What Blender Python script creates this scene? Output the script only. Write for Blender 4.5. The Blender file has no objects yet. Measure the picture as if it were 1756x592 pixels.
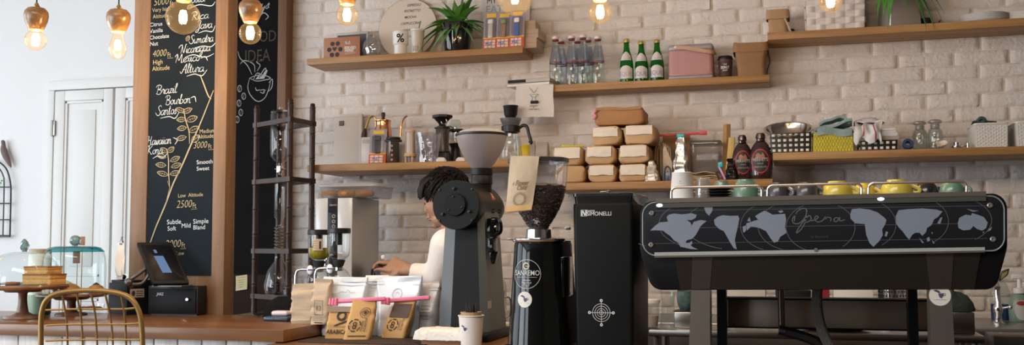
import bpy, bmesh, math, random
from mathutils import Vector, Matrix, noise
random.seed(11)
SC = bpy.context.scene
COL = SC.collection
PI = math.pi
R = math.radians
sin, cos = math.sin, math.cos

F = 1707.0; CX = 878.0; CY = 296.0
PIT = R(4.06); ROL = R(-0.224); YAW = R(15.63)
CAM = (0.0, -5.10, 1.24)
def _axes():
    cp, sp = cos(PIT), sin(PIT); cy, sy = cos(YAW), sin(YAW); c, s = cos(ROL), sin(ROL)
    w = (0, cp, sp); u = (0, -sp, cp); r = (1, 0, 0)
    r2 = tuple(c*a+s*b for a, b in zip(r, u)); u2 = tuple(-s*a+c*b for a, b in zip(r, u))
    rz = lambda v: (cy*v[0]-sy*v[1], sy*v[0]+cy*v[1], v[2])
    return rz(r2), rz(u2), rz(w)
AR, AU, AW = _axes()
def ray(px, py):
    a = (px-CX)/F; b = -(py-CY)/F
    return tuple(a*r+b*u+w for r, u, w in zip(AR, AU, AW))
def pw(px, py, d):            # point on the upright plane at distance d in front of the brick wall
    v = ray(px, py); t = (-d-CAM[1])/v[1]
    return (CAM[0]+t*v[0], -d, CAM[2]+t*v[2])
def pz(px, py, z):            # point on the level plane at height z
    v = ray(px, py); t = (z-CAM[2])/v[2]
    return (CAM[0]+t*v[0], CAM[1]+t*v[1], z)
def X(px, py, d): return pw(px, py, d)[0]
def Z(px, py, d): return pw(px, py, d)[2]

cam_data = bpy.data.cameras.new('camera'); cam_data.sensor_width = 36.0; cam_data.lens = 36.0*F/1756.0
cam_data.clip_start = .05
cam = bpy.data.objects.new('camera', cam_data); COL.objects.link(cam)
cam.matrix_world = Matrix(((AR[0], AU[0], -AW[0], CAM[0]), (AR[1], AU[1], -AW[1], CAM[1]), (AR[2], AU[2], -AW[2], CAM[2]), (0, 0, 0, 1)))
SC.camera = cam
cam_data.dof.use_dof = True; cam_data.dof.focus_distance = 4.2; cam_data.dof.aperture_fstop = 13

_MC = {}
def _new(name):
    m = bpy.data.materials.new(name); m.use_nodes = True
    nt = m.node_tree; nt.nodes.clear()
    return m, nt, nt.nodes, nt.links
def mat(name, col, rough=.5, metal=0., var=.07, scale=14., bump=0., bscale=90., spec=.5, coat=0., emit=0., alpha=1., trans=0., sheen=0., stretch=None):
    if name in _MC: return _MC[name]
    m, nt, N, L = _new(name)
    out = N.new('ShaderNodeOutputMaterial'); b = N.new('ShaderNodeBsdfPrincipled')
    L.new(b.outputs[0], out.inputs[0])
    tc = N.new('ShaderNodeTexCoord'); nz = N.new('ShaderNodeTexNoise'); nz.inputs['Scale'].default_value = scale; nz.inputs['Detail'].default_value = 4
    src = tc.outputs['Object']
    if stretch:
        mp = N.new('ShaderNodeMapping'); mp.inputs['Scale'].default_value = stretch; L.new(src, mp.inputs[0]); src = mp.outputs[0]
    L.new(src, nz.inputs['Vector'])
    mx = N.new('ShaderNodeMix'); mx.data_type = 'RGBA'
    c = col
    mx.inputs[6].default_value = (c[0]*(1-var), c[1]*(1-var), c[2]*(1-var), 1)
    mx.inputs[7].default_value = (min(1, c[0]*(1+var)), min(1, c[1]*(1+var)), min(1, c[2]*(1+var)), 1)
    L.new(nz.outputs['Fac'], mx.inputs[0]); L.new(mx.outputs[2], b.inputs['Base Color'])
    b.inputs['Roughness'].default_value = rough; b.inputs['Metallic'].default_value = metal
    b.inputs['Specular IOR Level'].default_value = spec
    if coat: b.inputs['Coat Weight'].default_value = coat; b.inputs['Coat Roughness'].default_value = .08
    if emit: L.new(mx.outputs[2], b.inputs['Emission Color']); b.inputs['Emission Strength'].default_value = emit
    if alpha < 1: b.inputs['Alpha'].default_value = alpha
    if trans: b.inputs['Transmission Weight'].default_value = trans
    if sheen: b.inputs['Sheen Weight'].default_value = sheen
    if bump:
        n2 = N.new('ShaderNodeTexNoise'); n2.inputs['Scale'].default_value = bscale; n2.inputs['Detail'].default_value = 6
        L.new(src, n2.inputs['Vector'])
        bp = N.new('ShaderNodeBump'); bp.inputs['Strength'].default_value = bump; bp.inputs['Distance'].default_value = .01
        L.new(n2.outputs['Fac'], bp.inputs['Height']); L.new(bp.outputs[0], b.inputs['Normal'])
    _MC[name] = m
    return m
def wood(name, c1, c2, rough=.45, axis=0, scale=3., coat=0., dens=14.):
    if name in _MC: return _MC[name]
    m, nt, N, L = _new(name)
    out = N.new('ShaderNodeOutputMaterial'); b = N.new('ShaderNodeBsdfPrincipled'); L.new(b.outputs[0], out.inputs[0])
    tc = N.new('ShaderNodeTexCoord'); mp = N.new('ShaderNodeMapping')
    s = [dens, dens, dens]; s[axis] = 1.0; mp.inputs['Scale'].default_value = s
    L.new(tc.outputs['Object'], mp.inputs[0])
    nz = N.new('ShaderNodeTexNoise'); nz.inputs['Scale'].default_value = scale; nz.inputs['Detail'].default_value = 7; nz.inputs['Roughness'].default_value = .62; nz.inputs['Distortion'].default_value = .8
    L.new(mp.outputs[0], nz.inputs['Vector'])
    wv = N.new('ShaderNodeTexNoise'); wv.inputs['Scale'].default_value = scale*.35; wv.inputs['Detail'].default_value = 2; L.new(mp.outputs[0], wv.inputs['Vector'])
    cr = N.new('ShaderNodeValToRGB'); cr.color_ramp.elements[0].position = .36; cr.color_ramp.elements[1].position = .66
    cr.color_ramp.elements[0].color = (*c1, 1); cr.color_ramp.elements[1].color = (*c2, 1)
    ad = N.new('ShaderNodeMath'); ad.operation = 'MULTIPLY_ADD'; L.new(wv.outputs['Fac'], ad.inputs[0]); ad.inputs[1].default_value = .45
    m2 = N.new('ShaderNodeMath'); m2.operation = 'MULTIPLY'; L.new(nz.outputs['Fac'], m2.inputs[0]); m2.inputs[1].default_value = .58
    L.new(m2.outputs[0], ad.inputs[2]); L.new(ad.outputs[0], cr.inputs[0])
    L.new(cr.outputs[0], b.inputs['Base Color']); b.inputs['Roughness'].default_value = rough
    if coat: b.inputs['Coat Weight'].default_value = coat; b.inputs['Coat Roughness'].default_value = .12
    bp = N.new('ShaderNodeBump'); bp.inputs['Strength'].default_value = .15; bp.inputs['Distance'].default_value = .004
    L.new(nz.outputs['Fac'], bp.inputs['Height']); L.new(bp.outputs[0], b.inputs['Normal'])
    _MC[name] = m
    return m
def glass(name, tint=(.96, .98, .97), refl=.9, rough=.02, base=.04, milky=0., mcol=(.9, .9, .9)):
    """thin clear sheet: tinted see-through with a facing-dependent gloss"""
    if name in _MC: return _MC[name]
    m, nt, N, L = _new(name)
    out = N.new('ShaderNodeOutputMaterial'); tr = N.new('ShaderNodeBsdfTransparent'); gl = N.new('ShaderNodeBsdfGlossy')
    tc = N.new('ShaderNodeTexCoord'); nz = N.new('ShaderNodeTexNoise'); nz.inputs['Scale'].default_value = 9; L.new(tc.outputs['Object'], nz.inputs['Vector'])
    mxc = N.new('ShaderNodeMix'); mxc.data_type = 'RGBA'
    mxc.inputs[6].default_value = (*[t*.97 for t in tint], 1); mxc.inputs[7].default_value = (*tint, 1)
    L.new(nz.outputs['Fac'], mxc.inputs[0]); L.new(mxc.outputs[2], tr.inputs[0])
    gl.inputs['Roughness'].default_value = rough
    lw = N.new('ShaderNodeLayerWeight'); lw.inputs['Blend'].default_value = .35
    mr = N.new('ShaderNodeMapRange'); mr.inputs[3].default_value = base; mr.inputs[4].default_value = refl
    pwn = N.new('ShaderNodeMath'); pwn.operation = 'POWER'; pwn.inputs[1].default_value = 2.2
    L.new(lw.outputs['Facing'], pwn.inputs[0]); L.new(pwn.outputs[0], mr.inputs[0])
    mx = N.new('ShaderNodeMixShader'); L.new(mr.outputs[0], mx.inputs[0]); L.new(tr.outputs[0], mx.inputs[1]); L.new(gl.outputs[0], mx.inputs[2])
    last = mx
    if milky:
        df = N.new('ShaderNodeBsdfDiffuse'); df.inputs[0].default_value = (*mcol, 1)
        tl = N.new('ShaderNodeBsdfTranslucent'); tl.inputs[0].default_value = (*mcol, 1)
        a = N.new('ShaderNodeMixShader'); a.inputs[0].default_value = .5; L.new(df.outputs[0], a.inputs[1]); L.new(tl.outputs[0], a.inputs[2])
        m3 = N.new('ShaderNodeMixShader'); m3.inputs[0].default_value = milky; L.new(mx.outputs[0], m3.inputs[1]); L.new(a.outputs[0], m3.inputs[2]); last = m3
    L.new(last.outputs[0], out.inputs[0])
    _MC[name] = m
    return m
def glow(name, col, strength):
    if name in _MC: return _MC[name]
    m, nt, N, L = _new(name)
    out = N.new('ShaderNodeOutputMaterial'); e = N.new('ShaderNodeEmission'); e.inputs[0].default_value = (*col, 1); e.inputs[1].default_value = strength
    L.new(e.outputs[0], out.inputs[0]); _MC[name] = m
    return m

def sm(pts, k=4, closed=False):
    """Catmull-Rom smoothing of a polyline"""
    P = [Vector(p) for p in pts]; n = len(P)
    if n < 3: return P
    out = []
    rng = range(n if closed else n-1)
    for i in rng:
        p1, p2 = P[i], P[(i+1) % n]
        p0 = P[(i-1) % n] if (closed or i > 0) else p1*2-p2
        p3 = P[(i+2) % n] if (closed or i < n-2) else p2*2-p1
        for j in range(k):
            t = j/k
            out.append(.5*((2*p1)+(p2-p0)*t+(2*p0-5*p1+4*p2-p3)*t*t+(3*p1-p0-3*p2+p3)*t**3))
    if not closed: out.append(P[-1])
    return out
def tr(x=0, y=0, z=0, rx=0, ry=0, rz=0, s=1):
    return Matrix.Translation((x, y, z)) @ Matrix.Rotation(R(rz), 4, 'Z') @ Matrix.Rotation(R(ry), 4, 'Y') @ Matrix.Rotation(R(rx), 4, 'X') @ Matrix.Scale(s, 4)
def rr(w, d, r, n=4):
    """rounded rectangle loop in xy, centred"""
    r = min(r, w*.499, d*.499); out = []
    for cx, cy, a in ((w/2-r, d/2-r, 0), (-w/2+r, d/2-r, 90), (-w/2+r, -d/2+r, 180), (w/2-r, -d/2+r, 270)):
        for i in range(n+1):
            t = R(a+90*i/n); out.append((cx+r*cos(t), cy+r*sin(t)))
    return out
def arc(cx, cy, r, a0, a1, n=12, ry=None):
    ry = r if ry is None else ry
    return [(cx+r*cos(R(a0+(a1-a0)*i/n)), cy+ry*sin(R(a0+(a1-a0)*i/n))) for i in range(n+1)]
def fillet(P, rs, n=7):
    out = []; k = len(P)
    for i in range(k):
        a, b, c = Vector(P[i-1]).to_2d(), Vector(P[i]).to_2d(), Vector(P[(i+1) % k]).to_2d(); u = (a-b).normalized(); v = (c-b).normalized(); th = u.angle(v); r = rs[i]
        t = r/math.tan(th/2); ctr = b+(u+v).normalized()*(r/sin(th/2)); s, e = b+u*t-ctr, b+v*t-ctr
        for j in range(n+1):
            w = s.lerp(e, j/n).normalized()*r; out.append((ctr.x+w.x, ctr.y+w.y))
    return out
_fc = {}
class M:
    def __init__(s): s.v = []; s.f = []; s.mi = []
    def add(s, vs, fs, mi=0, T=None):
        b = len(s.v)
        for p in vs:
            p = Vector(p)
            if T is not None: p = T(p) if callable(T) and not isinstance(T, Matrix) else T @ p
            s.v.append(tuple(p))
        for f in fs:
            s.f.append(tuple(b+i for i in f)); s.mi.append(mi)
        return s
    def join(s, o, T=None, mi=None):
        b = len(s.v)
        for p in o.v:
            s.v.append(tuple(T @ Vector(p)) if T is not None else p)
        for f, m in zip(o.f, o.mi): s.f.append(tuple(b+i for i in f)); s.mi.append(m if mi is None else mi)
        return s
    def box(s, x0, x1, y0, y1, z0, z1, r=0., mi=0, T=None, seg=2):
        if r <= 0:
            vs = [(x, y, z) for z in (z0, z1) for y in (y0, y1) for x in (x0, x1)]
            return s.add(vs, [(0, 2, 3, 1), (4, 5, 7, 6), (0, 1, 5, 4), (2, 6, 7, 3), (0, 4, 6, 2), (1, 3, 7, 5)], mi, T)
        bm = bmesh.new(); bmesh.ops.create_cube(bm, size=1)
        for v in bm.verts: v.co = (x0+(x1-x0)*(v.co.x+.5), y0+(y1-y0)*(v.co.y+.5), z0+(z1-z0)*(v.co.z+.5))
        r = min(r, (x1-x0)*.49, (y1-y0)*.49, (z1-z0)*.49)
        bmesh.ops.bevel(bm, geom=bm.edges[:], offset=r, segments=seg, profile=.5, affect='EDGES')
        s.bm(bm, mi, T); return s
    def bm(s, bm, mi=0, T=None):
        bm.verts.index_update()
        s.add([v.co.copy() for v in bm.verts], [[v.index for v in f.verts] for f in bm.faces], mi, T); bm.free(); return s
    def lathe(s, prof, n=28, mi=0, T=None, a0=0., a1=360., sx=1., sy=1.):
        full = abs(a1-a0) >= 359.9; m = n if full else n+1
        vs = []; rows = []
        for r, z in prof:
            if r < 1e-6: rows.append([len(vs)]*m); vs.append((0, 0, z))
            else:
                rows.append(list(range(len(vs), len(vs)+m)))
                for i in range(m):
                    a = R(a0+(a1-a0)*i/n); vs.append((r*cos(a)*sx, r*sin(a)*sy, z))
        fs = []
        for j in range(len(rows)-1):
            A, B = rows[j], rows[j+1]
            for i in range(n):
                k = (i+1) % m
                q = [A[i], A[k], B[k], B[i]]
                u = []
                for t in q:
                    if t not in u: u.append(t)
                if len(u) > 2: fs.append(u)
        return s.add(vs, fs, mi, T)
    def loft(s, loops, mi=0, T=None, cap=True, closed=True):
        n = len(loops[0]); vs = [p for l in loops for p in l]; fs = []
        for j in range(len(loops)-1):
            for i in range(n if closed else n-1):
                k = (i+1) % n
                fs.append((j*n+i, j*n+k, (j+1)*n+k, (j+1)*n+i))
        if cap and closed:
            fs.append(tuple(range(n-1, -1, -1))); fs.append(tuple((len(loops)-1)*n+i for i in range(n)))
        return s.add(vs, fs, mi, T)
    def tube(s, pts, r, n=8, mi=0, T=None, closed=False, sy=1.):
        P = [Vector(p) for p in pts]; m = len(P)
        rs = r if isinstance(r, (list, tuple)) else [r]*m
        loops = []; up = None
        for i in range(m):
            if closed: t = P[(i+1) % m]-P[(i-1) % m]
            else: t = P[min(i+1, m-1)]-P[max(i-1, 0)]
            if t.length < 1e-9: t = Vector((0, 0, 1))
            t.normalize()
            if up is None:
                up = Vector((0, 0, 1)) if abs(t.z) < .9 else Vector((0, 1, 0))
            u = up-t*up.dot(t)
            if u.length < 1e-6: u = t.orthogonal()
            u.normalize(); up = u; w = t.cross(u)
            loops.append([P[i]+(u*cos(2*PI*k/n)*sy+w*sin(2*PI*k/n))*rs[i] for k in range(n)])
        if closed: loops.append(loops[0]); return s.loft(loops, mi, T, cap=False)
        return s.loft(loops, mi, T)
    def prism(s, poly, a, b, axis='y', mi=0, T=None, r=0.):
        n = len(poly)
        def P(p, t):
            if axis == 'y': return (p[0], t, p[1])
            if axis == 'x': return (t, p[0], p[1])
            return (p[0], p[1], t)
        vs = [P(p, a) for p in poly]+[P(p, b) for p in poly]
        fs = [tuple(range(n)), tuple(range(2*n-1, n-1, -1))]+[(i, n+i, n+(i+1) % n, (i+1) % n) for i in range(n)]
        if r > 0:
            bm = bmesh.new(); bv = [bm.verts.new(v) for v in vs]
            for f in fs: bm.faces.new([bv[i] for i in f])
            bmesh.ops.recalc_face_normals(bm, faces=bm.faces[:])
            bmesh.ops.bevel(bm, geom=[e for e in bm.edges if any(len(f.verts) == n for f in e.link_faces)], offset=r, segments=2, profile=.5, affect='EDGES')
            return s.bm(bm, mi, T)
        return s.add(vs, fs, mi, T)
    def sheet(s, fn, nu, nv, mi=0, T=None, cu=False):
        vs = [fn(i/nu, j/nv) for j in range(nv+1) for i in range(nu if cu else nu+1)]
        w = nu if cu else nu+1
        fs = [(j*w+i, j*w+(i+1) % w, (j+1)*w+(i+1) % w, (j+1)*w+i) for j in range(nv) for i in range(nu)]
        return s.add(vs, fs, mi, T)
    def slab(s, fn, nu, nv, th, mi=0, T=None):
        """sheet with thickness: fn gives the mid surface, offset along its normal"""
        g = [[Vector(fn(i/nu, j/nv)) for i in range(nu+1)] for j in range(nv+1)]
        def nrm(i, j):
            a = g[j][min(i+1, nu)]-g[j][max(i-1, 0)]; b = g[min(j+1, nv)][i]-g[max(j-1, 0)][i]
            c = a.cross(b); return c.normalized() if c.length > 1e-12 else Vector((0, 0, 1))
        vs = []
        for sg in (1, -1):
            for j in range(nv+1):
                for i in range(nu+1): vs.append(g[j][i]+nrm(i, j)*th*.5*sg)
        w = nu+1; o = w*(nv+1); fs = []
        for j in range(nv):
            for i in range(nu):
                a = j*w+i; fs.append((a, a+1, a+w+1, a+w)); fs.append((o+a+w, o+a+w+1, o+a+1, o+a))
        for i in range(nu):
            fs.append((i+1, i, o+i, o+i+1)); a = nv*w+i; fs.append((a, a+1, o+a+1, o+a))
        for j in range(nv):
            a = j*w; fs.append((a, a+w, o+a+w, o+a)); a = j*w+nu; fs.append((a+w, a, o+a, o+a+w))
        return s.add(vs, fs, mi, T)
    def ball(s, c, rx, ry=None, rz=None, nu=20, nv=12, mi=0, T=None):
        ry = rx if ry is None else ry; rz = rx if rz is None else rz
        prof = [(sin(PI*j/nv), -cos(PI*j/nv)) for j in range(nv+1)]
        A = Matrix.Translation(c) @ Matrix.Diagonal((rx, ry, rz, 1))
        return s.lathe(prof, nu, mi, A if T is None else (T @ A if isinstance(T, Matrix) else (lambda p: T(A @ p))))
    def text(s, txt, size, T, mi=0, align='CENTER', shear=0., bold=0., sx=1., depth=0.):
        """flat lettering in the local xy plane, mapped by T"""
        key = (txt, align, shear, bold)
        if key not in _fc:
            cu = bpy.data.curves.new('lettering', 'FONT'); cu.body = txt; cu.align_x = align; cu.shear = shear; cu.offset = bold; cu.resolution_u = 3
            ob = bpy.data.objects.new('lettering', cu); COL.objects.link(ob)
            bpy.context.view_layer.update()
            me = bpy.data.meshes.new_from_object(ob.evaluated_get(bpy.context.evaluated_depsgraph_get()))
            _fc[key] = ([tuple(v.co) for v in me.vertices], [tuple(p.vertices) for p in me.polygons])
            bpy.data.objects.remove(ob); bpy.data.curves.remove(cu); bpy.data.meshes.remove(me)
        vs, fs = _fc[key]
        return s.fine([(x*size*sx, y*size, 0) for x, y, z in vs], fs, mi, T)
    def ribbon(s, pts, w, T=None, mi=0, taper=True):
        """flat brush stroke in the local xy plane"""
        P = [Vector((p[0], p[1], 0)) for p in pts]; n = len(P)
        if n < 2: return s
        vs = []
        for i in range(n):
            t = P[min(i+1, n-1)]-P[max(i-1, 0)]
            if t.length < 1e-9: t = Vector((1, 0, 0))
            t.normalize(); q = Vector((-t.y, t.x, 0))
            ww = w*.5*(1 if not taper else (.55+.45*min(1, 4*min(i, n-1-i)/max(1, n-1))))
            vs += [P[i]+q*ww, P[i]-q*ww]
        return s.add(vs, [(2*i, 2*i+1, 2*i+3, 2*i+2) for i in range(n-1)], mi, T)
    def poly(s, pts, T=None, mi=0):
        return s.fine([(p[0], p[1], 0) for p in pts], [tuple(range(len(pts)))], mi, T)
    def fine(s, vs, fs, mi=0, T=None):
        if T is None or isinstance(T, Matrix): return s.add(vs, fs, mi, T)
        bm = bmesh.new(); bv = [bm.verts.new(v) for v in vs]
        for f in fs:
            if len(set(f)) > 2: bm.faces.new([bv[i] for i in f])
        bmesh.ops.triangulate(bm, faces=bm.faces[:]); bmesh.ops.subdivide_edges(bm, edges=bm.edges[:], cuts=3, use_grid_fill=True)
        return s.bm(bm, mi, T)
    def disc(s, c, r, T=None, mi=0, n=24, r0=0.):
        if r0 <= 0: return s.poly([(c[0]+r*cos(2*PI*i/n), c[1]+r*sin(2*PI*i/n)) for i in range(n)], T, mi)
        vs = [(c[0]+q*cos(2*PI*i/n), c[1]+q*sin(2*PI*i/n), 0) for q in (r0, r) for i in range(n)]
        return s.add(vs, [(i, (i+1) % n, n+(i+1) % n, n+i) for i in range(n)], mi, T)
FRONT = Matrix.Rotation(R(90), 4, 'X')        # local xy -> facing the room (-y)
def face(x=0, y=0, z=0, roll=0, rx=0):         # placing flat lettering on a surface that looks towards -y
    return Matrix.Translation((x, y, z)) @ Matrix.Rotation(R(rx), 4, 'X') @ FRONT @ Matrix.Rotation(R(roll), 4, 'Z')
def wrap(r, z0=0, ang=0, cx=0, cy=0, taper=0.):        # lettering wrapped round an upright cylinder, centred on -y
    def f(p):
        rad = r+taper*p.y; a = p.x/rad+R(ang)-PI/2
        return Vector((cx+rad*cos(a), cy+rad*sin(a), z0+p.y))
    return f

def build(name, m, mats, parent=None, loc=None, rz=0., label=None, smooth=40):
    me = bpy.data.meshes.new(name); me.from_pydata(m.v, [], m.f)
    if not isinstance(mats, (list, tuple)): mats = [mats]
    for q in mats: me.materials.append(q)
    if len(mats) > 1: me.polygons.foreach_set('material_index', m.mi)
    me.validate(); me.update()
    bm = bmesh.new(); bm.from_mesh(me)
    bmesh.ops.recalc_face_normals(bm, faces=bm.faces[:]); bm.to_mesh(me); bm.free()
    if smooth:
        me.polygons.foreach_set('use_smooth', [True]*len(me.polygons)); me.set_sharp_from_angle(angle=R(smooth))
    o = bpy.data.objects.new(name, me); COL.objects.link(o)
    if parent is not None: o.parent = parent
    if loc is not None: o.location = loc
    o.rotation_euler.z = R(rz)
    if label: o['label'] = label
    return o
def tag(o, label, cat, group=None, kind=None):
    o['label'] = label; o['category'] = cat
    if group: o['group'] = group
    if kind: o['kind'] = kind
    return o
def thing(name, label, cat, loc, rz=0., group=None):
    o = bpy.data.objects.new(name, None); COL.objects.link(o); o.location = loc; o.rotation_euler.z = R(rz); o.empty_display_size = .02
    return tag(o, label, cat, group)
def solo(name, label, cat, m, mats, loc=(0, 0, 0), rz=0., group=None, smooth=40):
    return tag(build(name, m, mats, None, loc, rz, None, smooth), label, cat, group)
def struct(name, m, mats, parent=None, smooth=40):
    o = build(name, m, mats, parent, smooth=smooth)
    if parent is None: o['kind'] = 'structure'
    return o
def dup(root, loc, label=None, rz=None, group=None):
    r = root.copy(); COL.objects.link(r); r.location = loc
    if rz is not None: r.rotation_euler.z = R(rz)
    if label: r['label'] = label
    if group: r['group'] = group
    for ch in list(root.children):
        c = ch.copy(); COL.objects.link(c); c.parent = r
        for g in list(ch.children):
            d = g.copy(); COL.objects.link(d); d.parent = c
    return r
def nz(x, y, z, s=1.): return noise.noise(Vector((x*s, y*s, z*s)))

G = {
'a': (1.05, [[(.88, .88), (.5, 1), (.12, .6), (.15, .12), (.5, 0), (.82, .45), (.93, 1), (.88, .25), (1.0, 0), (1.2, .2)]]),
'b': (1.0, [[(.0, .6), (.35, 1.7), (.3, 2.05), (.15, 1.7), (.12, .2), (.4, 0), (.8, .3), (.75, .85), (.4, .9), (.9, .8)]]),
'c': (.85, [[(.8, .85), (.5, 1), (.15, .7), (.1, .25), (.4, 0), (.75, .1), (.95, .3)]]),
'e': (.85, [[(.05, .35), (.55, .5), (.68, .85), (.45, 1), (.15, .7), (.12, .25), (.4, 0), (.7, .1), (.9, .3)]]),
'f': (.7, [[(.0, .3), (.5, 1.7), (.45, 2.1), (.3, 1.7), (.2, 0), (.15, -.8), (.35, -.5), (.35, .1), (.7, .3)]]),
'g': (1.0, [[(.85, .9), (.5, 1), (.1, .6), (.15, .15), (.5, .1), (.85, .5), (.9, 1), (.82, 0), (.65, -.75), (.3, -.85), (.2, -.5), (.6, -.15), (1.1, .2)]]),
'i': (.5, [[(.0, .2), (.22, 1), (.2, .2), (.35, 0), (.55, .2)], [(.28, 1.35), (.34, 1.45)]]),
'k': (.9, [[(.0, .4), (.35, 1.7), (.3, 2.05), (.15, 1.7), (.1, 0)], [(.7, 1), (.2, .5), (.6, .05), (.95, .2)]]),
'l': (.55, [[(.0, .3), (.42, 1.6), (.36, 2.05), (.2, 1.8), (.15, .3), (.35, 0), (.6, .2)]]),
'm': (1.55, [[(.0, .8), (.15, 1), (.15, 0)], [(.15, .5), (.45, 1), (.65, .8), (.65, 0)], [(.65, .5), (.95, 1), (1.18, .8), (1.18, .2), (1.35, 0), (1.6, .2)]]),
'n': (1.05, [[(.0, .8), (.15, 1), (.15, 0)], [(.15, .5), (.5, 1), (.72, .8), (.7, .2), (.88, 0), (1.1, .2)]]),
'o': (.9, [[(.5, 1), (.15, .7), (.15, .25), (.45, 0), (.8, .3), (.75, .8), (.5, 1), (.65, .85), (1, .9)]]),
'p': (1.0, [[(.0, .6), (.25, 1.05), (.1, -.9)], [(.2, .5), (.5, 1), (.85, .7), (.75, .15), (.4, 0), (.2, .25)]]),
'r': (.7, [[(.0, .3), (.22, 1.1), (.35, .85), (.62, .9), (.5, .3), (.65, 0), (.8, .2)]]),
's': (.7, [[(.0, .2), (.45, 1.05), (.5, .5), (.5, .15), (.25, 0), (.05, .15)], [(.4, .02), (.75, .2)]]),
't': (.6, [[(.0, .3), (.32, 1.8), (.2, .3), (.35, 0), (.62, .2)], [(-.1, 1.15), (.6, 1.22)]]),
'u': (1.0, [[(.0, .6), (.2, 1), (.15, .3), (.4, 0), (.75, .4), (.85, 1), (.8, .25), (.95, 0), (1.1, .2)]]),
'v': (.85, [[(.0, .75), (.2, 1), (.35, 0), (.75, .7), (.7, 1), (.95, .92)]]),
'w': (1.2, [[(.0, .75), (.2, 1), (.2, .2), (.4, 0), (.65, .9), (.65, .2), (.85, 0), (1.1, .7), (1.05, 1), (1.25, .92)]]),
'x': (.85, [[(.0, .8), (.3, .95), (.6, .1), (.9, .15)], [(.8, 1), (.1, 0)]]),
'y': (1.0, [[(.0, .6), (.2, 1), (.2, .4), (.45, .1), (.8, .5), (.88, 1), (.7, -.5), (.4, -.9), (.2, -.6), (.6, -.1), (1.05, .25)]]),
'z': (.8, [[(.1, .85), (.4, 1), (.7, .95), (.1, .05), (.5, .1), (.85, .05)]]),
'A': (1.55, [[(-.1, .5), (.05, .1), (.35, .1), (.8, 1.2), (1.25, 2), (1.2, .2), (1.35, 0), (1.6, .2)], [(.4, .8), (1.4, .75)]]),
'B': (1.4, [[(.45, 1.85), (.25, 0)], [(-.1, 1.5), (.1, 1.9), (.6, 2.05), (1.1, 1.8), (1.0, 1.25), (.45, 1.05), (1.2, .85), (1.15, .15), (.6, -.05), (.1, .2)]]),
'C': (1.3, [[(1.2, 1.6), (.9, 2), (.3, 1.6), (.15, .6), (.5, 0), (1.0, .15), (1.3, .5)]]),
'H': (1.6, [[(-.3, 1.3), (-.1, 1.8), (.4, 1.9), (.2, 0)], [(1.3, 2), (1.1, 1), (1.15, .15), (1.35, 0), (1.6, .2)], [(.0, .85), (.6, 1.1), (1.2, 1)]]),
'J': (1.1, [[(.2, 1.7), (.6, 2.05), (1.0, 1.9), (.8, .6), (.6, -.6), (.1, -.8), (.1, -.4), (1.1, .25)]]),
'K': (1.5, [[(-.2, 1.5), (.1, 1.9), (.4, 1.9), (.2, 0)], [(1.3, 2), (.4, .95), (.9, .4), (1.2, 0), (1.5, .15)]]),
'M': (1.9, [[(-.2, 1.3), (.0, 1.7), (.4, 1.9), (.15, 0)], [(.4, 1.9), (.85, .5), (1.4, 2), (1.5, .2), (1.65, 0), (1.9, .2)]]),
'N': (1.7, [[(-.6, 1.2), (-.4, 1.7), (.4, 1.9), (.15, 0)], [(.4, 1.9), (1.0, .1), (1.4, 2), (1.7, 2.05)]]),
'O': (1.5, [[(.9, 1.9), (.3, 1.6), (.1, .6), (.5, 0), (1.1, .4), (1.2, 1.4), (.8, 2), (.5, 1.7), (1.0, 1.3), (1.5, 1.4)]]),
'R': (1.5, [[(.45, 1.85), (.25, 0)], [(-.1, 1.5), (.1, 1.9), (.6, 2.05), (1.1, 1.8), (1.0, 1.2), (.45, 1.0), (.9, .4), (1.2, 0), (1.5, .2)]]),
'S': (1.2, [[(1.2, 1.7), (.9, 2.05), (.4, 1.7), (.6, 1.2), (1.0, .7), (.9, .1), (.4, -.05), (.0, .2), (-.3, .6)]]),
}
def script(m, txt, x, y, h, w, T, slant=.28, sx=1., mi=0, rise=0.):
    """joined-up hand lettering; h = x-height; returns the end point"""
    cx = x
    for ch in txt:
        if ch == ' ': cx += .6*h*sx; continue
        wd, st = G[ch]
        for k in st:
            pts = [(cx+(p[0]+p[1]*slant)*h*sx, y+p[1]*h+(cx-x)*rise) for p in k]
            P = sm([(a, b, 0) for a, b in pts], 4)
            m.ribbon(P, w, T, mi)
        cx += wd*h*sx
    return cx
CHALK = mat('white_chalk', (.60, .69, .76), .9, var=.12, scale=120)
GOLDCHALK = mat('yellow_chalk', (.46, .41, .26), .9, var=.15, scale=120)
GREYCHALK = mat('grey_chalk', (.055, .046, .034), .9, var=.15, scale=120)
BOARD = mat('blackboard_paint', (.011, .017, .024), .7, var=.35, scale=5, bump=.05, spec=.08)
SIDEBOARD = mat('side_blackboard_paint', (.006, .006, .0065), .7, var=.3, scale=5, spec=.06)
POST = wood('post_wood', (.150, .082, .038), (.255, .150, .080), .58, axis=2, scale=2.4, dens=16)
SHELFW = wood('shelf_oak', (.24, .112, .036), (.50, .275, .10), .5, axis=0, scale=2.0, dens=16)
COUNTERW = wood('counter_wood', (.115, .048, .017), (.225, .104, .042), .32, axis=0, scale=1.6, coat=.22, dens=10)
STEEL = mat('brushed_steel', (.42, .41, .39), .32, 1., var=.06, scale=6, stretch=(1, 30, 30))
CHROME = mat('chrome', (.72, .72, .72), .12, 1., var=.02)
DARKSTEEL = mat('dark_steel', (.20, .185, .165), .36, 1., var=.08, scale=5, stretch=(1, 20, 20))
BLACK = mat('matte_black', (.006, .006, .007), .5, spec=.15, var=.2, scale=30, bump=.03, bscale=300)
GLOSSBLACK = mat('gloss_black', (.004, .005, .005), .07, var=.2, spec=.3)
BLACKPLASTIC = mat('black_plastic', (.009, .009, .0095), .38, var=.15, spec=.4)
WHITEPLASTIC = mat('white_plastic', (.82, .82, .82), .35, var=.03)
WHITEPAPER = mat('white_paper', (.82, .80, .77), .8, var=.04)
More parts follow.
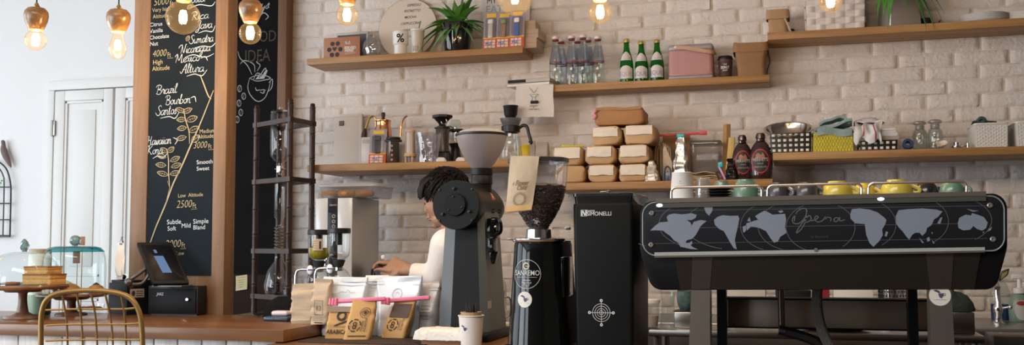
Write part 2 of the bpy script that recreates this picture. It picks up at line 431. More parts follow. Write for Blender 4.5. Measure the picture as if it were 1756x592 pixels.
KRAFT = mat('kraft_paper', (.55, .355, .185), .75, var=.10, scale=9, bump=.18, bscale=26)
KRAFTLIGHT = mat('pale_kraft_paper', (.50, .39, .27), .75, var=.12, scale=9, bump=.6, bscale=20)
KRAFTORANGE = mat('orange_kraft_paper', (.56, .33, .12), .6, var=.10, scale=9, bump=.15, bscale=26)
INK = mat('dark_brown_ink', (.045, .03, .022), .8, var=.1)
BLACKINK = mat('black_ink', (.015, .015, .017), .8, var=.1)
CLEAR = glass('clear_glass', (.91, .94, .935), .9, .02, .07)
PLASTIC = glass('clear_plastic', (.93, .94, .95), .7, .12, .05, milky=.10)
PINK = mat('pink_plastic', (.86, .22, .36), .35, var=.05)
TEAL = mat('teal_plastic', (.02, .50, .52), .4, var=.05)

PAINT = mat('white_wall_paint', (.80, .81, .82), .8, var=.02, scale=2, bump=.05, bscale=140)
BRICKP = mat('painted_brick', (.75, .695, .66), .68, var=.07, scale=7, bump=.6, bscale=60)
MORTAR = mat('dusty_mortar', (.66, .575, .50), .9, var=.12, scale=30, bump=.4, bscale=120)
def KP0(px, py, d):
    p = pw(px, py, d); return sum((p[i]-CAM[i])*AW[i] for i in range(3))/F
WX0, WX1, WY0, WZ0, WZ1 = -6.2, 3.3, -8.2, -.10, 3.15
m = M(); m.box(-2.95, WX1, .0, .12, WZ0, .70, mi=1); m.box(-2.95, WX1, .0, .12, 2.78, WZ1, mi=1)
m.box(-2.95, WX1, .005, .12, .70, 2.78, mi=1)
rowh = .0685; z0 = 2.0765-20*rowh
for r in range(0, 31):
    za, zb = z0+r*rowh-rowh+.0, z0+r*rowh
    off = -2.052 if (r % 2 == 0) else -2.165
    xa = off-.2435*4+random.uniform(-.004, .004)
    while xa < WX1:
        xb = xa+.2435+random.uniform(-.007, .007)
        a, b = max(xa, -2.95), min(xb, WX1)
        if b-a > .03:
            g = .0046; gz = .0013; dz = random.uniform(-.0015, .0015)
            rough = random.choice((.6, .8, 1.2, 2.0, 2.4)); sd = random.uniform(0, 90); tx = random.uniform(-.003, .003); ty = random.uniform(-.0025, .0025)
            us = [0, .03, .14, .27, .4, .52, .64, .76, .88, .97, 1]
            vs = [0, .09, .3, .5, .7, .91, 1]
            pts = []
            for j, v in enumerate(vs):
                for i, u in enumerate(us):
                    x = a+g+(b-a-2*g)*u; z = za+gz+dz+(zb-za-2*gz)*v
                    edge = i in (0, len(us)-1) or j in (0, len(vs)-1)
                    ex = nz(x*22, sd, z*22)*.0022
                    if edge: pts.append((x+ex, .006, z+ex*.5))
                    else:
                        w = nz(x*34+sd, 3, z*48)*.0030*rough+nz(x*80, sd, z*90)*.0014*rough
                        pts.append((x+ex, min(-.0025+tx*(u-.5)*2+ty*(v-.5)*2+w, .004), z+ex*.5))
            W = len(us)
            m.add(pts, [(j*W+i, j*W+i+1, (j+1)*W+i+1, (j+1)*W+i) for j in range(len(vs)-1) for i in range(W-1)], 0)
        xa = xb
struct('wall_back', m, [BRICKP, MORTAR], smooth=65)
m = M(); m.box(WX0, -2.95, .0, .12, WZ0, WZ1); struct('wall_back_left', m, PAINT)
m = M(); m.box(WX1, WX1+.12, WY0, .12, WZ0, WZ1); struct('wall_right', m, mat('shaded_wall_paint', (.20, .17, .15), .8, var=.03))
FLOORM = wood('floor_boards', (.16, .12, .09), (.26, .2, .15), .5, axis=0, scale=1.5)
m = M(); m.box(WX0-.2, WX1+.2, WY0-.2, .12, WZ0-.1, WZ0); struct('floor', m, FLOORM)
m = M(); m.box(WX0-.2, WX1+.2, WY0-.2, .12, WZ1, WZ1+.1); struct('ceiling', m, mat('ceiling_paint', (.62, .61, .60), .85, var=.02))
WY = [(-7.2, -4.4), (-3.9, -.9)]
m = M(); m.box(WX0-.12, WX0, WY0, .12, WZ0, .55); m.box(WX0-.12, WX0, WY0, .12, 2.9, WZ1)
for a, b in ((WY0, -7.2), (-4.4, -3.9), (-.9, .12)): m.box(WX0-.12, WX0, a, b, .55, 2.9)
struct('wall_left', m, PAINT)
FW = [(-6.1, -4.1)]
m = M(); m.box(WX0-.12, WX1, WY0-.12, WY0, WZ0, .5); m.box(WX0-.12, WX1, WY0-.12, WY0, 2.9, WZ1)
for a, b in ((WX0-.12, -6.1), (-4.1, WX1)): m.box(a, b, WY0-.12, WY0, .5, 2.9)
struct('wall_front', m, mat('front_wall_paint', (.10, .085, .075), .85, var=.03))
FRAMEM = mat('window_frame_paint', (.25, .22, .2), .5, var=.05)
wn = 0
for a, b in WY:
    wn += 1; m = M()
    for q in (a+.03, (a+b)/2, b-.03): m.box(WX0-.09, WX0-.03, q-.03, q+.03, .55, 2.9)
    for q in (.58, 1.9, 2.87): m.box(WX0-.09, WX0-.03, a, b, q-.03, q+.03)
    w = struct('window_%d' % wn, m, FRAMEM)
for a, b in FW:
    wn += 1; m = M()
    for q in (a+.03, (a+b)/2, b-.03): m.box(q-.03, q+.03, WY0-.09, WY0-.03, .5, 2.9)
    for q in (.53, 1.9, 2.87): m.box(a, b, WY0-.09, WY0-.03, q-.03, q+.03)
    w = struct('window_%d' % wn, m, FRAMEM)

DOORP = mat('white_door_paint', (.74, .75, .74), .45, var=.02, scale=3)
d0 = .05
xl = X(76, 300, d0); zt = Z(150, 136, d0)
def panel_leaf(x0, x1, z0, z1, xp0, xp1, zp):
    m = M(); m.box(x0, xp0, -.034, -.0005, z0, z1, .003); m.box(xp1, x1, -.034, -.0005, z0, z1, .003)
    m.box(xp0, xp1, -.034, -.0005, zp, z1, .003); m.box(xp0, xp1, -.034, -.0005, z0, z0+.22, .003); m.box(xp0, xp1, -.034, -.0005, .92, 1.05, .003)
    m.box(xp0, xp1, -.02, -.0005, z0+.2, zp+.02)
    for za, zb in ((z0+.22, .92), (1.05, zp)):      # moulding and raised field
        for q in (0, 1):
            pass
        m.box(xp0, xp0+.018, -.029, -.02, za, zb, .006); m.box(xp1-.018, xp1, -.029, -.02, za, zb, .006)
        m.box(xp0, xp1, -.029, -.02, zb-.018, zb, .006); m.box(xp0, xp1, -.029, -.02, za, za+.018, .006)
        m.box(xp0+.06, xp1-.06, -.026, -.02, za+.06, zb-.06, .008)
    return m
x1 = X(87, 300, d0); x2 = X(187, 300, d0); x3 = X(191, 300, d0)
lw = x2-x1
m = M(); m.box(xl, x1-.0012, -.040, -.0005, WZ0, zt-.056, .003); m.box(x3+lw+.004, x3+lw+.06, -.040, -.0005, WZ0, zt-.056, .003); m.box(xl, x3+lw+.06, -.040, -.0005, zt-.055, zt+.004, .004)
dr = struct('door_1', m, DOORP)
zd = zt-.06
struct('door_leaf', panel_leaf(x1, x2, WZ0+.01, zd, X(104, 300, d0), X(171, 300, d0), Z(140, 171, d0)), DOORP, dr)
struct('door_leaf', panel_leaf(x3, x3+lw, WZ0+.01, zd, x3+(X(104, 300, d0)-x1), x3+(X(171, 300, d0)-x1), Z(140, 171, d0)), DOORP, dr)
m = M(); hz = Z(84, 220, d0); m.box(x1-.012, x1+.014, -.046, -.038, hz-.045, hz+.045, .002); m.tube([(x1-.004, -.047, hz-.05), (x1-.004, -.047, hz+.05)], .007); m.tube([(x1-.004, -.047, .3), (x1-.004, -.047, .4)], .007)
struct('door_hinge', m, mat('old_steel', (.45, .44, .42), .4, 1.), dr)

CT = .95
m = M(); m.box(-5.4, -1.66, -2.04, -1.44, .909, CT, .002)
ctr = thing('serving_counter', 'polished brown wooden counter fronted with whitewashed planks, carrying the cake stands and till', 'counter', (0, 0, 0))
build('worktop', m, COUNTERW, ctr)
PLANK = wood('whitewashed_plank', (.50, .48, .46), (.72, .71, .70), .7, axis=2, scale=4, dens=18)
m = M(); q = -1.70
while q > -5.3:
    m.box(q-.095, q-.003, -2.015, -1.99, WZ0+.1, .909, .003); q -= .0965
m.box(-5.3, -1.70, -1.99, -1.50, WZ0, .9085)
build('plank_front', m, PLANK, ctr)
LT = .905
m = M(); m.prism([(-1.69, -2.62), (1.75, -2.62), (1.75, -1.80), (-.66, -1.80), (-.66, -1.24), (-2.06, -1.24), (-2.06, -1.435), (-1.69, -1.435)], LT-.042, LT, axis='z')
for i in range(0): pass
m.box(-1.65, -.70, -2.56, -1.28, WZ0, LT-.0425); m.box(-.70, 1.7, -2.56, -1.84, WZ0, LT-.0425)
lc = solo('bar_counter', 'lower wooden bar top holding the grinders, coffee bags and espresso machine', 'counter', m, COUNTERW)
m = M(); m.box(-2.72, 3.2, -.62, -.03, .845, .885, .004); m.box(-2.72, 3.2, -.60, -.03, WZ0, .844)
solo('back_counter', 'long stainless steel back counter along the white brick wall', 'counter', m, STEEL)

PX0, PX1, PY0, PY1 = -2.729, -2.269, -1.43, -1.352
xb0, xb1 = -2.648, -2.329; zb = 1.109
pil = thing('menu_pillar', 'wooden framed pillar with the tall chalkboard coffee menu behind the till', 'menu board', (0, 0, 0))
m = M(); m.box(PX0+.02, PX1-.02, PY0+.02, PY1-.02, WZ0, WZ1); build('core', m, SIDEBOARD, pil)
for (a, b, c, d) in ((PX0, xb0, PY0, PY1), (xb1, PX1, PY0, PY1)):
    m = M(); m.box(a, b, c, d, WZ0, WZ1-.001, .003); build('post', m, POST, pil)
m = M(); m.box(xb0, xb1, PY0+.006, PY0+.02, WZ0, zb); build('base_panel', m, POST, pil)
m = M(); m.box(xb0, xb1, PY0+.004, PY0+.02, zb, WZ1-.002); bf = build('chalkboard', m, BOARD, pil)
wbd = .075; wx0, wx1, wx2 = X(300, 300, wbd), X(475, 300, wbd), X(490, 300, wbd); wzb = Z(440, 471, wbd)
wb = thing('wall_menu_board', 'dark chalkboard with cup drawing on a wooden frame against the bricks', 'menu board', (0, 0, 0))
m = M(); m.box(wx1, wx2, -wbd-.012, -.012, WZ0, WZ1-.001, .002); build('post', m, wood('wall_post_wood', (.12, .052, .022), (.20, .092, .042), .55, axis=2), wb)
m = M(); m.box(wx0, wx1, -wbd, -.012, WZ0, wzb); build('base_panel', m, mat('dark_stained_panel', (.022, .010, .006), .6, spec=.1, var=.3, scale=4, stretch=(8, 8, 1)), wb)
m = M(); m.box(wx0, wx1, -wbd, -.012, wzb, WZ1-.002); bs = build('chalkboard', m, SIDEBOARD, wb)
DB = -(PY0+.0025)                                   # writing plane
KB = 4.15/F
T = face(0, -DB, 0)
def fx(px, py): p = pw(px, py, DB); return p[0], p[2]
mw, mg = M(), M()
def wr(t, px, py, hpx, m=mw, slant=.3, sx=1., rise=0., w=1.35):
    x, z = fx(px, py); return script(m, t, x, z, hpx*KB, w*KB, T, slant, sx, rise=rise)
def stroke(pts, m=mw, w=1.4, T_=None, f=None):
    m.ribbon(sm([(*(f or fx)(*p), 0) for p in pts], 6), w*KB, T_ or T)
for a in (('Costa', 318, 6, 6.5), ('Rica', 328, 34, 6.5), ('Java', 336, 50, 6.8), ('Sumatra', 325, 75, 7), ('Nicaragua', 309, 92, 7.2), ('Mexico', 300, 108, 7.2), ('Altura', 309, 126, 7.5),
          ('Brazil', 267, 162, 7.5), ('Bourbon', 283, 180, 7.6), ('Santos', 268, 198, 8.), ('Hawaiian', 252, 249, 7.2), ('Kona', 252, 265, 7.2)):
    tx = M(); x, z = fx(a[1], a[2]); wd = {'Costa': 36, 'Rica': 32, 'Java': 30, 'Sumatra': 44, 'Nicaragua': 56, 'Mexico': 46, 'Altura': 44, 'Brazil': 40, 'Bourbon': 48, 'Santos': 38, 'Hawaiian': 46, 'Kona': 30}[a[0]]
    tot = sum(G[c][0] for c in a[0]); script(mw, a[0], x, z, a[3]*1.06*KB, 1.05*KB, T, .14, wd/(tot*a[3]), rise=.035)
for s in ([(326, 14), (342, 8), (362, 10), (369, 3)], [(340, 57), (352, 53), (364, 54), (369, 44)], [(335, 82), (348, 79), (362, 80), (371, 72)], [(318, 98), (332, 94), (352, 98), (367, 92)],
          [(320, 131), (334, 127), (346, 130), (355, 120)], [(275, 203), (290, 200), (300, 203), (307, 193)], [(300, 248), (304, 240), (297, 236)], [(262, 272), (270, 268), (280, 270), (288, 262)],
          [(336, 175), (334, 166), (327, 168)], [(356, 104), (352, 97), (344, 100)]): stroke(s)
def tx(t, px, py, cap, m, shear=0., sx=.85, bold=0.):
    x, z = fx(px, py); m.text(t, cap*KB/.69, Matrix.Translation((x, -DB, z)) @ FRONT @ Matrix.Rotation(R(2), 4, 'Z'), align='LEFT', shear=shear, sx=sx, bold=bold)
for t, a, b, c in (('Citrus', 257, 46, 7), ('Vanilla', 257, 57, 7), ('Chocolate', 257, 68, 7), ('Nut', 257, 79, 7.2), ('Smooth', 337, 282, 7), ('Sweet', 337, 293, 7), ('Subtle', 286, 385, 8), ('Soft', 287, 396, 7.5), ('Mild', 311, 391, 7.5), ('Simple', 331, 384, 8), ('Bland', 331, 394, 7.5)):
    tx(t, a, b, c, mw, sx=1.0 if t != 'Chocolate' else .92, bold=.0)
for t, a, b, c in (('Very high', 261, 21, 7), ('Altitude', 262, 32, 7), ('High', 262, 111, 8), ('Altitude', 261, 122, 8), ('Medium', 342, 229, 7), ('Altitude', 339, 238, 7), ('Low  Altitude', 305, 339, 6.5), ('Low', 302, 438, 6.5)):
    tx(t, a, b, c, mg, sx=.95)
for t, a, b, c in (('5000', 263, 10, 13), ('4000', 261, 98, 12), ('3000', 331, 255, 11.5), ('2500', 302, 357, 13), ('2000', 283, 425, 13)):
    tx(t, a, b, c, mg, shear=.25, sx=.82, bold=-.012); tx('Ft', a+26+(c > 12)*2, b, c*.7, mg, sx=.7)
    stroke([(a+26, b+2), (a+36, b+1.4)], mg, 1.)
stroke([(257, 418), (268, 388), (284, 350), (297, 315), (312, 284), (328, 247), (345, 208), (366, 155)], mg, 2.6)
stroke([(343, 128), (350, 146), (357, 164), (362, 170)], mg, 2.2)
def leaf(cx, cy, L, W, ang, m=mg):
    ca, sa = cos(R(ang)), sin(R(ang)); o = []
    for t in range(13):
        u = t/12; o.append((-1+2*u, sin(PI*u)**.8))
    lp = [(cx+(a*L*ca-b*W*sa), cy-(a*L*sa+b*W*ca)) for a, b in o]+[(cx+(a*L*ca+b*W*sa), cy-(a*L*sa-b*W*ca)) for a, b in reversed(o)]
    m.ribbon([(*fx(*p), 0) for p in lp], 1.1*KB, T)
    m.ribbon([(*fx(cx-L*ca, cy+L*sa), 0), (*fx(cx+L*.8*ca, cy-L*.8*sa), 0)], .8*KB, T)
    for q in (-.4, 0, .4):
        for sgn in (1, -1):
            bx, by = cx+q*L*ca, cy-q*L*sa
            m.ribbon([(*fx(bx, by), 0), (*fx(bx+3*cos(R(ang+sgn*50)), by-3*sin(R(ang+sgn*50))), 0)], .7*KB, T)
stroke([(325, 247), (324, 225), (318, 205), (315, 186)], mg, 1.8)
for a in ((309, 189, 8, 4, 160), (321, 190, 9, 4, 25), (311, 205, 8, 4, 185), (329, 204, 10, 5, 20), (312, 220, 8, 4, 190), (333, 222, 10, 5, 25), (311, 237, 9, 4, 195), (335, 238, 9, 5, 40)): leaf(*a)
stroke([(291, 322), (289, 295), (289, 275), (286, 255)], mg, 1.8)
for a in ((281, 258, 7, 4, 150), (293, 257, 7, 4, 40), (277, 268, 8, 4, 165), (300, 273, 9, 4, 25), (276, 283, 9, 4, 175), (302, 284, 9, 4, 20), (279, 298, 10, 4, 165), (300, 297, 9, 4, 15), (325, 12, 5, 3, 40), (322, 66, 5, 3, 60)): leaf(*a)
for s in ([(291, 322), (287, 310)], [(284, 350), (291, 322)]): stroke(s, mg, 1.3)
build('chalk_lettering', mw, CHALK, bf, label='white chalk lettering of coffee origins'); build('chalk_drawing', mg, GOLDCHALK, bf, label='yellow chalk coffee tree and altitudes')
SD = wbd+.0012; KB2 = KP0(440, 100, SD)
def sx_(px, py): p = pw(px, py, SD); return p[0], p[2]
TS = face(0, -SD, 0)
m1, m2 = M(), M()
y, z = sx_(412, 18); script(m1, 'always', y, z, 9*KB2, 1.6*KB2, TS, .3, 1.1)
for s in ([(444, 30), (452, 22), (460, 28), (455, 34)],): m1.ribbon(sm([(*sx_(*p), 0) for p in s], 5), .005, TS)
y, z = sx_(414, 74); m2.text('GOOD', 19*KB2/.69, TS @ Matrix.Translation((y, z, 0)), align='LEFT', sx=.78)
y, z = sx_(419, 107); m2.text('IDEA', 21*KB2/.69, TS @ Matrix.Translation((y, z, 0)), align='LEFT', sx=.75)
for s in ([(428, 134), (425, 150), (430, 164), (442, 174), (454, 168), (461, 152), (464, 138)], [(428, 134), (440, 139), (455, 137), (464, 134), (452, 129), (438, 130), (428, 134)], [(461, 142), (467, 136), (466, 150), (459, 158)],
          [(438, 150), (440, 155), (446, 154)], [(446, 155), (453, 154), (452, 160), (446, 158)], [(434, 138), (440, 126), (447, 128), (444, 134), (452, 120), (456, 118), (452, 134)],
          [(432, 128), (424, 112), (412, 100), (408, 88)], [(437, 124), (436, 112), (428, 106), (418, 104), (412, 110)], [(441, 122), (446, 112), (440, 106), (449, 102)],
          [(451, 158), (456, 154)]):
    m1.ribbon(sm([(*sx_(*p), 0) for p in s], 6), .0045, TS)
for s in ([(438, 136), (444, 129), (449, 131), (456, 119), (459, 121), (453, 135)],): m1.poly([sx_(*p) for p in s], TS)
for (a, b) in ((411, 152), (418, 165), (410, 177), (413, 193), (407, 205)):
    m1.ribbon(sm([(*sx_(a+3.2*cos(R(t)), b+5.5*sin(R(t))), 0) for t in range(0, 361, 30)], 2), .004, TS); m1.ribbon([(*sx_(a-1, b+4), 0), (*sx_(a+1, b-4), 0)], .003, TS)
build('chalk_drawing', m1, mat('side_chalk', (.40, .42, .42), .9, var=.1), bs, label='white chalk cup drawing and always'); build('chalk_lettering', m2, GREYCHALK, bs, label='grey chalk capitals GOOD IDEA')
SNZ = 0; nx, ny, nzz = pw(404, 499, wbd); NK = KP0(415, 488, wbd)
m = M(); m.slab(lambda u, v: (nx+(22*u+2*(1-v))*NK, -wbd-.0012-.010*(1-v)**2, nzz+(25*v+3*u)*NK), 6, 6, .0008)
nb = solo('sticky_note', 'pale yellow sticky note below the dark wall chalkboard', 'note', m, mat('yellow_note_paper', (.60, .52, .30), .8))
m = M()
for k in range(5): m.ribbon([(nx+(4+k)*NK, nzz+(22-4*k)*NK, 0), (nx+(19-k)*NK, nzz+(23.5-4*k)*NK, 0)], .8*NK, face(0, -wbd-.0022-.0022*k, 0))
build('handwriting', m, INK, nb)
AZ, BZ, CZ, DZ, EZ, FZ = 2.248, 2.0445, 2.243, 1.651, 1.5325, 1.652
def KP(px, py, d):
    p = pw(px, py, d); return sum((p[i]-CAM[i])*AW[i] for i in range(3))/F
def shelf(label, x0, x1, d, zt, th):
    m = M(); m.box(x0, x1, -d, -.010, zt-th, zt, .0025)
    return solo('wall_shelf', label, 'shelf', m, SHELFW, group='floating oak shelves on the brick wall')
shelf('upper oak shelf holding the round coffee sign and potted plant', -2.525, -1.305, .225, AZ, .034)
shelf('middle oak shelf holding green bottles and the pink speaker', X(887, 150, .2), -.083, .2, BZ, .036)
shelf('upper oak shelf holding the big white woven basket', -.088, 1.55, .225, CZ, .036)
shelf('low oak shelf holding the copper kettle and black presses', -2.425, X(884, 280, .4), .40, DZ, .036)
shelf('low oak shelf holding the pile of kraft coffee bags', X(945, 310, .36), -.077, .36, EZ, .036)
shelf('low oak shelf holding checked baskets and glass jars', -.074, 1.45, .36, FZ, .035)

def bagloops(w, d, h, top=1., n=5, wob=.004, seed=0, flat=.012, steps=9, belly=.06, lean=0.):
    """a stood-up paper bag whose mouth closes to a flat ridge; top = share of the width kept"""
    L = []
    for j in range(steps+1):
        v = j/steps; dd = d*(1-v**2.2)+flat*v**2.2; ww = w*(1-(1-top)*v)*(1+belly*sin(PI*v))
        lp = rr(ww, max(dd, .004), min(.012, dd*.3), n)
        L.append([(x+nz(x*1.0+seed, v*3, y, 18)*wob, y+lean*v+nz(x, v*2+seed, y*1.0, 16)*wob*1.4, h*v+nz(x*14+seed, y*9, v*2)*wob*.6*(v > .05)) for x, y in lp])
    return L
def pot_leaf(m, base, L, ang, rise, droop, w, seed=0, n=10, mi=0, fold=.25):
    """strap leaf: starts at base, heads along ang, rises then droops; has midrib fold and thickness"""
    ca, sa = cos(R(ang)), sin(R(ang)); C = []
    for i in range(n+1):
        t = i/n; r = L*t*cos(R(rise))*(1+.15*t); z = L*(t*sin(R(rise))-droop*t*t)
        C.append(Vector((base[0]+ca*r+.02*L*sin(3*t+seed), base[1]+sa*r, base[2]+z)))
    def fn(u, v):
        i = min(int(v*n), n-1); f = v*n-i; p = C[i].lerp(C[i+1], f)
        ww = w*(.35+.65*sin(PI*min(1, v*.85+.15)))*(1-v**3) + .0008
        q = (u-.5)*2
        return (p.x-sa*q*ww*.5, p.y+ca*q*ww*.5, p.z+abs(q)*ww*fold)
    m.slab(fn, 4, n, .0012, mi)
LEAF = mat('leaf_green', (.075, .23, .035), .4, var=.45, scale=12)
LEAFP = mat('pale_leaf_green', (.16, .36, .12), .45, var=.3, scale=12)
SOIL = mat('potting_soil', (.05, .035, .025), .9, var=.4, scale=60, bump=.5)

d = .15; k = KP(590, 90, d)
x0, x1 = X(555, 90, d), X(617.5, 90, d); h = Z(585, 64, d)-AZ; cx = (x0+x1)/2
t = thing('chocolate_card', 'tan upright card with black chocolates and SERVED HERE lettering', 'card', (cx, -d, AZ), 0)
w = x1-x0
m = M(); m.prism([(-w/2, 0), (w/2, 0), (w/2-.001, h), (-w/2+.002, h)], -.003, .003, r=.0006); m.prism([(.0, 0), (.07, 0), (.006, h*.8)], -.002, .002, T=Matrix.Rotation(R(90), 4, 'Z') @ tr(0, -.0, 0))
build('card', m, mat('tan_card', (.42, .19, .10), .6, var=.04), t)
P = lambda px, py: ((px-586)*k, (98-py)*k)
m = M()
T_ = face(0, -.0042, 0)
for px, py in ((579, 70), (563, 80), (584, 80), (568, 89), (578, 89), (569, 70)):
    m.disc(P(px, py), 4*k, T_, 0, 18)
x_, z_ = P(573, 79); m.poly([(x_+a*k*.95, z_+b*k*.95) for a, b in ((0, -4.5), (4.2, 0), (4, 3), (2, 4), (0, 2), (-2, 4), (-4, 3), (-4.2, 0))], T_)
build('chocolates', m, mat('printed_chocolate', (.02, .014, .014), .6, var=.5, scale=160), t)
m = M()
for s, px, py, c in (('SERVED', 602, 80.5, 4.4), ('HERE!', 600.5, 85.2, 4.4)):
    x_, z_ = P(px, py); m.text(s, c*k/.69, T_ @ Matrix.Translation((x_, z_, 0)), bold=.03)
x_, z_ = P(592, 72); script(m, 'Hallo', x_, z_, 2.4*k, .7*k, T_, .4, .9)
for py in (87.5, 89): x_, z_ = P(592, py); m.ribbon([(x_, z_, 0), (x_+20*k, z_+1.0*k, 0)], .5*k, T_)
build('lettering', m, WHITEPAPER, t)
d = .055; x0, x1 = X(577, 80, d), X(632, 80, d); h = Z(600, 56, d)-AZ
t = thing('framed_board', 'grey framed dark board leaning behind the tan chocolate card', 'picture frame', ((x0+x1)/2, -d, AZ)); w = x1-x0
m = M(); fr = mat('grey_frame', (.50, .47, .45), .5)
for a in ((-w/2, w/2, h-.014, h), (-w/2, w/2, 0, .012), (-w/2, -w/2+.012, .012, h-.014), (w/2-.012, w/2, .012, h-.014)): m.box(a[0], a[1], -.008, .008, a[2], a[3], .002)
build('frame', m, fr, t); m = M(); m.box(-w/2+.012, w/2-.012, -.002, .006, .012, h-.014); build('panel', m, mat('slate_panel', (.06, .065, .07), .5), t)
d = .105; cx = X(637, 80, d); k = KP(637, 80, d)
L = []
for j in range(13):
    v = j/12; h = 42*k*v; r = (8+9*sin(PI*min(1, v*1.1))**.6)*k*(1-.45*max(0, v-.75)*4*.25)
    L.append([((r*(1+.22*nz(a*1.3, v*4, 3)))*cos(2*PI*a/26)*.95, r*.62*(1+.25*nz(a*1.1, v*5, 9))*sin(2*PI*a/26), h) for a in range(26)])
m = M(); m.loft(L); solo('cellophane_bag', 'crumpled clear cellophane bag between dark framed board and round sign', 'bag', m, glass('cellophane', (.88, .88, .92), .95, .06, .25, milky=.12), (cx, -d, AZ), smooth=25)
d = .045; k = KP(697, 50, d); r = 53*k; cx = X(697.5, 51, d)
t = thing('round_sign', 'large round cream sign listing coffees leaning on the bricks', 'sign', (cx, -d, AZ+.004))
def lean(p): return Vector((p[0], p[1]+.09*(p[2]), p[2]))
m = M(); m.lathe([(0, -.004), (r-.001, -.004), (r, -.003), (r, .003), (r-.001, .004), (0, .004)], 72, 0, lambda p: lean(Vector((p.x, -p.z, p.y+r))))
build('board', m, mat('cream_sign', (.74, .65, .56), .45, var=.03, scale=4), t)
m = M(); m.tube([(r*cos(2*PI*i/72), r*sin(2*PI*i/72), 0) for i in range(72)], .0028, 6, 0, lambda p: lean(Vector((p.x, -p.z, p.y+r))), closed=True)
build('rim', m, mat('brass_edge', (.42, .28, .14), .4, .6), t)
m = M(); PT = lambda px, py: ((px-697.5)*k, (51-py)*k+r)
for s, px, py, c in (('ESPRESSO', 708, 11.5, 4.4), ('RISTRETTO', 705, 21.5, 4.4), ('MOCHA', 702, 32.5, 4.4), ('CAPPUCCINO', 703, 43.5, 4.4), ('RESIDENSIA', 701, 55, 3.4), ('MACCHIATO', 702, 66.5, 3.4)):
    a, b = PT(px, py); m.text(s, c*k/.69, (lambda a, b: lambda p: lean(Vector((a+p.x, -.0047, b+p.y))))(a, b), shear=.18, sx=.92, bold=.014)
build('lettering', m, mat('grey_print', (.10, .09, .085), .7), t)
d = .155; cx = X(687, 75, d); k = KP(687, 75, d); hz_ = Z(687, 54.5, d)-AZ
t = thing('tumbler', 'white two tier tumbler with black percent mark', 'cup', (cx, -d, AZ))
m = M(); a, b = 11*k, 13.3*k
m.lathe([(0, 0), (a*.93, 0), (a, .004), (a, hz_*.42), (b*.97, hz_*.47), (b, hz_*.5), (b*1.02, hz_*.93), (b*1.04, hz_*.97), (b*.98, hz_), (b*.9, hz_*.985), (0, hz_*.97)], 36); build('cup', m, WHITEPLASTIC, t)
m = M(); m.text('%', 14*k/.69, wrap(b*1.018, hz_*.52, 20), bold=.02); build('percent_mark', m, BLACKINK, t)
d = .165; cx = X(716, 75, d); k = KP(716, 75, d); hz_ = Z(716, 51, d)-AZ
t = thing('straw_cup', 'milky clear cup with white lid and grey straw beside percent tumbler', 'cup', (cx, -d, AZ))
m = M(); m.lathe([(0, 0), (9*k, 0), (9.3*k, .003), (10*k, hz_*.45), (10.6*k, hz_*.47), (11.5*k, hz_*.93), (11.5*k, hz_*.95)], 32); build('cup', m, mat('milky_cup', (.78, .74, .66), .3, var=.05, trans=.15), t)
m = M(); m.lathe([(12*k, hz_*.92), (12.6*k, hz_*.93), (12.6*k, hz_*.99), (11*k, hz_), (10*k, hz_*1.0), (6*k, hz_*1.05), (0, hz_*1.06)], 32); build('lid', m, WHITEPLASTIC, t)
m = M(); m.tube([(2*k, 0, hz_), (5*k, 0, hz_+15*k)], 1.3*k, 8); build('straw', m, mat('grey_straw', (.3, .3, .3), .4), t)
m = M()
for q in range(5): m.box(-.0008, .0008, -.0005, .0005, 0, hz_*.22, T=Matrix.Translation((0, 0, hz_*.1)) @ Matrix.Rotation(R(-30+q*14), 4, 'Z') @ Matrix.Translation((0, -9.75*k, 0)))
build('print', m, BLACKINK, t)
d = .125; cx = X(784, 70, d); k = KP(784, 70, d); hz_ = Z(784, 42, d)-AZ
t = thing('potted_plant', 'bushy green plant with arching strap leaves in a glossy black pot', 'plant', (cx, -d, AZ))
m = M(); m.lathe([(0, 0), (21*k, 0), (21.5*k, .003), (25*k, hz_*.72), (27*k, hz_*.74), (28*k, hz_*.98), (27.3*k, hz_), (26*k, hz_*.98), (25.5*k, hz_*.85), (0, hz_*.85)], 40); build('pot', m, mat('glossy_black_pot', (.012, .012, .014), .12, coat=.5), t)
m = M(); m.lathe([(0, hz_*.86), (25.4*k, hz_*.86), (25.4*k, hz_*.88), (0, hz_*.9)], 30); build('soil', m, SOIL, t)
m = M(); rs = random.Random(5)
for i in range(28):
    a = i*137.5+rs.uniform(-12, 12); q = i/28
    L_ = (38+rs.uniform(0, 26))*k*(1.25 if q < .5 else 1.05); rise = 82-62*q+rs.uniform(-6, 6); dr = .1+.75*q
    a = a % 360; L_ *= (.5 if 40 < a < 140 else 1.)
    pot_leaf(m, (rs.uniform(-.012, .012), rs.uniform(-.012, .012), hz_*.88), L_, a, rise, dr, (13.+rs.uniform(0, 6))*k, i)
for a, L_, rs_, dr in ((185, 64, 25, .55), (178, 70, 15, .75), (170, 60, 40, .45), (200, 62, 8, .95), (5, 60, 30, .5), (-10, 52, 15, .7), (150, 75, 62, .2), (175, 76, 52, .3), (20, 62, 55, .25)):
    pot_leaf(m, (0, -.01, hz_*.9), L_*k, a, rs_, dr, 12*k, a)
build('foliage', m, LEAF, t)
m = M()
for a, L_, rs_, dr in ((245, 34, 10, 1.5), (255, 30, 20, 1.4), (290, 40, 25, 1.1), (330, 44, 20, 1.2), (238, 50, -5, 1.0)): pot_leaf(m, (0, -.02, hz_*.92), L_*k, a, rs_, dr, 13*k, a, fold=.12)
build('broad_leaves', m, LEAFP, t)
d = .03; x0, x1 = X(826, 50, d), X(908, 50, d); k = KP(860, 40, d); h = .36
t = thing('printed_board', 'white board with pale blue EAT lettering behind the candy packs', 'sign', ((x0+x1)/2, -d, AZ)); w = x1-x0
